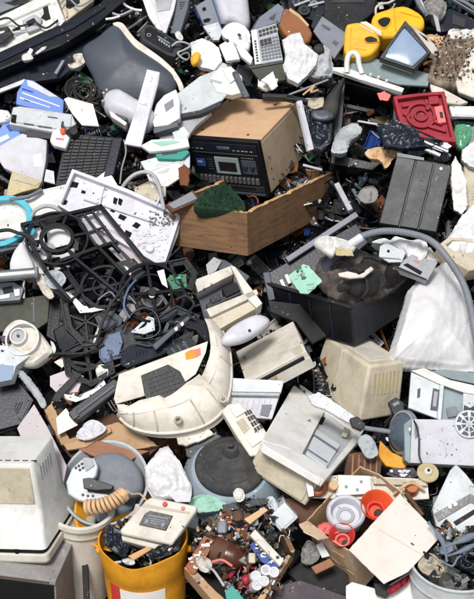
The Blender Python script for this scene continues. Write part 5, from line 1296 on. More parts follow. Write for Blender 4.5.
def beige_panel():
    M = plane(150, 375, .285, (.1, .32)); r = thing('beige_fascia', 'beige front panel with an orange sticker standing in the cream basin', 'panel', M)
    B().prism(outline(M, [(119, 374), (208, 341), (206, 352), (196, 374), (180, 386), (116, 404), (114, 398)]), -.012, 0).build('panel', 'cream', r, .002)
    B().prism(outline(M, [(185, 353), (190, 350), (197, 349), (198, 357), (191, 359), (186, 360)]), -.001, .0015).build('sticker', 'bucketyellow', r)
    B().prism(outline(M, [(194, 350), (200, 348), (201, 355), (196, 357)]), .0, .0025).build('sticker_patch', 'pink', r)
    q = [(141, 376), (164, 366), (190, 380), (172, 398), (148, 403)]
    B().prism(outline(M, [(141, 376), (168, 365), (180, 372), (189, 390), (160, 400), (146, 402)]), -.002, .010).build('keypad', 'black', r, .002)
    grid_keys('keys', r, M, [(145, 378), (172, 368), (184, 388), (152, 399)], 7, 5, 'charcoal', .009, .0135, .62, .55)
    return r
beige_panel()
def basin():
    M = plane(180, 390, .26, (.12, .55)); r = thing('cream_basin', 'broken cream basin with a torn curved wall around the beige panel', 'basin', M)
    top = catmull([P(205, 319, .25), P(210, 332, .27), P(211, 350, .28), P(206, 364, .29), P(194, 377, .30), P(178, 387, .31), P(160, 394, .32), P(142, 400, .32), P(128, 404, .31), P(117, 405, .30)], 7)
    bot = catmull([P(217, 322, .12), P(229, 342, .14), P(233, 368, .17), P(232, 396, .19), P(224, 418, .21), P(204, 432, .22), P(174, 438, .22), P(147, 436, .22), P(128, 428, .22), P(117, 416, .23)], 7)
    inv = M.inverted(); b = B(inv); n = len(top); R = []
    notch = [(0, 0), (4, .004), (9, .022), (12, .006), (19, .010), (24, .034), (25, .012), (31, .006), (37, .022), (40, .026), (42, .008), (50, .002), (55, .012), (58, .002), (64, 0)]
    for i in range(n):
        a, c = top[i], bot[i]
        for (i0, d0), (i1, d1) in zip(notch, notch[1:]):
            if i0 <= i <= i1: dz = d0 + (d1 - d0) * (i - i0) / (i1 - i0)
        jag = V(0, -dz, 0)
        ring = [a + jag]
        for k in (.12, .3, .5, .7, .88): ring.append((a + jag * (1 - k)).lerp(c, k) + V(.010, 0, .040) * math.sin(math.pi * k) ** .8)
        ring += [c, c + V(-.004, .004, -.006)]
        for k in (.7, .3): ring.append((a + jag * (1 - k)).lerp(c, k) + V(.010, 0, .040) * math.sin(math.pi * k) ** .8 + V(-.004, .004, -.007))
        ring.append(a + jag + V(-.003, .003, -.006))
        R.append(ring)
    b.loft(R); b.build('torn_wall', 'cream', r, smooth=True, angle=40)
    for k0, w in ((.22, .0035), (.86, .006)):
        B(inv).tube([(top[i] + V(0, -.02, 0)).lerp(bot[i], k0) + V(.010, 0, .040) * math.sin(math.pi * k0) ** .8 + V(0, 0, .002) for i in range(2, n - 2)], w, 8, 1, smooth=False).build('moulded_ridge', 'cream', r, smooth=True)
    for i in (14, 27, 34, 46, 54):
        B(inv).tube([top[i].lerp(bot[i], k) + V(.010, 0, .042) * math.sin(math.pi * k) ** .8 for k in (.3, .5, .7, .84)], .0035, 6, 3).build('stiffening_rib', 'beige', r, smooth=True)
    for px, py in ((178, 420), (223, 399)):
        B(inv @ frame(P(px, py, .305), V(1, 0, 0), V(.1, .1, 1))).flatring((0, 0), .008, .016, -.02, .012, 20).build('mount_eye', 'beige', r, .002)
basin()
slab('cracked_flap', 'cracked white flap below the cream basin beside the loudspeaker', 'flap', [(176, 436), (206, 426), (214, 434), (202, 440), (186, 446), (178, 444)], 'cream', .22, (0, .4), .02, .004, torn=.006)

# ================================================================== centre right, below the tray
def printer_mech():
    M = plane(228, 296, .20, (.05, .42)); r = thing('printer_mechanism', 'open cream printer mechanism with rails below the wooden tray', 'printer', M)
    def pr(nm, m, p, z0, z1, bev=.002): return B().prism(outline(M, p), z0, z1).build(nm, m, r, bev)
    pr('back_wall', 'cream', [(194, 282), (230, 268), (233, 276), (198, 294)], -.06, .02)
    pr('side_wall', 'cream', [(230, 268), (235, 270), (262, 306), (256, 311), (244, 298)], -.06, .03)
    pr('base_plate', 'slate', [(198, 290), (232, 274), (258, 306), (214, 326), (204, 312)], -.07, -.05)
    pr('front_rail', 'cream', [(206, 312), (256, 292), (258, 297), (210, 320)], -.05, .03)
    pr('front_lip', 'beige', [(208, 320), (258, 298), (262, 306), (216, 332)], -.06, .01)
    pr('roller', 'charcoal', [(206, 303), (246, 286), (248, 290), (208, 308)], -.05, -.01, .004)
    pr('carriage', 'deepblack', [(222, 288), (236, 282), (241, 290), (226, 297)], -.05, .0)
    pr('carriage', 'charcoal', [(210, 297), (219, 293), (222, 299), (212, 303)], -.05, -.005)
    for p in ((204, 290), (211, 286), (240, 284), (246, 296)):
        q = uv(M, *p); B().cyl((q.x, q.y, .0), (q.x, q.y, .026), .006, .005, 10).build('peg', 'metal', r, smooth=True)
printer_mech()
slab('dark_gear_plate', 'dark grey metal plate behind the printer mechanism', 'plate', [(206, 266), (214, 257), (226, 260), (250, 276), (244, 284), (230, 272)], 'slate', .14, (0, .4), .03, .003, parts=[('bracket', 'lightgrey', [(206, 266), (214, 258), (222, 262), (216, 272), (208, 276)], -.001, .012)])
lump('iron_plate', 'smooth white flat iron shell lying on the beige drive', 'iron', [(221, 342), (228, 330), (244, 320), (258, 315), (268, 318), (269, 324), (258, 334), (244, 342), (230, 345)], 'lavender', .27, (.05, .45), .025, .02, .001, 4, power=.5, flat=.5)
lump('iron_knob', 'tiny dark button on the white flat iron shell', 'button', [(248, 330), (250, 329), (251, 331), (249, 332)], 'charcoal', .30, (.05, .45), .004, .004, 0)
def drive_box():
    M, W, D, H = box3((306, 351), (246, 383), (293, 321), (314, 365), .25)
    r = thing('disk_drive', 'beige flat drive box with a dark slot line below the white iron shell', 'drive', M)
    B().box(-W / 2, W / 2, -D / 2 + .002, D / 2, 0, H).build('case', 'cream', r, .003)
    B().box(-W / 2 - .002, W / 2 + .002, -D / 2 - .012, -D / 2, -.004, H * .66).build('front', 'cream', r, .003)
    B().box(-W / 2 + .01, W / 2 - .02, -D / 2 - .014, -D / 2 + .004, H * .68, H * .8).build('slot', 'deepblack', r)
    Fr = face_front(M, W, D, H); Ft = face_top(M, W, D, H)
    for p in ([(270, 377), (276, 374), (277, 377), (271, 380)], [(262, 381), (266, 379), (267, 381), (263, 383.5)]): B(Rinv(r) @ Fr).prism(outline(Fr, p), .012, .015).build('mark', 'yellowed', r)
    for p in ((299, 346), (301, 343), (240, 372), (243, 370)):
        q = uv(Ft, *p); B(Rinv(r) @ Ft).box(q.x - .003, q.x + .003, q.y - .003, q.y + .003, -.001, .0015).build('vent_hole', 'hole', r)
    B(Rinv(r) @ Ft).prism(outline(Ft, [(290, 350), (300, 345), (303, 352), (296, 356)]), -.001, .002).build('latch', 'beige', r)
    B().box(W / 2, W / 2 + .004, -D / 2 + .05, -D / 2 + .1, H * .2, H * .7).build('side_notch', 'charcoal', r)
    B(Rinv(r) @ Ft).bar(uv(Ft, 232, 366), uv(Ft, 298, 334), .003, -.001, .0015).build('seam', 'beige', r)
drive_box()
def clear_tray():
    q = [(214, 383), (226, 378), (283, 380), (276, 412), (222, 410)]
    M = plane(248, 395, .20, (0, .45)); r = thing('clear_tray', 'pale bluish translucent tray below the beige drive box', 'tray', M)
    B().prism(outline(M, [(212, 396), (226, 377), (284, 380), (272, 418), (214, 414)]), -.03, -.012).build('base', 'lavender', r, .003)
    B().prism(outline(M, [(226, 378), (284, 381), (281, 393), (222, 392)]), -.012, .006).build('upper_step', 'bluewhite', r, .003)
    B().prism(outline(M, [(222, 393), (280, 394), (279, 397), (221, 396)]), -.012, .012).build('ridge', 'lightgrey', r, .002)
    B().prism(outline(M, [(262, 404), (272, 404), (268, 416), (260, 414)]), -.012, -.006).build('gap', 'slatelight', r)
    b = B()
    for i in range(9): b.bar(uv(M, 226 + i * 5.5, 398), uv(M, 224 + i * 5.5, 408), .003, -.013, -.007)
    b.build('ribs', 'bluewhite', r)
clear_tray()
def telephone():
    M = plane(244, 428, .31, (.05, .40)); r = thing('telephone', 'cream telephone base with black keys left of the white printer', 'telephone', M)
    o = [(222, 411), (228, 404), (240, 402), (262, 425), (270, 438), (263, 455), (250, 456), (238, 438)]
    B().prism(outline(M, o), -.05, 0).build('base', 'cream', r, .005)
    B().prism(outline(M, [(229, 408), (239, 404), (246, 412), (236, 418)]), -.001, .008).build('cradle', 'white', r, .003)
    grid_keys('keys', r, M, [(243, 411), (250, 409), (264, 428), (256, 434)], 3, 4, 'charcoal', -.001, .006, .7, .7)
    B().prism(outline(M, [(236, 422), (243, 418), (250, 428), (244, 434)]), -.001, .003).build('label_plate', 'beige', r, .001)
    B().prism(outline(M, [(246, 438), (260, 430), (266, 438), (252, 448)]), -.001, .008).build('mouthpiece', 'white', r, .003)
telephone()
def white_printer():
    M, W, D, H = box3((321, 478), (263, 441), (363, 432), (312, 494), .34)
    H = max(H, .10); 
    r = thing('white_printer', 'large white printer with an open grey paper tray right of the telephone', 'printer', M)
    B().box(-W / 2, W / 2, -D / 2, D / 2, -.06, H - .03).build('lower_case', 'beige', r, .006)
    Ft = face_top(M, W, D, H); X = Rinv(r) @ Ft
    top = [(294, 384), (300, 384), (364, 430), (362, 437), (323, 480), (316, 478), (262, 443), (262, 438)]
    rec = [(326, 414), (354, 434), (330, 470), (306, 452)]
    pr = lambda nm, m, p, z0, z1, bev=.002: B(X).prism(outline(Ft, p), z0, z1).build(nm, m, r, bev)
    pr('lid', 'white', [(294, 384), (325, 411), (303, 453), (262, 440)], -.03, .0, .004)
    pr('right_rim', 'white', [(296, 383), (302, 386), (364, 431), (360, 437), (326, 412)], -.03, .004, .004)
    pr('end_rim', 'white', [(356, 433), (363, 437), (324, 481), (316, 475), (329, 468)], -.03, .002, .004)
    pr('front_rim', 'white', [(262, 441), (303, 454), (328, 469), (322, 480), (264, 446)], -.03, .001, .004)
    pr('tray_floor', 'lightgrey', [(324, 411), (357, 434), (330, 471), (303, 453)], -.03, -.022, 0)
    pr('paper_guide', 'bluewhite', [(318, 426), (342, 442), (328, 464), (308, 450)], -.022, -.015, .001)
    pr('guide_line', 'slatelight', [(315, 431), (339, 447), (338, 448.6), (314, 432.6)], -.015, -.012, 0)
    pr('guide_line', 'slatelight', [(309, 446), (329, 459), (328.4, 460), (308.4, 447)], -.015, -.012, 0)
    pr('latch_hole', 'hole', [(322, 417), (325, 418.5), (324, 421), (321, 419.6)], -.02, .0035, 0)
    pr('mark', 'grey', [(307, 421), (310, 419), (311, 422)], -.001, .0015, 0)
    pr('hinge', 'beige', [(344, 428), (350, 431), (347, 436), (342, 434)], -.01, .008, .002)
    b = B(X)
    for p in ((298, 388), (304, 392), (344, 414), (357, 428), (353, 424)):
        q = uv(Ft, *p); b.cyl((q.x, q.y, -.001), (q.x, q.y, .006), .004, .004, 8)
    b.build('rivet', 'charcoal', r)
    B().box(-W / 2 + .02, W / 2 - .02, -D / 2 - .006, -D / 2 + .002, -.05, H - .05).build('front_cover', 'beige', r, .004)
white_printer()
crumple('plastic_film', 'crumpled white film between the white printer and the beige monitor case', [(308, 396), (318, 392), (330, 398), (346, 410), (360, 420), (358, 428), (344, 420), (326, 410), (312, 404)], 'foam', .25, (.1, .4), .008, .03, .015, .02, 16)
slab('plug_socket', 'dark plug block at the right corner of the white printer', 'plug', [(350, 418), (358, 416), (366, 424), (362, 430), (353, 426)], 'charcoal', .29, (.1, .4), .03, .004)
def monitor_case():
    c, L, K, Dn = (369, 366), (325, 336), (405, 361), (364, 421)
    M, W, D, H = box3(c, L, K, Dn, .26)
    r = thing('monitor_case', 'yellowed beige monitor back case below the black bin', 'monitor', M)
    # tapered shell: lower end wider than the top
    k = 1.28
    lo = [(-W / 2 * k, -D / 2 * k, 0), (W / 2, -D / 2 * k, 0), (W / 2, D / 2, 0), (-W / 2 * k, D / 2, 0)]
    hi = [(-W / 2, -D / 2, H), (W / 2, -D / 2, H), (W / 2, D / 2, H), (-W / 2, D / 2, H)]
    B().hexa(lo, hi).build('shell', 'beige', r, .012, seg=3)
    F = face_front(M, W, D, H); X = Rinv(r) @ F
    B(X).bar(uv(F, 345, 350), uv(F, 334, 398), .012, -.02, .016).build('raised_band', 'cream', r, .002)
    B(X).bar(uv(F, 325, 371), uv(F, 322, 380), .03, -.01, .017).build('label', 'lavender', r)
    B().box(-W / 2 + .03, W / 2 - .04, -D / 2 + .03, D / 2 - .02, H - .002, H + .003).build('top_panel', 'cream', r, .002)
    b = B()
    for i in range(7): b.box(W / 2 - .001, W / 2 + .002, -D / 2 + .03 + i * .018, -D / 2 + .038 + i * .018, H * .45, H * .85)
    b.build('side_vents', 'yellowed', r)
monitor_case()
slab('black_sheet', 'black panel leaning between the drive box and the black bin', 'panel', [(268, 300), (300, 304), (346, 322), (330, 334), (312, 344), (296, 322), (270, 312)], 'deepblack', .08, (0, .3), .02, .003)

# drawer unit right
def drawer_unit():
    M = plane(438, 398, .24, (-.12, .10)); r = thing('drawer_unit', 'light grey plastic unit with two slots and an open bay below the white sack', 'drawer unit', M)
    pr = lambda nm, m, p, z0, z1, bev=.002: B().prism(outline(M, p), z0, z1).build(nm, m, r, bev)
    pr('body', 'lightgrey', [(411, 372), (486, 395), (486, 432), (462, 426), (438, 419), (408, 409)], -.20, -.03, .003)
    pr('front', 'bluewhite', [(411, 372), (440, 384), (437, 419), (408, 408)], -.035, .0, .004)
    pr('slot', 'slate', [(417.5, 389), (420.5, 388), (419.8, 397), (417, 398)], -.001, .003, .0)
    pr('slot', 'slate', [(433, 388), (440, 390), (437, 411), (430, 410)], -.001, .003, .001)
    pr('slot_panel', 'lightgrey', [(434, 391), (438, 392), (436, 407), (432.5, 406)], .002, .005, .001)
    pr('bay_frame', 'bluewhite', [(440, 384), (444, 385), (441, 420), (437, 419)], -.035, .006, .002)
    pr('bay_frame', 'bluewhite', [(463, 393), (486, 397), (486, 432), (462, 426)], -.035, .004, .003)
    pr('bay_floor', 'greygreen', [(443, 386), (464, 393), (462, 426), (440, 419)], -.029, -.02, 0)
    pr('bay_back', 'grey', [(446, 408), (456, 406), (458, 416), (448, 418)], -.021, -.008, .003)
    pr('top_rim', 'white', [(411, 371), (424, 368), (450, 380), (486, 388), (486, 397), (464, 393), (438, 384)], -.04, .008, .003)
    pr('emblem', 'charcoal', [(464, 405), (470, 408), (475, 405), (475, 413), (470, 411), (463, 414)], .003, .006, .0)
    pr('top_tray', 'greygreen', [(430, 371), (444, 369), (486, 373), (486, 386), (452, 379)], -.16, -.045, .003)
drawer_unit()
def fan_grille(label, c, R, l, n, m):
    M = plane(c[0], c[1], l, n); r = thing('fan_grille', label, 'fan grille', M)
    B().cyl((0, 0, -.012), (0, 0, 0), R, R, 36).build('plate', m, r, .002)
    for k in range(8):
        a = 6.283 * k / 8
        for f0, f1, rr in ((.25, .55, .5), (.62, .9, .78)):
            pts = [(R * f0 * math.cos(a + .12), R * f0 * math.sin(a + .12)), (R * f1 * math.cos(a + .08), R * f1 * math.sin(a + .08)), (R * f1 * math.cos(a + .62), R * f1 * math.sin(a + .62)), (R * f0 * math.cos(a + .55), R * f0 * math.sin(a + .55))]
            B().prism(pts, -.001, .0012).build('grille_opening', 'slate', r)
    B().cyl((0, 0, -.001), (0, 0, .004), R * .16, R * .14, 16).build('hub', m, r, .001)
def side_panel():
    M = plane(440, 442, .25, (0, .22)); r = thing('computer_tower', 'white computer side panel with a grey left edge below the drawer unit', 'computer', M)
    B().prism(outline(M, [(412, 419), (486, 420), (486, 467), (474, 466), (410, 463)]), -.10, 0).build('panel', 'lavender', r, .003)
    B().prism(outline(M, [(404, 424), (412, 418), (410, 464), (405, 460)]), -.12, -.004).build('edge', 'greygreen', r, .003)
side_panel()
fan_grille('round white fan grille on the computer panel at the right edge', (469, 424), .055, .285, (0, .22), 'bluewhite')
cable('cable', 'thin dark wire running down the left edge of the white computer panel', [(413, 419, .27), (417, 428, .29), (419, 440, .28), (419, 455, .28), (423, 466, .27)], .0035, 'charcoal')
def cone_tube():
    M = plane(399, 432, .20, (-.85, .15)); r = thing('lamp_reflector', 'blue grey glass bowl left of the white computer panel', 'bowl', M)
    B().lathe([(.0, .026), (.03, .024), (.055, .014), (.075, -.004), (.082, -.03), (.078, -.034)], 40, (False, False)).build('glass', 'glassdark', r, smooth=True)
    B().flatring((0, 0), .080, .090, -.03, -.015, 40).build('rim', 'grey', r, .002)
    B().ring((0, 0, -.012), .081, .003, 6, 40).build('bead', 'lightgrey', r, smooth=True)
cone_tube()
slab('blue_device', 'small blue black device behind the glass bowl at the foot of the monitor case', 'device', [(388, 402), (396, 397), (405, 403), (404, 412), (394, 416)], 'blueblack', .16, (0, .4), .03, .004, parts=[('connector', 'grey', [(392, 404), (398, 401), (400, 404), (394, 407)], -.001, .004)])
rod('metal_tube', 'pale pipe running from the white printer to the glass bowl', 'pipe', (364, 428, .20), (392, 432, .18), .010, 'grey')
lump('crumpled_foil', 'crumpled grey plastic below the right corner of the white printer', 'plastic', [(358, 440), (366, 434), (374, 440), (378, 454), (368, 458), (362, 450)], 'clear', .22, (0, .4), .02, .03, .012, 20, crease=.015, torn=.005, facets=8)
slab('wooden_grille', 'dark brown grille of vertical slats behind the cream metal strip', 'grille', [(346, 454), (374, 450), (382, 462), (380, 476), (344, 475)], 'darkwood', .14, (0, .3), .02, .002, parts=[('slat', 'brown', [(352 + i * 6, 455), (354 + i * 6, 455), (353 + i * 6, 475), (351 + i * 6, 475)], -.001, .008) for i in range(5)])
slab('amber_sheet', 'amber brown sheet under the white computer panel', 'sheet', [(380, 440), (392, 452), (410, 460), (404, 470), (386, 466), (378, 456)], 'bucketyellow', .14, (0, .4), .02, .004)
def chassis_strip():
    M = plane(362, 485, .29, (0, .30)); r = thing('metal_chassis_strip', 'cream metal chassis strip with copper coils across the lower right', 'chassis', M)
    B().prism(outline(M, [(306, 477), (340, 474), (428, 478), (430, 498), (400, 500), (310, 497)]), -.04, -.02).build('base', 'cream', r, .002)
    B().prism(outline(M, [(338, 475), (370, 476), (372, 494), (336, 496)]), -.02, .006).build('plate', 'white', r, .002)
    B().prism(outline(M, [(372, 478), (424, 480), (428, 486), (374, 484)]), -.02, .0).build('rail', 'beige', r, .002)
    for p in ((346, 487), (357, 490), (361, 482)):
        q = uv(M, *p); B().cyl((q.x, q.y, .005), (q.x, q.y, .009), .006, .006, 12).build('bolt', 'grey', r)
    b = B().ring((*uv(M, 317, 486), 0), .03, .012, 8, 20); b.build('coil', 'copper', r, smooth=True)
    q = uv(M, 331, 486); B().cyl((q.x, q.y, -.03), (q.x + .01, q.y, .02), .022, .018, 16).build('motor', 'tan', r, .003)
    q = uv(M, 412, 490); B().cyl((q.x, q.y, -.03), (q.x, q.y + .01, .015), .028, .024, 16).build('motor', 'copper', r, .003)
    B().tube([(*uv(M, 394, 494), .0), (*uv(M, 402, 488), .03), (*uv(M, 412, 484), .02), (*uv(M, 424, 490), .01)], .006, 8, 5).build('lead', 'tan', r, smooth=True)
    B().prism(outline(M, [(304, 478), (312, 476), (314, 497), (308, 498)]), -.03, .02).build('end_bracket', 'metal', r, .002)
chassis_strip()
def yellow_wheel():
    M = plane(428, 472, .30, (.05, .6)); r = thing('pulley', 'small yellowed round pulley wheel under the white computer panel', 'wheel', M)
    B().cyl((0, 0, -.012), (0, 0, 0), .042, .042, 32).build('rim', 'yellowed', r, .003)
    B().cyl((0, 0, 0), (0, 0, .012), .018, .014, 20).build('hub', 'cream', r, .002)
    B().cyl((0, 0, .010), (0, 0, .016), .006, .006, 12).build('axle', 'charcoal', r)
yellow_wheel()
circuit_board('circuit_board', 'dark board with pale connectors left of the yellowed pulley wheel', [(386, 474), (392, 468), (414, 468), (418, 476), (400, 480)], 'purple', .24, (0, .4), 8, ('lavender', 'metal', 'charcoal'), 18, .002)

# cardboard box with cups
def cup_box():
    M, W, D, H = box3((349, 551), (306, 521), (402, 493), (360, 592), .33)
    r = thing('open_carton', 'torn open cardboard carton with a large pale flap in the lower right', 'carton', M)
    t = .005
    def wall(nm, m, Mw, pts, sd): return B(Mw).prism(rough_poly(pts, .006, .014, sd), -t, 0).build(nm, m, r, .0008)
    RX = Matrix.Rotation(math.pi / 2, 4, 'X'); T_ = Matrix.Translation; RZ = Matrix.Rotation(math.pi / 2, 4, 'Z')
    wall('front_wall', 'cardlight', T_((-W / 2, -D / 2, 0)) @ RX, [(0, H * .25), (W * .18, H * .12), (W * .4, 0), (W, 0), (W, H), (W * .62, H * .96), (W * .5, H * .86), (W * .42, H * .97), (0, H)], 3)
    wall('side_wall', 'cardlight', T_((W / 2, -D / 2 + .001, 0)) @ RZ @ RX, [(0, 0), (D, 0), (D, H), (0, H)], 4)
    wall('back_wall', 'cardlight', T_((-W / 2, D / 2, 0)) @ RX, [(0, 0), (W, 0), (W, H), (W * .5, H * 1.08), (0, H * .96)], 5)
    wall('side_wall', 'cardboard', T_((-W / 2 + t, -D / 2 + .001, 0)) @ RZ @ RX, [(0, 0), (D - .002, 0), (D - .002, H * .96), (D * .4, H * 1.02), (0, H)], 6)
    B().box(-W / 2 + .006, W / 2 - .006, -D / 2 + .006, D / 2 - .006, .0, .006).build('floor', 'darkwood', r)
    fl = Matrix.Rotation(rad(-38), 4, 'X')
    B(T_((-W / 2, -D / 2 - .001, H)) @ fl).prism(rough_poly([(0, 0), (W * .55, 0), (W * .5, -.05), (W * .2, -.065), (.0, -.04)], .006, .012, 8), -t, 0).build('torn_flap', 'cardlight', r, .0008)
    B(T_((-W / 2, -D / 2, 0)) @ RX).prism(rough_poly([(W * .1, H * .42), (W * .97, H * .36), (W * .97, H * .41), (W * .1, H * .47)], .003, .012, 9), -.001, .002).build('crease_band', 'cardboard', r)
    B(T_((-W / 2, -D / 2, 0)) @ RX).prism(rough_poly([(W * .55, H * .7), (W * .8, H * .74), (W * .85, H * .5), (W * .7, H * .44)], .004, .012, 10), .0, .004).build('peeled_layer', 'cardboard', r)
    Mf = plane(400, 540, .37, (.05, .42)); X = Rinv(r) @ Mf
    B(X).prism(rough_poly(outline(Mf, [(400, 494), (441, 536), (408, 572), (384, 584), (349, 550), (372, 524)]), .002, .02, 6), -.006, 0).build('pale_flap', 'cardpale', r, .001)
    B(X).prism(outline(Mf, [(404, 494), (408, 493), (424, 515), (421, 516)]), -.012, .010).build('flap_edge', 'darkwood', r, .001)
    B(X).bar(uv(Mf, 378, 529), uv(Mf, 424, 556), .002, -.002, .0008).build('fold_line', 'cardlight', r)
cup_box()
def clear_roll():
    M = plane(346, 512, .30, (0, .62)); r = thing('tape_roll', 'white translucent tape roll standing in the open carton', 'tape roll', M)
    B().lathe([(.066, -.06), (.071, .0), (.068, .005), (.058, .005), (.053, -.01), (.050, -.06)], 44, ).build('roll', 'lavender', r, smooth=True, angle=50)
    B().cyl((0, 0, -.06), (0, 0, -.03), .052, .052, 36).build('core', 'lavender', r)
    B().flatring((0, 0), .022, .035, -.031, -.024, 30).build('core_ring', 'lightgrey', r, .002)
    B().flatring((0, 0), .0695, .074, -.02, .002, 44).build('rim', 'clear', r, .002)
clear_roll()
def cup(label, c, R, l, n, m, inner):
    M = plane(c[0], c[1], l, n); r = thing('plastic_cup', label, 'cup', M)
    B().lathe([(R * .55, -.07), (R * .9, -.02), (R, .01), (R * 1.06, .012), (R * 1.06, .006), (R * .92, -.005), (R * .8, -.03), (R * .5, -.055)], 40, (True, True)).build('cup', m, r, smooth=True, angle=50)
    B().flatring((0, 0), R * .45, R * .62, -.055, -.03, 30).build('inner_ring', inner, r, .003)
    B().cyl((R * .2, -R * .1, -.06), (R * .2, -R * .1, -.045), R * .3, R * .25, 20).build('dark_bottom', 'charcoal', r)
cup('orange plastic cup with dark hollow in the open carton', (377, 506), .060, .30, (.05, .55), 'orange', 'redbright')
cup('red plastic cup lying low at the front of the open carton', (342, 536), .046, .31, (-.1, .6), 'redbright', 'pink')
lump('plastic_rag', 'crumpled pink plastic strip left of the red cup in the carton', 'plastic', [(318, 526), (326, 522), (336, 526), (340, 532), (330, 534), (322, 532)], 'pink', .28, (0, .5), .01, .02, .006, 22, crease=0.014, torn=.005)
slab('paper_sheet', 'white paper sheet lying at the bottom edge below the pale carton flap', 'paper', [(346, 586), (352, 582), (380, 590), (410, 572), (420, 612), (346, 612)], 'paper', .22, (0, .35), .004, .0008)
lump('red_scrap', 'dark red scrap with black tip below the pale carton flap', 'scrap', [(388, 588), (400, 580), (410, 574), (408, 582), (398, 590), (390, 594)], 'red', .27, (0, .4), .015, .02, .006, 24, crease=0.014, torn=.005)
slab('black_scrap', 'black rubber piece beside the dark red scrap', 'rubber', [(374, 583), (388, 583), (394, 590), (386, 598), (376, 594)], 'rubber', .26, (0, .4), .015, .003)
slab('purple_sheet', 'dark purple sheet at the bottom edge left of the white paper', 'sheet', [(270, 588), (300, 580), (346, 596), (346, 614), (270, 614)], 'purple', .14, (0, .4), .01, .002)
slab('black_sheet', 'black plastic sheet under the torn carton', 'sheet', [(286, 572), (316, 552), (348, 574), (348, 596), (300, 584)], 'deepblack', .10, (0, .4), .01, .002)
slab('wood_scrap', 'small brown board end under the left wall of the torn carton', 'board', [(311, 567), (330, 558), (335, 565), (316, 574)], 'brown', .20, (0, .4), .02, .002)
lump('rag', 'dirty grey brown rag left of the torn carton', 'rag', [(302, 550), (308, 540), (316, 545), (320, 556), (312, 564), (302, 562)], 'rag', .17, (0, .4), .02, .03, .02, 22, crease=0.02, torn=.005)
slab('dark_board', 'flat dark brown board above the torn carton', 'board', [(278, 500), (300, 496), (330, 504), (322, 516), (300, 524), (282, 512)], 'darkwood', .17, (0, .45), .012, .002)
slab('lavender_card', 'lavender card edge between the rag and the torn carton', 'card', [(316, 545), (322, 542), (330, 556), (322, 558)], 'lavender', .19, (0, .4), .004)

# grey white cassette device right bottom
def floppy():
    M = plane(458, 505, .28, (-.1, .34)); r = thing('video_recorder', 'grey white recorder front with black strip and two buttons at the right edge', 'recorder', M)
    o = [(432, 508), (450, 470), (456, 464), (466, 474), (486, 500), (486, 536), (446, 542), (436, 526)]
    B().prism(outline(M, o), -.07, 0).build('body', 'bluewhite', r, .004)
    B().prism(outline(M, [(434, 514), (470, 494), (486, 502), (486, 508), (470, 503), (438, 522)]), -.001, .004).build('black_strip', 'black', r, .001)
    for p in ((450, 507), (455, 504.5)):
        q = uv(M, *p); B().cyl((q.x, q.y, .003), (q.x, q.y, .009), .009, .008, 16).build('button', 'white', r, smooth=True)
    B().prism(outline(M, [(453, 522), (476, 508), (478, 512), (456, 526)]), -.001, .0025).build('cassette_slot', 'deepblack', r, .001)
    B().prism(outline(M, [(441, 526), (449, 522), (452, 530), (444, 534)]), -.001, .003).build('label', 'lightgrey', r)
    B().prism(outline(M, [(443, 528), (447, 526), (449, 530), (445, 532)]), .002, .0045).build('label_mark', 'grey', r)
floppy()
def paint_bucket():
    z = V(.0, .86, .50)
    M = frame(P(456, 562, .33), VR, z); r = thing('paint_bucket', 'white grey metal bucket full of scrap at the lower right corner', 'bucket', M)
    R = .165
    B().lathe([(R * .9, -.34), (R, 0), (R + .006, .006), (R + .006, .012), (R - .002, .012), (R - .008, -.01), (R * .88, -.33)], 48).build('shell', 'bluewhite', r, smooth=True, angle=40)
    B().cyl((0, 0, -.33), (0, 0, -.04), R * .9, R * .93, 36).build('scrap_fill', 'dirtshade', r)
    b = B().ring((0, 0, -.05), R + .001, .004, 6, 48); b.build('bead', 'lightgrey', r, smooth=True)
paint_bucket()
def junk_fill(name, label, c, l, Rw, m, count, seed, size=.03, cat='scrap', n=(0, .6)):
    """a loose heap of mixed bits that fills a container"""
    rg = random.Random(seed); M = plane(c[0], c[1], l, n); b = B()
    for _ in range(count):
        a, q = rg.random() * 6.283, math.sqrt(rg.random()) * Rw; s = rg.uniform(.35, 1) * size
        b.X = sub(Matrix(), q * math.cos(a), q * math.sin(a), rg.uniform(-.02, .02), rg.random() * 6, rg.random() * 6, rg.random() * 6); b.m = rg.randrange(len(m))
        t = rg.random()
        if t < .35: b.box(-s, s, -s * .5, s * .5, -s * .2, s * .2)
        elif t < .6: b.prism([(-s, -s * .3), (s * .6, -s * .5), (s, s * .4), (-s * .3, s * .6)], -.002, .002)
        elif t < .85: b.tube([(-s, 0, 0), (-s * .2, s * .6, s * .3), (s * .5, -s * .3, s * .2), (s, s * .4, -.2 * s)], s * .1, 6, 4)
        else: b.cyl((0, 0, -s * .5), (0, 0, s * .5), s * .3, s * .3, 10)
    b.X = Matrix()
    o = b.build(name, m, M=M); return tag(o, label, cat, None, 'stuff')
junk_fill('bucket_scrap', 'mixed metal bits filling the white metal bucket', (457, 559), .325, .125, ['metal', 'charcoal', 'black', 'rag', 'olive', 'lightgrey', 'darkmetal', 'black', 'blueblack'], 170, 4, .04)
lump('rag', 'dirty cream twisted cloth in the left side of the white metal bucket', 'rag', [(418, 566), (423, 556), (432, 553), (442, 562), (448, 572), (440, 577), (428, 575)], 'beige', .36, (-.1, .5), .03, .03, .02, 20, crease=0.025, torn=.005)
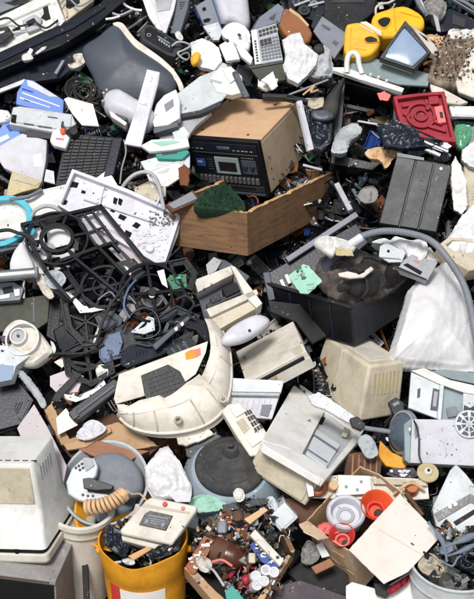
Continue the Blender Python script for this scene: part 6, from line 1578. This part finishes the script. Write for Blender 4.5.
def blue_rag():
    M = plane(448, 546, .42, (0, .4)); r = thing('blue_cloth', 'twisted blue grey cloth knotted above the white metal bucket', 'cloth', M)
    for q, w in (([(428, 522), (436, 532), (443, 543), (447, 562)], .010), ([(486, 532), (472, 536), (458, 542), (444, 547)], .013), ([(486, 541), (474, 545), (462, 551), (447, 556)], .010)):
        B().tube([(*uv(M, *p), .0) for p in q], lambda t, w=w: w * (.75 + .35 * math.sin(t * 9 + w * 300)), 10, 8).build('fold', 'bluerag', r, smooth=True, angle=70)
    B().dome(outline(M, [(440, 548), (445, 542), (452, 543), (453, 550), (447, 554), (441, 553)], 4), .015, .02, .008, 24, 10, .5, 3, .012).build('knot', 'bluerag', r, smooth=True, angle=70)
blue_rag()
coil('cable', 'tangle of dark blue wires at the lower right edge above the bucket', (470, 560), .045, .385, (0, .5), 'blueblack', 9, .005, 12)
cable('cable', 'grey blue wire curving at the right edge below the recorder', [(484, 556, .40), (468, 553, .42), (458, 558, .41), (452, 566, .40), (440, 560, .4)], .004, 'slatelight')

# ================================================================== bottom centre
def loudspeaker():
    M = frame(P(230, 476, .16), VR, V(.02, .68, .73)); r = thing('washer_drum', 'blue grey conical drum with a dark rubber dome on top', 'drum', M)
    B().lathe([(.215, -.26), (.214, -.20), (.205, -.10), (.182, .01), (.150, .052), (.125, .058)], 64, (True, False)).build('cone', 'bluegrey', r, smooth=True, angle=30)
    B().lathe([(.136, .056), (.138, .068), (.132, .080), (.116, .090), (.100, .102), (.084, .116), (.070, .132), (.057, .144), (.043, .150), (.032, .156), (.028, .180), (.022, .190), (.0, .192)], 56).build('dark_dome', 'dustrubber', r, smooth=True, angle=40)
    B().flatring((0, 0), .102, .106, .082, .101, 48).build('ridge', 'dustrubber', r, .003)
    for a in (-95, -60, -35, -125, -150): B().cyl((.203 * math.cos(rad(a)), .203 * math.sin(rad(a)), -.085), (.198 * math.cos(rad(a)), .198 * math.sin(rad(a)), -.06), .006, .006, 8).build('slot', 'hole', r)
    B().box(-.010, .010, -.010, .010, .188, .21).build('shaft', 'darkmetal', r, .003)
loudspeaker()
slab('grey_casing', 'dark grey casing with a pale trim above the drum left side', 'casing', [(184, 440), (204, 428), (222, 436), (208, 448), (196, 462), (186, 456)], 'charcoal', .19, (-.1, .4), .03, .003, parts=[('trim', 'bluewhite', [(188, 440), (206, 431), (210, 434), (192, 444)], -.001, .006)])
lump('green_fabric', 'pale green crumpled film below the left of the drum', 'film', [(190, 500), (204, 494), (222, 500), (226, 508), (206, 512), (192, 510)], 'mint', .25, (0, .5), .012, .02, .01, 20, crease=0.012, torn=.005)
lump('white_flower', 'small white tissue wad on the rim of the board crate', 'tissue', [(233, 494), (237, 488), (243, 490), (245, 498), (238, 502)], 'paper', .33, (0, .4), .015, .01, .012, 34, crease=0.012, torn=.005)
def board_crate():
    M = plane(243, 552, .22, (.02, .52)); r = thing('board_crate', 'wooden crate full of circuit boards and small parts at the bottom middle', 'crate', M)
    pr = lambda nm, m, p, z0, z1, sd=0: (B().prism(rough_poly(outline(M, p), .002, .02, sd), z0, z1)).build(nm, m, r, .0015)
    pr('left_wall', 'wood', [(184, 570), (188, 566), (222, 512), (228, 513), (192, 572)], -.08, .02, 1)
    pr('front_wall', 'cardboard', [(184, 570), (192, 569), (216, 594), (236, 612), (222, 614)], -.08, .03, 2)
    pr('right_wall', 'wood', [(272, 510), (277, 512), (295, 552), (291, 556)], -.08, .015, 3)
    pr('corner_wall', 'cardboard', [(290, 553), (295, 551), (262, 604), (256, 602)], -.08, .02, 4)
    pr('base', 'dirtshade', [(188, 568), (226, 514), (276, 512), (292, 554), (256, 608), (226, 606)], -.085, -.06, 5)
board_crate()
junk_fill('loose_components', 'loose brown and metal components heaped in the left half of the board crate', (222, 545), .235, .11, ['rust', 'darkwood', 'metal', 'charcoal', 'black', 'rag', 'beige', 'olive', 'darkmetal', 'deepblack', 'darkwood', 'black'], 260, 21, .026)
junk_fill('loose_components', 'loose dark chips and connectors heaped in the upper half of the board crate', (250, 525), .235, .11, ['black', 'blueblack', 'metal', 'charcoal', 'darkwood', 'lightgrey', 'grey', 'darkmetal', 'rust', 'deepblack', 'olive', 'black'], 270, 22, .024)
junk_fill('loose_components', 'loose red and pale parts heaped in the lower half of the board crate', (252, 572), .215, .11, ['red', 'black', 'rag', 'metal', 'charcoal', 'lightgrey', 'darkwood', 'black', 'darkmetal', 'deepblack', 'rust', 'black'], 250, 23, .024)
def bottle():
    A = P(203, 546, .225); C2 = P(247, 562, .235); M = frame(A, V(0, 1, .3), C2 - A); h = (C2 - A).length
    r = thing('glass_bottle', 'dark amber glass bottle lying in the board crate', 'bottle', M)
    B().lathe([(.0, .0), (.045, .003), (.052, .015), (.052, h * .72), (.045, h * .82), (.02, h * .93), (.018, h * 1.06), (.0, h * 1.06)], 32).build('glass', 'amber', r, smooth=True, angle=50)
    B().cyl((0, 0, h * 1.02), (0, 0, h * 1.12), .021, .021, 20).build('cap', 'darkwood', r, .002)
    B().lathe([(.0525, h * .25), (.0525, h * .55)], 32).build('label_band', 'darkwood', r, smooth=True)
bottle()
slab('cream_rail', 'cream metal rail lying across the right side of the board crate', 'rail', [(250, 535), (255, 529), (284, 560), (280, 566)], 'cream', .29, (.1, .5), .02, .002, parts=[('screw', 'darkmetal', [(276, 556), (279, 556), (279, 559), (276, 559)], -.001, .004)])
slab('cream_rail', 'pale wooden strip crossing the top of the board crate', 'rail', [(244, 519), (264, 507), (268, 510), (250, 524)], 'tan', .285, (0, .5), .012, .001)
circuit_board('circuit_board', 'blue circuit board with white star connector right of the amber bottle', [(249, 545), (258, 540), (282, 562), (276, 570), (262, 562)], 'bluedeep', .265, (0, .5), 14, ('black', 'white', 'steelblue', 'metal'), 24, .002)
circuit_board('circuit_board', 'dark brown circuit board crowded with red parts at the upper left of the crate', [(206, 536), (226, 510), (252, 514), (246, 534), (226, 548)], 'darkwood', .25, (0, .5), 15, ('red', 'metal', 'black', 'copper', 'charcoal'), 44, .003)
def transformer(label, c, l, n, s, m):
    M = plane(c[0], c[1], l, n); r = thing('transformer', label, 'transformer', M)
    B().box(-s, s, -s * .8, s * .8, -s, -.002).build('core', 'darkmetal', r, .002)
    B().box(-s * .7, s * .7, -s * 1.05, s * 1.05, -s * .75, .004).build('winding', m, r, .004)
    B().box(-s * 1.25, s * 1.25, -s * .3, s * .3, -s, -s * .85).build('mounting_tab', 'metal', r, .001)
transformer('small transformer with a grey winding in the upper left of the board crate', (222, 527), .28, (-.1, .5), .022, 'grey')
transformer('small transformer with a dark brown winding near the top corner of the board crate', (238, 516), .27, (.1, .5), .020, 'darkwood')
transformer('small transformer with a pale winding right of the bottle neck in the board crate', (252, 558), .275, (.1, .45), .018, 'beige')
circuit_board('circuit_board', 'brown circuit board on the left wall of the crate', [(186, 566), (204, 536), (214, 540), (204, 562), (194, 574)], 'brown', .275, (-.1, .5), 16, ('cream', 'copper', 'metal', 'white'), 26, .003)
def capacitor(c, l, label):
    M = frame(P(c[0], c[1], l), VR, V(.25, .35, .9)); r = thing('capacitor', label, 'capacitor', M, 'white capacitors in the board crate')
    B().cyl((0, 0, -.07), (0, 0, 0), .020, .020, 24).build('can', 'lavender', r, .003)
    B().flatring((0, 0), .014, .0195, -.001, .003, 24).build('rim', 'white', r, .001)
capacitor((266, 570), .29, 'topmost of the white capacitor cans in the board crate')
capacitor((274, 572), .285, 'rightmost of the white capacitor cans in the board crate')
capacitor((264, 581), .285, 'middle one in the cluster of white capacitor cans in the board crate')
capacitor((256, 576), .28, 'leftmost of the white capacitor cans in the board crate')
capacitor((257, 585), .28, 'lowest of the white capacitor cans in the board crate')
slab('mint_block', 'mint green plastic block at the front of the board crate', 'block', [(225, 592), (232, 585), (244, 599), (240, 610), (228, 606)], 'teal', .30, (0, .5), .02, .002)
lump('red_stopper', 'small dark red cap left of the white capacitor cans', 'cap', [(241, 578), (247, 574), (251, 578), (248, 584), (244, 585)], 'red', .255, (0, .4), .015, .01, .002, 20)
lump('crumpled_wire', 'cream crumpled strip on the left wall of the board crate', 'strip', [(196, 560), (204, 556), (212, 564), (208, 572), (200, 570)], 'cream', .29, (0, .4), .012, .01, .010, 30, crease=0.012, torn=.005)
lump('orange_scrap', 'orange brown chip at the left corner of the board crate', 'scrap', [(186, 566), (192, 562), (198, 568), (192, 574)], 'orange', .275, (0, .4), .008, .01, .004, 30, crease=0.014, torn=.005)
cable('cable', 'pale curled wire hanging over the front wall of the board crate', [(206, 566, .29), (213, 570, .31), (219, 578, .31), (224, 586, .31)], .005, 'lightgrey')
cable('cable', 'pale pink wire beside the neck of the amber bottle', [(212, 562, .3), (222, 560, .32), (232, 566, .31)], .005, 'pink')
def adapter_box():
    M, W, D, H = box3((282, 533), (268, 518), (296, 515), (284, 548), .22)
    r = thing('blue_adapter', 'pale blue adapter box at the right end of the board crate', 'adapter', M)
    B().box(-W / 2, W / 2, -D / 2, D / 2, 0, H).build('case', 'bluewhite', r, .004)
    B().box(-W / 2 + .01, W / 2 - .01, -D / 2 + .01, D / 2 - .01, H - .001, H + .003).build('lid', 'bluewhite', r, .002)
adapter_box()
lump('plastic_scrap', 'white torn plastic hinge above the pale blue adapter', 'scrap', [(266, 500), (272, 496), (278, 506), (276, 514), (270, 510)], 'bluewhite', .25, (0, .4), .012, .015, .006, 26, crease=0.014, torn=.005)
slab('black_trim', 'black grille strip along the top edge of the board crate', 'strip', [(222, 505), (246, 500), (270, 498), (268, 504), (248, 508), (224, 512)], 'black', .25, (0, .45), .015, .002, torn=.006)
slab('amber_board', 'dark red brown curved board left of the board crate', 'board', [(178, 524), (200, 530), (210, 540), (200, 556), (184, 552)], 'amber', .16, (-.1, .4), .03, .006)
crumple('folded_bag', 'white folded plastic bag above the cream phone base', [(145, 466), (160, 448), (168, 446), (180, 462), (192, 486), (190, 500), (172, 499), (154, 500), (146, 488)], 'bag', .25, (-.05, .35), .06, .05, .015, .03, 8)
slab('bag_corner', 'pale folded corner sticking out below the white folded bag', 'fold', [(168, 494), (180, 489), (192, 494), (190, 502), (176, 502)], 'lavender', .30, (0, .4), .008, .001)

# basket with telephone handset
def oval_basin():
    M = plane(106, 486, .16, (-.05, .62)); r = thing('oval_basin', 'grey translucent oval basin holding a telephone handset at the lower left', 'basin', M)
    N = 56
    def ov(a, b2, z): return [(a * math.cos(6.283 * i / N), b2 * math.sin(6.283 * i / N), z) for i in range(N)]
    B().loft([ov(.13, .14, -.08), ov(.165, .185, .02), ov(.172, .192, .024), ov(.172, .192, .03), ov(.162, .182, .028), ov(.124, .134, -.07)], (True, True)).build('shell', 'clear', r, smooth=True, angle=40)
    B().prism([(a[0], a[1]) for a in ov(.12, .13, 0)], -.07, -.05).build('floor', 'bluegrey', r)
oval_basin()
lump('clear_cover', 'smoky grey dome inside the oval basin beside the handset', 'cover', [(84, 466), (98, 455), (116, 453), (132, 460), (142, 474), (142, 490), (130, 498), (112, 496), (96, 492), (86, 480)], 'grey', .21, (0, .55), .035, .04, .003, 8, sm=3, flat=.2)
def handset():
    M = plane(84, 482, .29, (-.05, .42)); r = thing('telephone_handset', 'light grey telephone handset with dark bar in the oval basin', 'telephone', M)
    B().prism(outline(M, [(66, 482), (72, 468), (84, 457), (94, 458), (98, 466), (96, 476), (86, 484), (88, 492), (108, 494), (112, 500), (96, 504), (78, 500), (68, 494)]), -.03, 0).build('body', 'bluewhite', r, .006)
    B().prism(outline(M, [(83, 479), (90, 478), (114, 486), (112, 490), (96, 491), (84, 489)]), -.02, .008).build('dark_bar', 'charcoal', r, .003)
    b = B()
    for p in ((76, 468), (79, 466), (82, 464), (80, 470), (83, 468), (83, 495), (88, 496), (93, 496)):
        q = uv(M, *p); b.cyl((q.x, q.y, -.001), (q.x, q.y, .005), .006, .005, 10)
    b.build('buttons', 'charcoal', r)
    B().prism(outline(M, [(82, 459), (92, 459), (95, 466), (86, 472)]), -.001, .006).build('earpiece', 'lightgrey', r, .003)
handset()
def curly_cord():
    pts = []; A = [P(86, 507, .28), P(100, 506, .30), P(114, 501, .31), P(124, 494, .31)]
    core = catmull(A, 40)
    o = core[0]
    for i, p in enumerate(core):
        a = i / len(core) * 6.283 * 11
        t = (core[min(i + 1, len(core) - 1)] - core[max(i - 1, 0)]).normalized(); u = t.cross(VT).normalized(); w = t.cross(u)
        pts.append(p + (u * math.cos(a) + w * math.sin(a)) * .024)
    r = thing('telephone_cord_coil', 'tan coiled telephone cord at the front of the oval basin', 'cord', Matrix.Translation(o))
    B(Matrix.Translation(-o)).tube(pts, .0075, 8, 1, smooth=False).build('coil', 'tan', r, smooth=True, angle=70)
    B(Matrix.Translation(-o)).tube([P(122, 496, .32), P(126, 490, .33)], .022, 14, 1, smooth=False).build('plug', 'tan', r, .003)
    B(Matrix.Translation(-o)).tube([P(126, 490, .33), P(132, 494, .32), P(140, 494, .3), P(146, 500, .29)], .004, 8, 6).build('lead', 'beige', r, smooth=True)
curly_cord()
def amber_bowl():
    M = plane(118, 514, .14, (.05, .55)); r = thing('amber_basin', 'amber yellow basin edge under the oval basin', 'basin', M)
    B().lathe([(.08, -.06), (.16, .02), (.168, .03), (.16, .03), (.075, -.05)], 48, (True, True)).build('shell', 'bucketyellow', r, smooth=True, angle=40)
amber_bowl()

# white bucket behind the yellow one
def white_bucket():
    M = frame(P(82, 512, .20), VR, V(.03, .86, .5)); r = thing('white_bucket', 'dirty white plastic bucket standing behind the dark loudspeaker box', 'bucket', M)
    R = .115
    B().lathe([(R * .82, -.40), (R, 0), (R + .012, .0), (R + .012, .018), (R - .004, .018), (R - .006, -.005), (R * .8, -.39)], 44, (True, False)).build('shell', 'cream', r, smooth=True, angle=40)
    B().cyl((0, 0, -.38), (0, 0, -.09), R * .76, R * .92, 32).build('dark_fill', 'rubber', r)
    B().box(-.05, .05, -.06, .04, -.10, -.05).build('carton_inside', 'beige', r, .004)
    b = B().ring((0, 0, -.04), R + .001, .005, 6, 44); b.build('bead', 'beige', r, smooth=True)
white_bucket()
def yellow_bucket():
    M = frame(P(143, 539, .25), VR, V(-.02, .88, .47)); r = thing('yellow_bucket', 'bright yellow bucket with white label holding black scrap at the bottom', 'bucket', M)
    R = .165; N = 64
    rings = []
    for q, z in ((.86, -.38), (.94, -.16), (.965, -.10), (.985, -.095), (1.0, -.04), (1.02, .0), (1.02, .010), (.985, .010), (.97, -.02), (.84, -.37)):
        ring = []
        for i in range(N):
            a = 6.283 * i / N; sag = (-.018 * math.exp(-((a - 4.45) / .5) ** 2) + noise.noise(Vector((math.cos(a) * 2, math.sin(a) * 2, 3))) * .008) * max(0, 1 + z / .12)
            ring.append((R * q * math.cos(a), R * q * math.sin(a), z + sag))
        rings.append(ring)
    B().loft(rings, (True, False)).build('shell', 'bucketyellow', r, smooth=True, angle=45)
    B().cyl((0, 0, -.37), (0, 0, -.10), R * .84, R * .93, 40).build('dark_fill', 'deepblack', r)
    def wrap(nm, m, a0, a1, z0, z1, off):
        f = lambda z: R * (.94 + (z + .16) / .22 * .08 * .36) + off
        prof = [[(f(z) * math.cos(rad(a0 + (a1 - a0) * i / 16)), f(z) * math.sin(rad(a0 + (a1 - a0) * i / 16)), z) for i in range(17)] for z in (z0, (z0 + z1) / 2, z1)]
        prof += [[(v[0] * .985, v[1] * .985, v[2]) for v in q] for q in prof[::-1]]
        prof.append(prof[0])
        B().loft(prof, (False, False), False).build(nm, m, r, smooth=True)
    wrap('label', 'paper', -122, -58, -.30, -.125, .003)
    wrap('red_patch', 'redbright', -140, -123, -.30, -.115, .003)
    for k in range(5):
        a = -112 + k * 10; wrap('label_mark', 'grey', a, a + (6, 7, 5, 7, 6)[k], -.195, -.165, .0045)
    wrap('dark_tear', 'darkwood', -62, -50, -.045, -.022, .006)
    b = B()
    for s in (-1, 1): b.cyl((s * R, 0, -.05), (s * (R + .014), 0, -.05), .016, .012, 14)
    b.build('handle_lug', 'bucketyellow', r, .002)
    B().tube([(-R - .01, 0, -.05), (-R - .012, -.06, -.12), (-.09, -.155, -.19), (.0, -.19, -.215)], .003, 6, 6).build('handle', 'metal', r, smooth=True) if False else None
yellow_bucket()
junk_fill('bucket_scrap', 'black bags and small debris filling the yellow bucket', (141, 540), .25, .11, ['black', 'deepblack', 'blueblack', 'charcoal', 'cream', 'black', 'tan'], 170, 31, .03)
crumple('bin_bag', 'crumpled black bag in the left side of the yellow bucket', [(101, 534), (110, 524), (124, 530), (130, 544), (126, 558), (114, 552), (104, 544)], 'blueblack', .32, (0, .4), .04, .03, .02, .03, 14)
crumple('bin_bag', 'shiny black bag folded in the right side of the yellow bucket', [(146, 554), (158, 546), (174, 540), (182, 536), (180, 548), (168, 556), (152, 560)], 'black', .34, (.1, .4), .03, .03, .015, .03, 14)
slab('wood_scrap', 'tan stick poking out between the two black bags in the yellow bucket', 'stick', [(128, 556), (148, 546), (152, 549), (134, 560)], 'rawedge', .34, (0, .5), .012, .002)
lump('white_bead', 'small white lumps at the front lip of the yellow bucket', 'lumps', [(122, 560), (128, 558), (134, 560), (134, 564), (126, 564)], 'paper', .35, (0, .4), .012, .01, .008, 40, crease=0.014, torn=.005)
def phone_base():
    M = plane(158, 520, .37, (.02, .42)); r = thing('answering_machine', 'cream answering machine with black cassette window on the yellow bucket', 'answering machine', M)
    o = [(120, 530), (146, 500), (152, 497), (198, 506), (196, 512), (172, 545), (164, 543), (122, 534)]
    B().prism(outline(M, o), -.045, 0).build('body', 'cream', r, .006)
    B().prism(outline(M, [(121, 534), (164, 544), (173, 545), (170, 550), (160, 549), (122, 539)]), -.07, -.02).build('front_lip', 'cream', r, .004)
    B().prism(outline(M, [(145, 514), (150, 511), (173, 516), (166, 531), (139, 525)]), -.001, .005).build('window_frame', 'black', r, .002)
    b = B()
    q = [(148, 514), (170, 518), (164, 529), (142, 525)]
    for i, (u0, u1, v0, v1) in enumerate(((.05, .95, .08, .2), (.1, .9, .32, .42), (.25, .75, .5, .6), (.05, .2, .5, .85), (.8, .95, .5, .85), (.28, .72, .7, .8))): b.prism(outline(M, quad_sub(q, u0, u1, v0, v1)), .004, .0075)
    b.build('cassette_works', 'grey', r)
    q = uv(M, 165, 504.5); B().cyl((q.x, q.y, -.001), (q.x, q.y, .008), .010, .009, 16).build('red_button', 'redbright', r, .002)
    q = uv(M, 183, 508.5); B().cyl((q.x, q.y, -.001), (q.x, q.y, .008), .008, .007, 16).build('pink_button', 'pink', r, .002)
    B().prism(outline(M, [(144, 504), (190, 512), (189, 514), (142, 506.5)]), -.001, .003).build('ridge', 'beige', r, .001)
phone_base()

# monitor and speaker box, bottom left
def old_monitor():
    M, W, D, H = box3((33, 466), (-45, 465), (54, 438), (41, 512), .53)
    r = thing('old_monitor', 'large cream computer monitor lying face down on the dark loudspeaker box', 'monitor', M)
    S = [(H, 0, 0), (H * .55, .004, .003), (H * .2, .010, .006), (.0, .018, .010), (-.03, .036, .016), (-.055, .064, .022), (-.08, .084, .030), (-.105, .092, .036)]
    def ringat(z, f, s, c=.02):
        x0, x1, y0, y1 = -W / 2 - s, W / 2 + s, -D / 2 - f, D / 2 + s
        out = []
        for cx, cy, a0 in ((x1 - c, y0 + c, -90), (x1 - c, y1 - c, 0), (x0 + c, y1 - c, 90), (x0 + c, y0 + c, 180)):
            for k in range(5): out.append((cx + c * math.cos(rad(a0 + 22.5 * k)), cy + c * math.sin(rad(a0 + 22.5 * k)), z))
        return out
    rings = [ringat(z, f, s) for z, f, s in S[::-1]]
    rings.append([(x * .97, y * .97, z + .008) for x, y, z in rings[-1]])
    B().loft(rings).build('rear_shell', 'white', r, smooth=True, angle=30)
    B().loft([ringat(-.124, .088, .032), ringat(-.106, .088, .032)]).build('shadow_gap', 'hole', r)
    B().loft([ringat(-.165, .088, .034), ringat(-.152, .098, .042), ringat(-.123, .098, .042)]).build('front_bezel', 'cream', r, .003)
    B().hexa([(-W / 2 + .01, -D / 2 - .0135, H * .2), (W / 2 - .012, -D / 2 - .0135, H * .2), (W / 2 - .012, -D / 2 + .01, H * .2), (-W / 2 + .01, -D / 2 + .01, H * .2)], [(-W / 2 + .01, -D / 2 - .0035, H * .96), (W / 2 - .016, -D / 2 - .0035, H * .96), (W / 2 - .016, -D / 2 + .01, H * .96), (-W / 2 + .01, -D / 2 + .01, H * .96)]).build('shaded_face', 'beige', r, .003)  # beige plate over the rear face: its shade is put into the colour
    B().box(-W / 2 + .20, -W / 2 + .205, -D / 2 - .0115, -D / 2, H * .5, H * .55).build('panel_catch', 'yellowed', r)
    for k in range(7): B().box(-W / 2 + .09 + k * .034, -W / 2 + .112 + k * .034, -D / 2 + .022, -D / 2 + .027, H + .006, H + .0095).build('top_vent', 'hole', r)
    for k in range(5): B().box(W / 2 - .001, W / 2 + .003, -D / 2 + .05 + k * .025, -D / 2 + .062 + k * .025, H * .5, H * .85).build('side_vent', 'lightgrey', r)
    for k in (-.06, .07): B().box(k, k + .012, -D / 2 - .0955, -D / 2 - .084, -.124, -.104).build('clip', 'hole', r)
old_monitor()
def speaker_box():
    M, W, D, H = box3((55, 580), (-45, 567), (81, 522), (59, 668), .32)
    r = thing('loudspeaker_box', 'dark fronted wooden loudspeaker box with grey top at the lower left corner', 'loudspeaker', M)
    B().box(-W / 2, W / 2, -D / 2 + .004, D / 2, 0, H - .022).build('cabinet', 'rag', r, .003)
    B().box(-W / 2 - .004, W / 2 + .004, -D / 2 - .006, D / 2, H - .021, H).build('top_board', 'rag', r, .003)
    B().box(-W / 2 + .006, W / 2 - .006, -D / 2 - .004, -D / 2 + .003, .01, H - .024).build('grille_cloth', 'deepblack', r, .002)
    B().box(-W / 2, W / 2 - .02, -D / 2 - .008, -D / 2 - .0065, H - .014, H - .008).build('chipped_edge', 'darkwood', r)
speaker_box()
slab('gap_slab', 'dark gap board between the loudspeaker box and the white bucket', 'board', [(80, 524), (86, 520), (90, 612), (84, 612)], 'deepblack', .10, (0, .2), .02, .002)  # flat black slab filling the gap

# ================================================================== small pieces belong to the part they sit on
UNDER = {'sticker_mark': 'sticker', 'badge': 'head_panel', 'cassette_window': 'cassette_surround', 'lower_slot': 'lower_panel', 'buttons': 'faceplate', 'display_strip': 'faceplate', 'knob_ring': 'faceplate', 'label_mark': 'label',
         'cassette_works': 'window_frame', 'insert_slot': 'insert', 'keys': 'keypad', 'sticker_patch': 'sticker', 'slot_panel': 'slot', 'recess_seam': 'recess', 'teal_edge': 'tray', 'guide_line': 'paper_guide', 'shaft': 'dark_dome', 'ridge': 'dark_dome',
         'core_ring': 'core', 'axle': 'hub', 'screw': 'top_board', 'white_line': 'pale_face', 'collar': 'body', 'dark_bottom': 'cup', 'inner_ring': 'cup', 'bolt': 'plate', 'side_fold': None}
for root in [o for o in bpy.data.objects if o.parent is None and o.children]:
    kids = {}
    for c in root.children: kids.setdefault(c.name.split('.')[0], c)
    for c in list(root.children):
        u = UNDER.get(c.name.split('.')[0])
        if u and u in kids and kids[u] is not c: c.parent = kids[u]

def attach(child, root):
    """a piece that belongs to a thing moves under it and keeps its place"""
    c, r = bpy.data.objects[child], bpy.data.objects[root]
    c.parent = r; c.matrix_parent_inverse = r.matrix_basis.inverted()
    for k in ('label', 'category', 'group'):
        if k in c: del c[k]
for c, r in (('iron_knob', 'iron_plate'), ('case_lid', 'yellow_case'), ('monitor_side', 'small_monitor'), ('yellow_label', 'packaging_bag'), ('notch_tape', 'foam_moulding')):
    attach(c, r)

# fine litter that has come to rest on whatever lies under it
bpy.context.view_layer.update()
dg = bpy.context.evaluated_depsgraph_get()
LIT = ['charcoal', 'black', 'cream', 'white', 'rag', 'brown', 'rust', 'metal', 'darkwood', 'bluedeep', 'copper', 'deepblack']
LW = [10, 12, 6, 7, 5, 3, 3, 4, 4, .6, .8, 8]
LH = [3, 2, 5, 4, 9, 3, 1, 1, 4, 0, 0, 1]
rng = random.Random(77); b = B(); placed = 0
for _ in range(26000):
    px, py = rng.uniform(-20, 494), rng.uniform(-20, 620)
    k = noise.fractal(Vector((px / 34, py / 34, 2.5)), .8, 2, 3)
    if k < .10 - .1 * rng.random(): continue
    o = P(px, py, 0); s0 = o + Vector((rng.uniform(-.2, .2), -.55, 1.5))
    hit, loc, nor, idx, ob, mt = scene.ray_cast(dg, s0, (o - s0).normalized())
    if not hit or nor.z < .35: continue
    top = ob
    while top.parent: top = top.parent
    n_ = top.name.split('.')[0]
    low = ob.name.startswith(('scrap_rubble', 'heap', 'loose_components', 'bucket_scrap')) or n_ in ('dark_cabinet', 'board_crate', 'scrap_rubble')
    if n_ in ('cable', 'fan_guard', 'frame_fragment', 'fan_shroud', 'vacuum_hose'): continue
    if not low and rng.random() < .8: continue
    if n_ in ('television', 'old_monitor', 'answering_machine', 'white_printer', 'sack', 'small_monitor', 'folded_bag', 'iron_plate', 'beige_fascia', 'yellow_case', 'cloth_bag', 'foam_plate') and rng.random() < .9: continue
    sz = .002 + .018 * rng.random() ** 2.2
    if not low: sz = .0014 + .006 * rng.random() ** 3
    b.X = frame(loc + nor * sz * .12, Vector((rng.uniform(-1, 1), rng.uniform(-1, 1), .1)), nor + Vector((rng.uniform(-1, 1), rng.uniform(-1, 1), rng.uniform(-1, 1))) * .35)
    b.m = rng.choices(range(len(LIT)), LW if low else LH)[0]
    t = rng.random()
    if t < .5:
        n = rng.randint(3, 5); a0 = rng.random() * 6
        b.prism([(sz * rng.uniform(.4, 1) * math.cos(a0 + 6.283 * i / n), sz * rng.uniform(.3, .8) * math.sin(a0 + 6.283 * i / n)) for i in range(n)], -sz * .08, sz * .08)
    elif t < .7: b.box(-sz, sz, -sz * .4, sz * .4, 0, sz * .35)
    elif t < .9: b.tube([(-sz * 1.6, 0, 0), (-sz * .4, sz * .7, sz * .15), (sz * .6, -sz * .4, sz * .1), (sz * 1.7, sz * .3, 0)], max(.0008, sz * .08), 5, 3)
    else: b.cyl((0, 0, 0), (0, 0, sz * .6), sz * .35, None, 8)
    placed += 1
    if placed > 6000: break
b.X = Matrix()
tag(b.build('loose_litter', LIT), None, None, None, 'stuff')
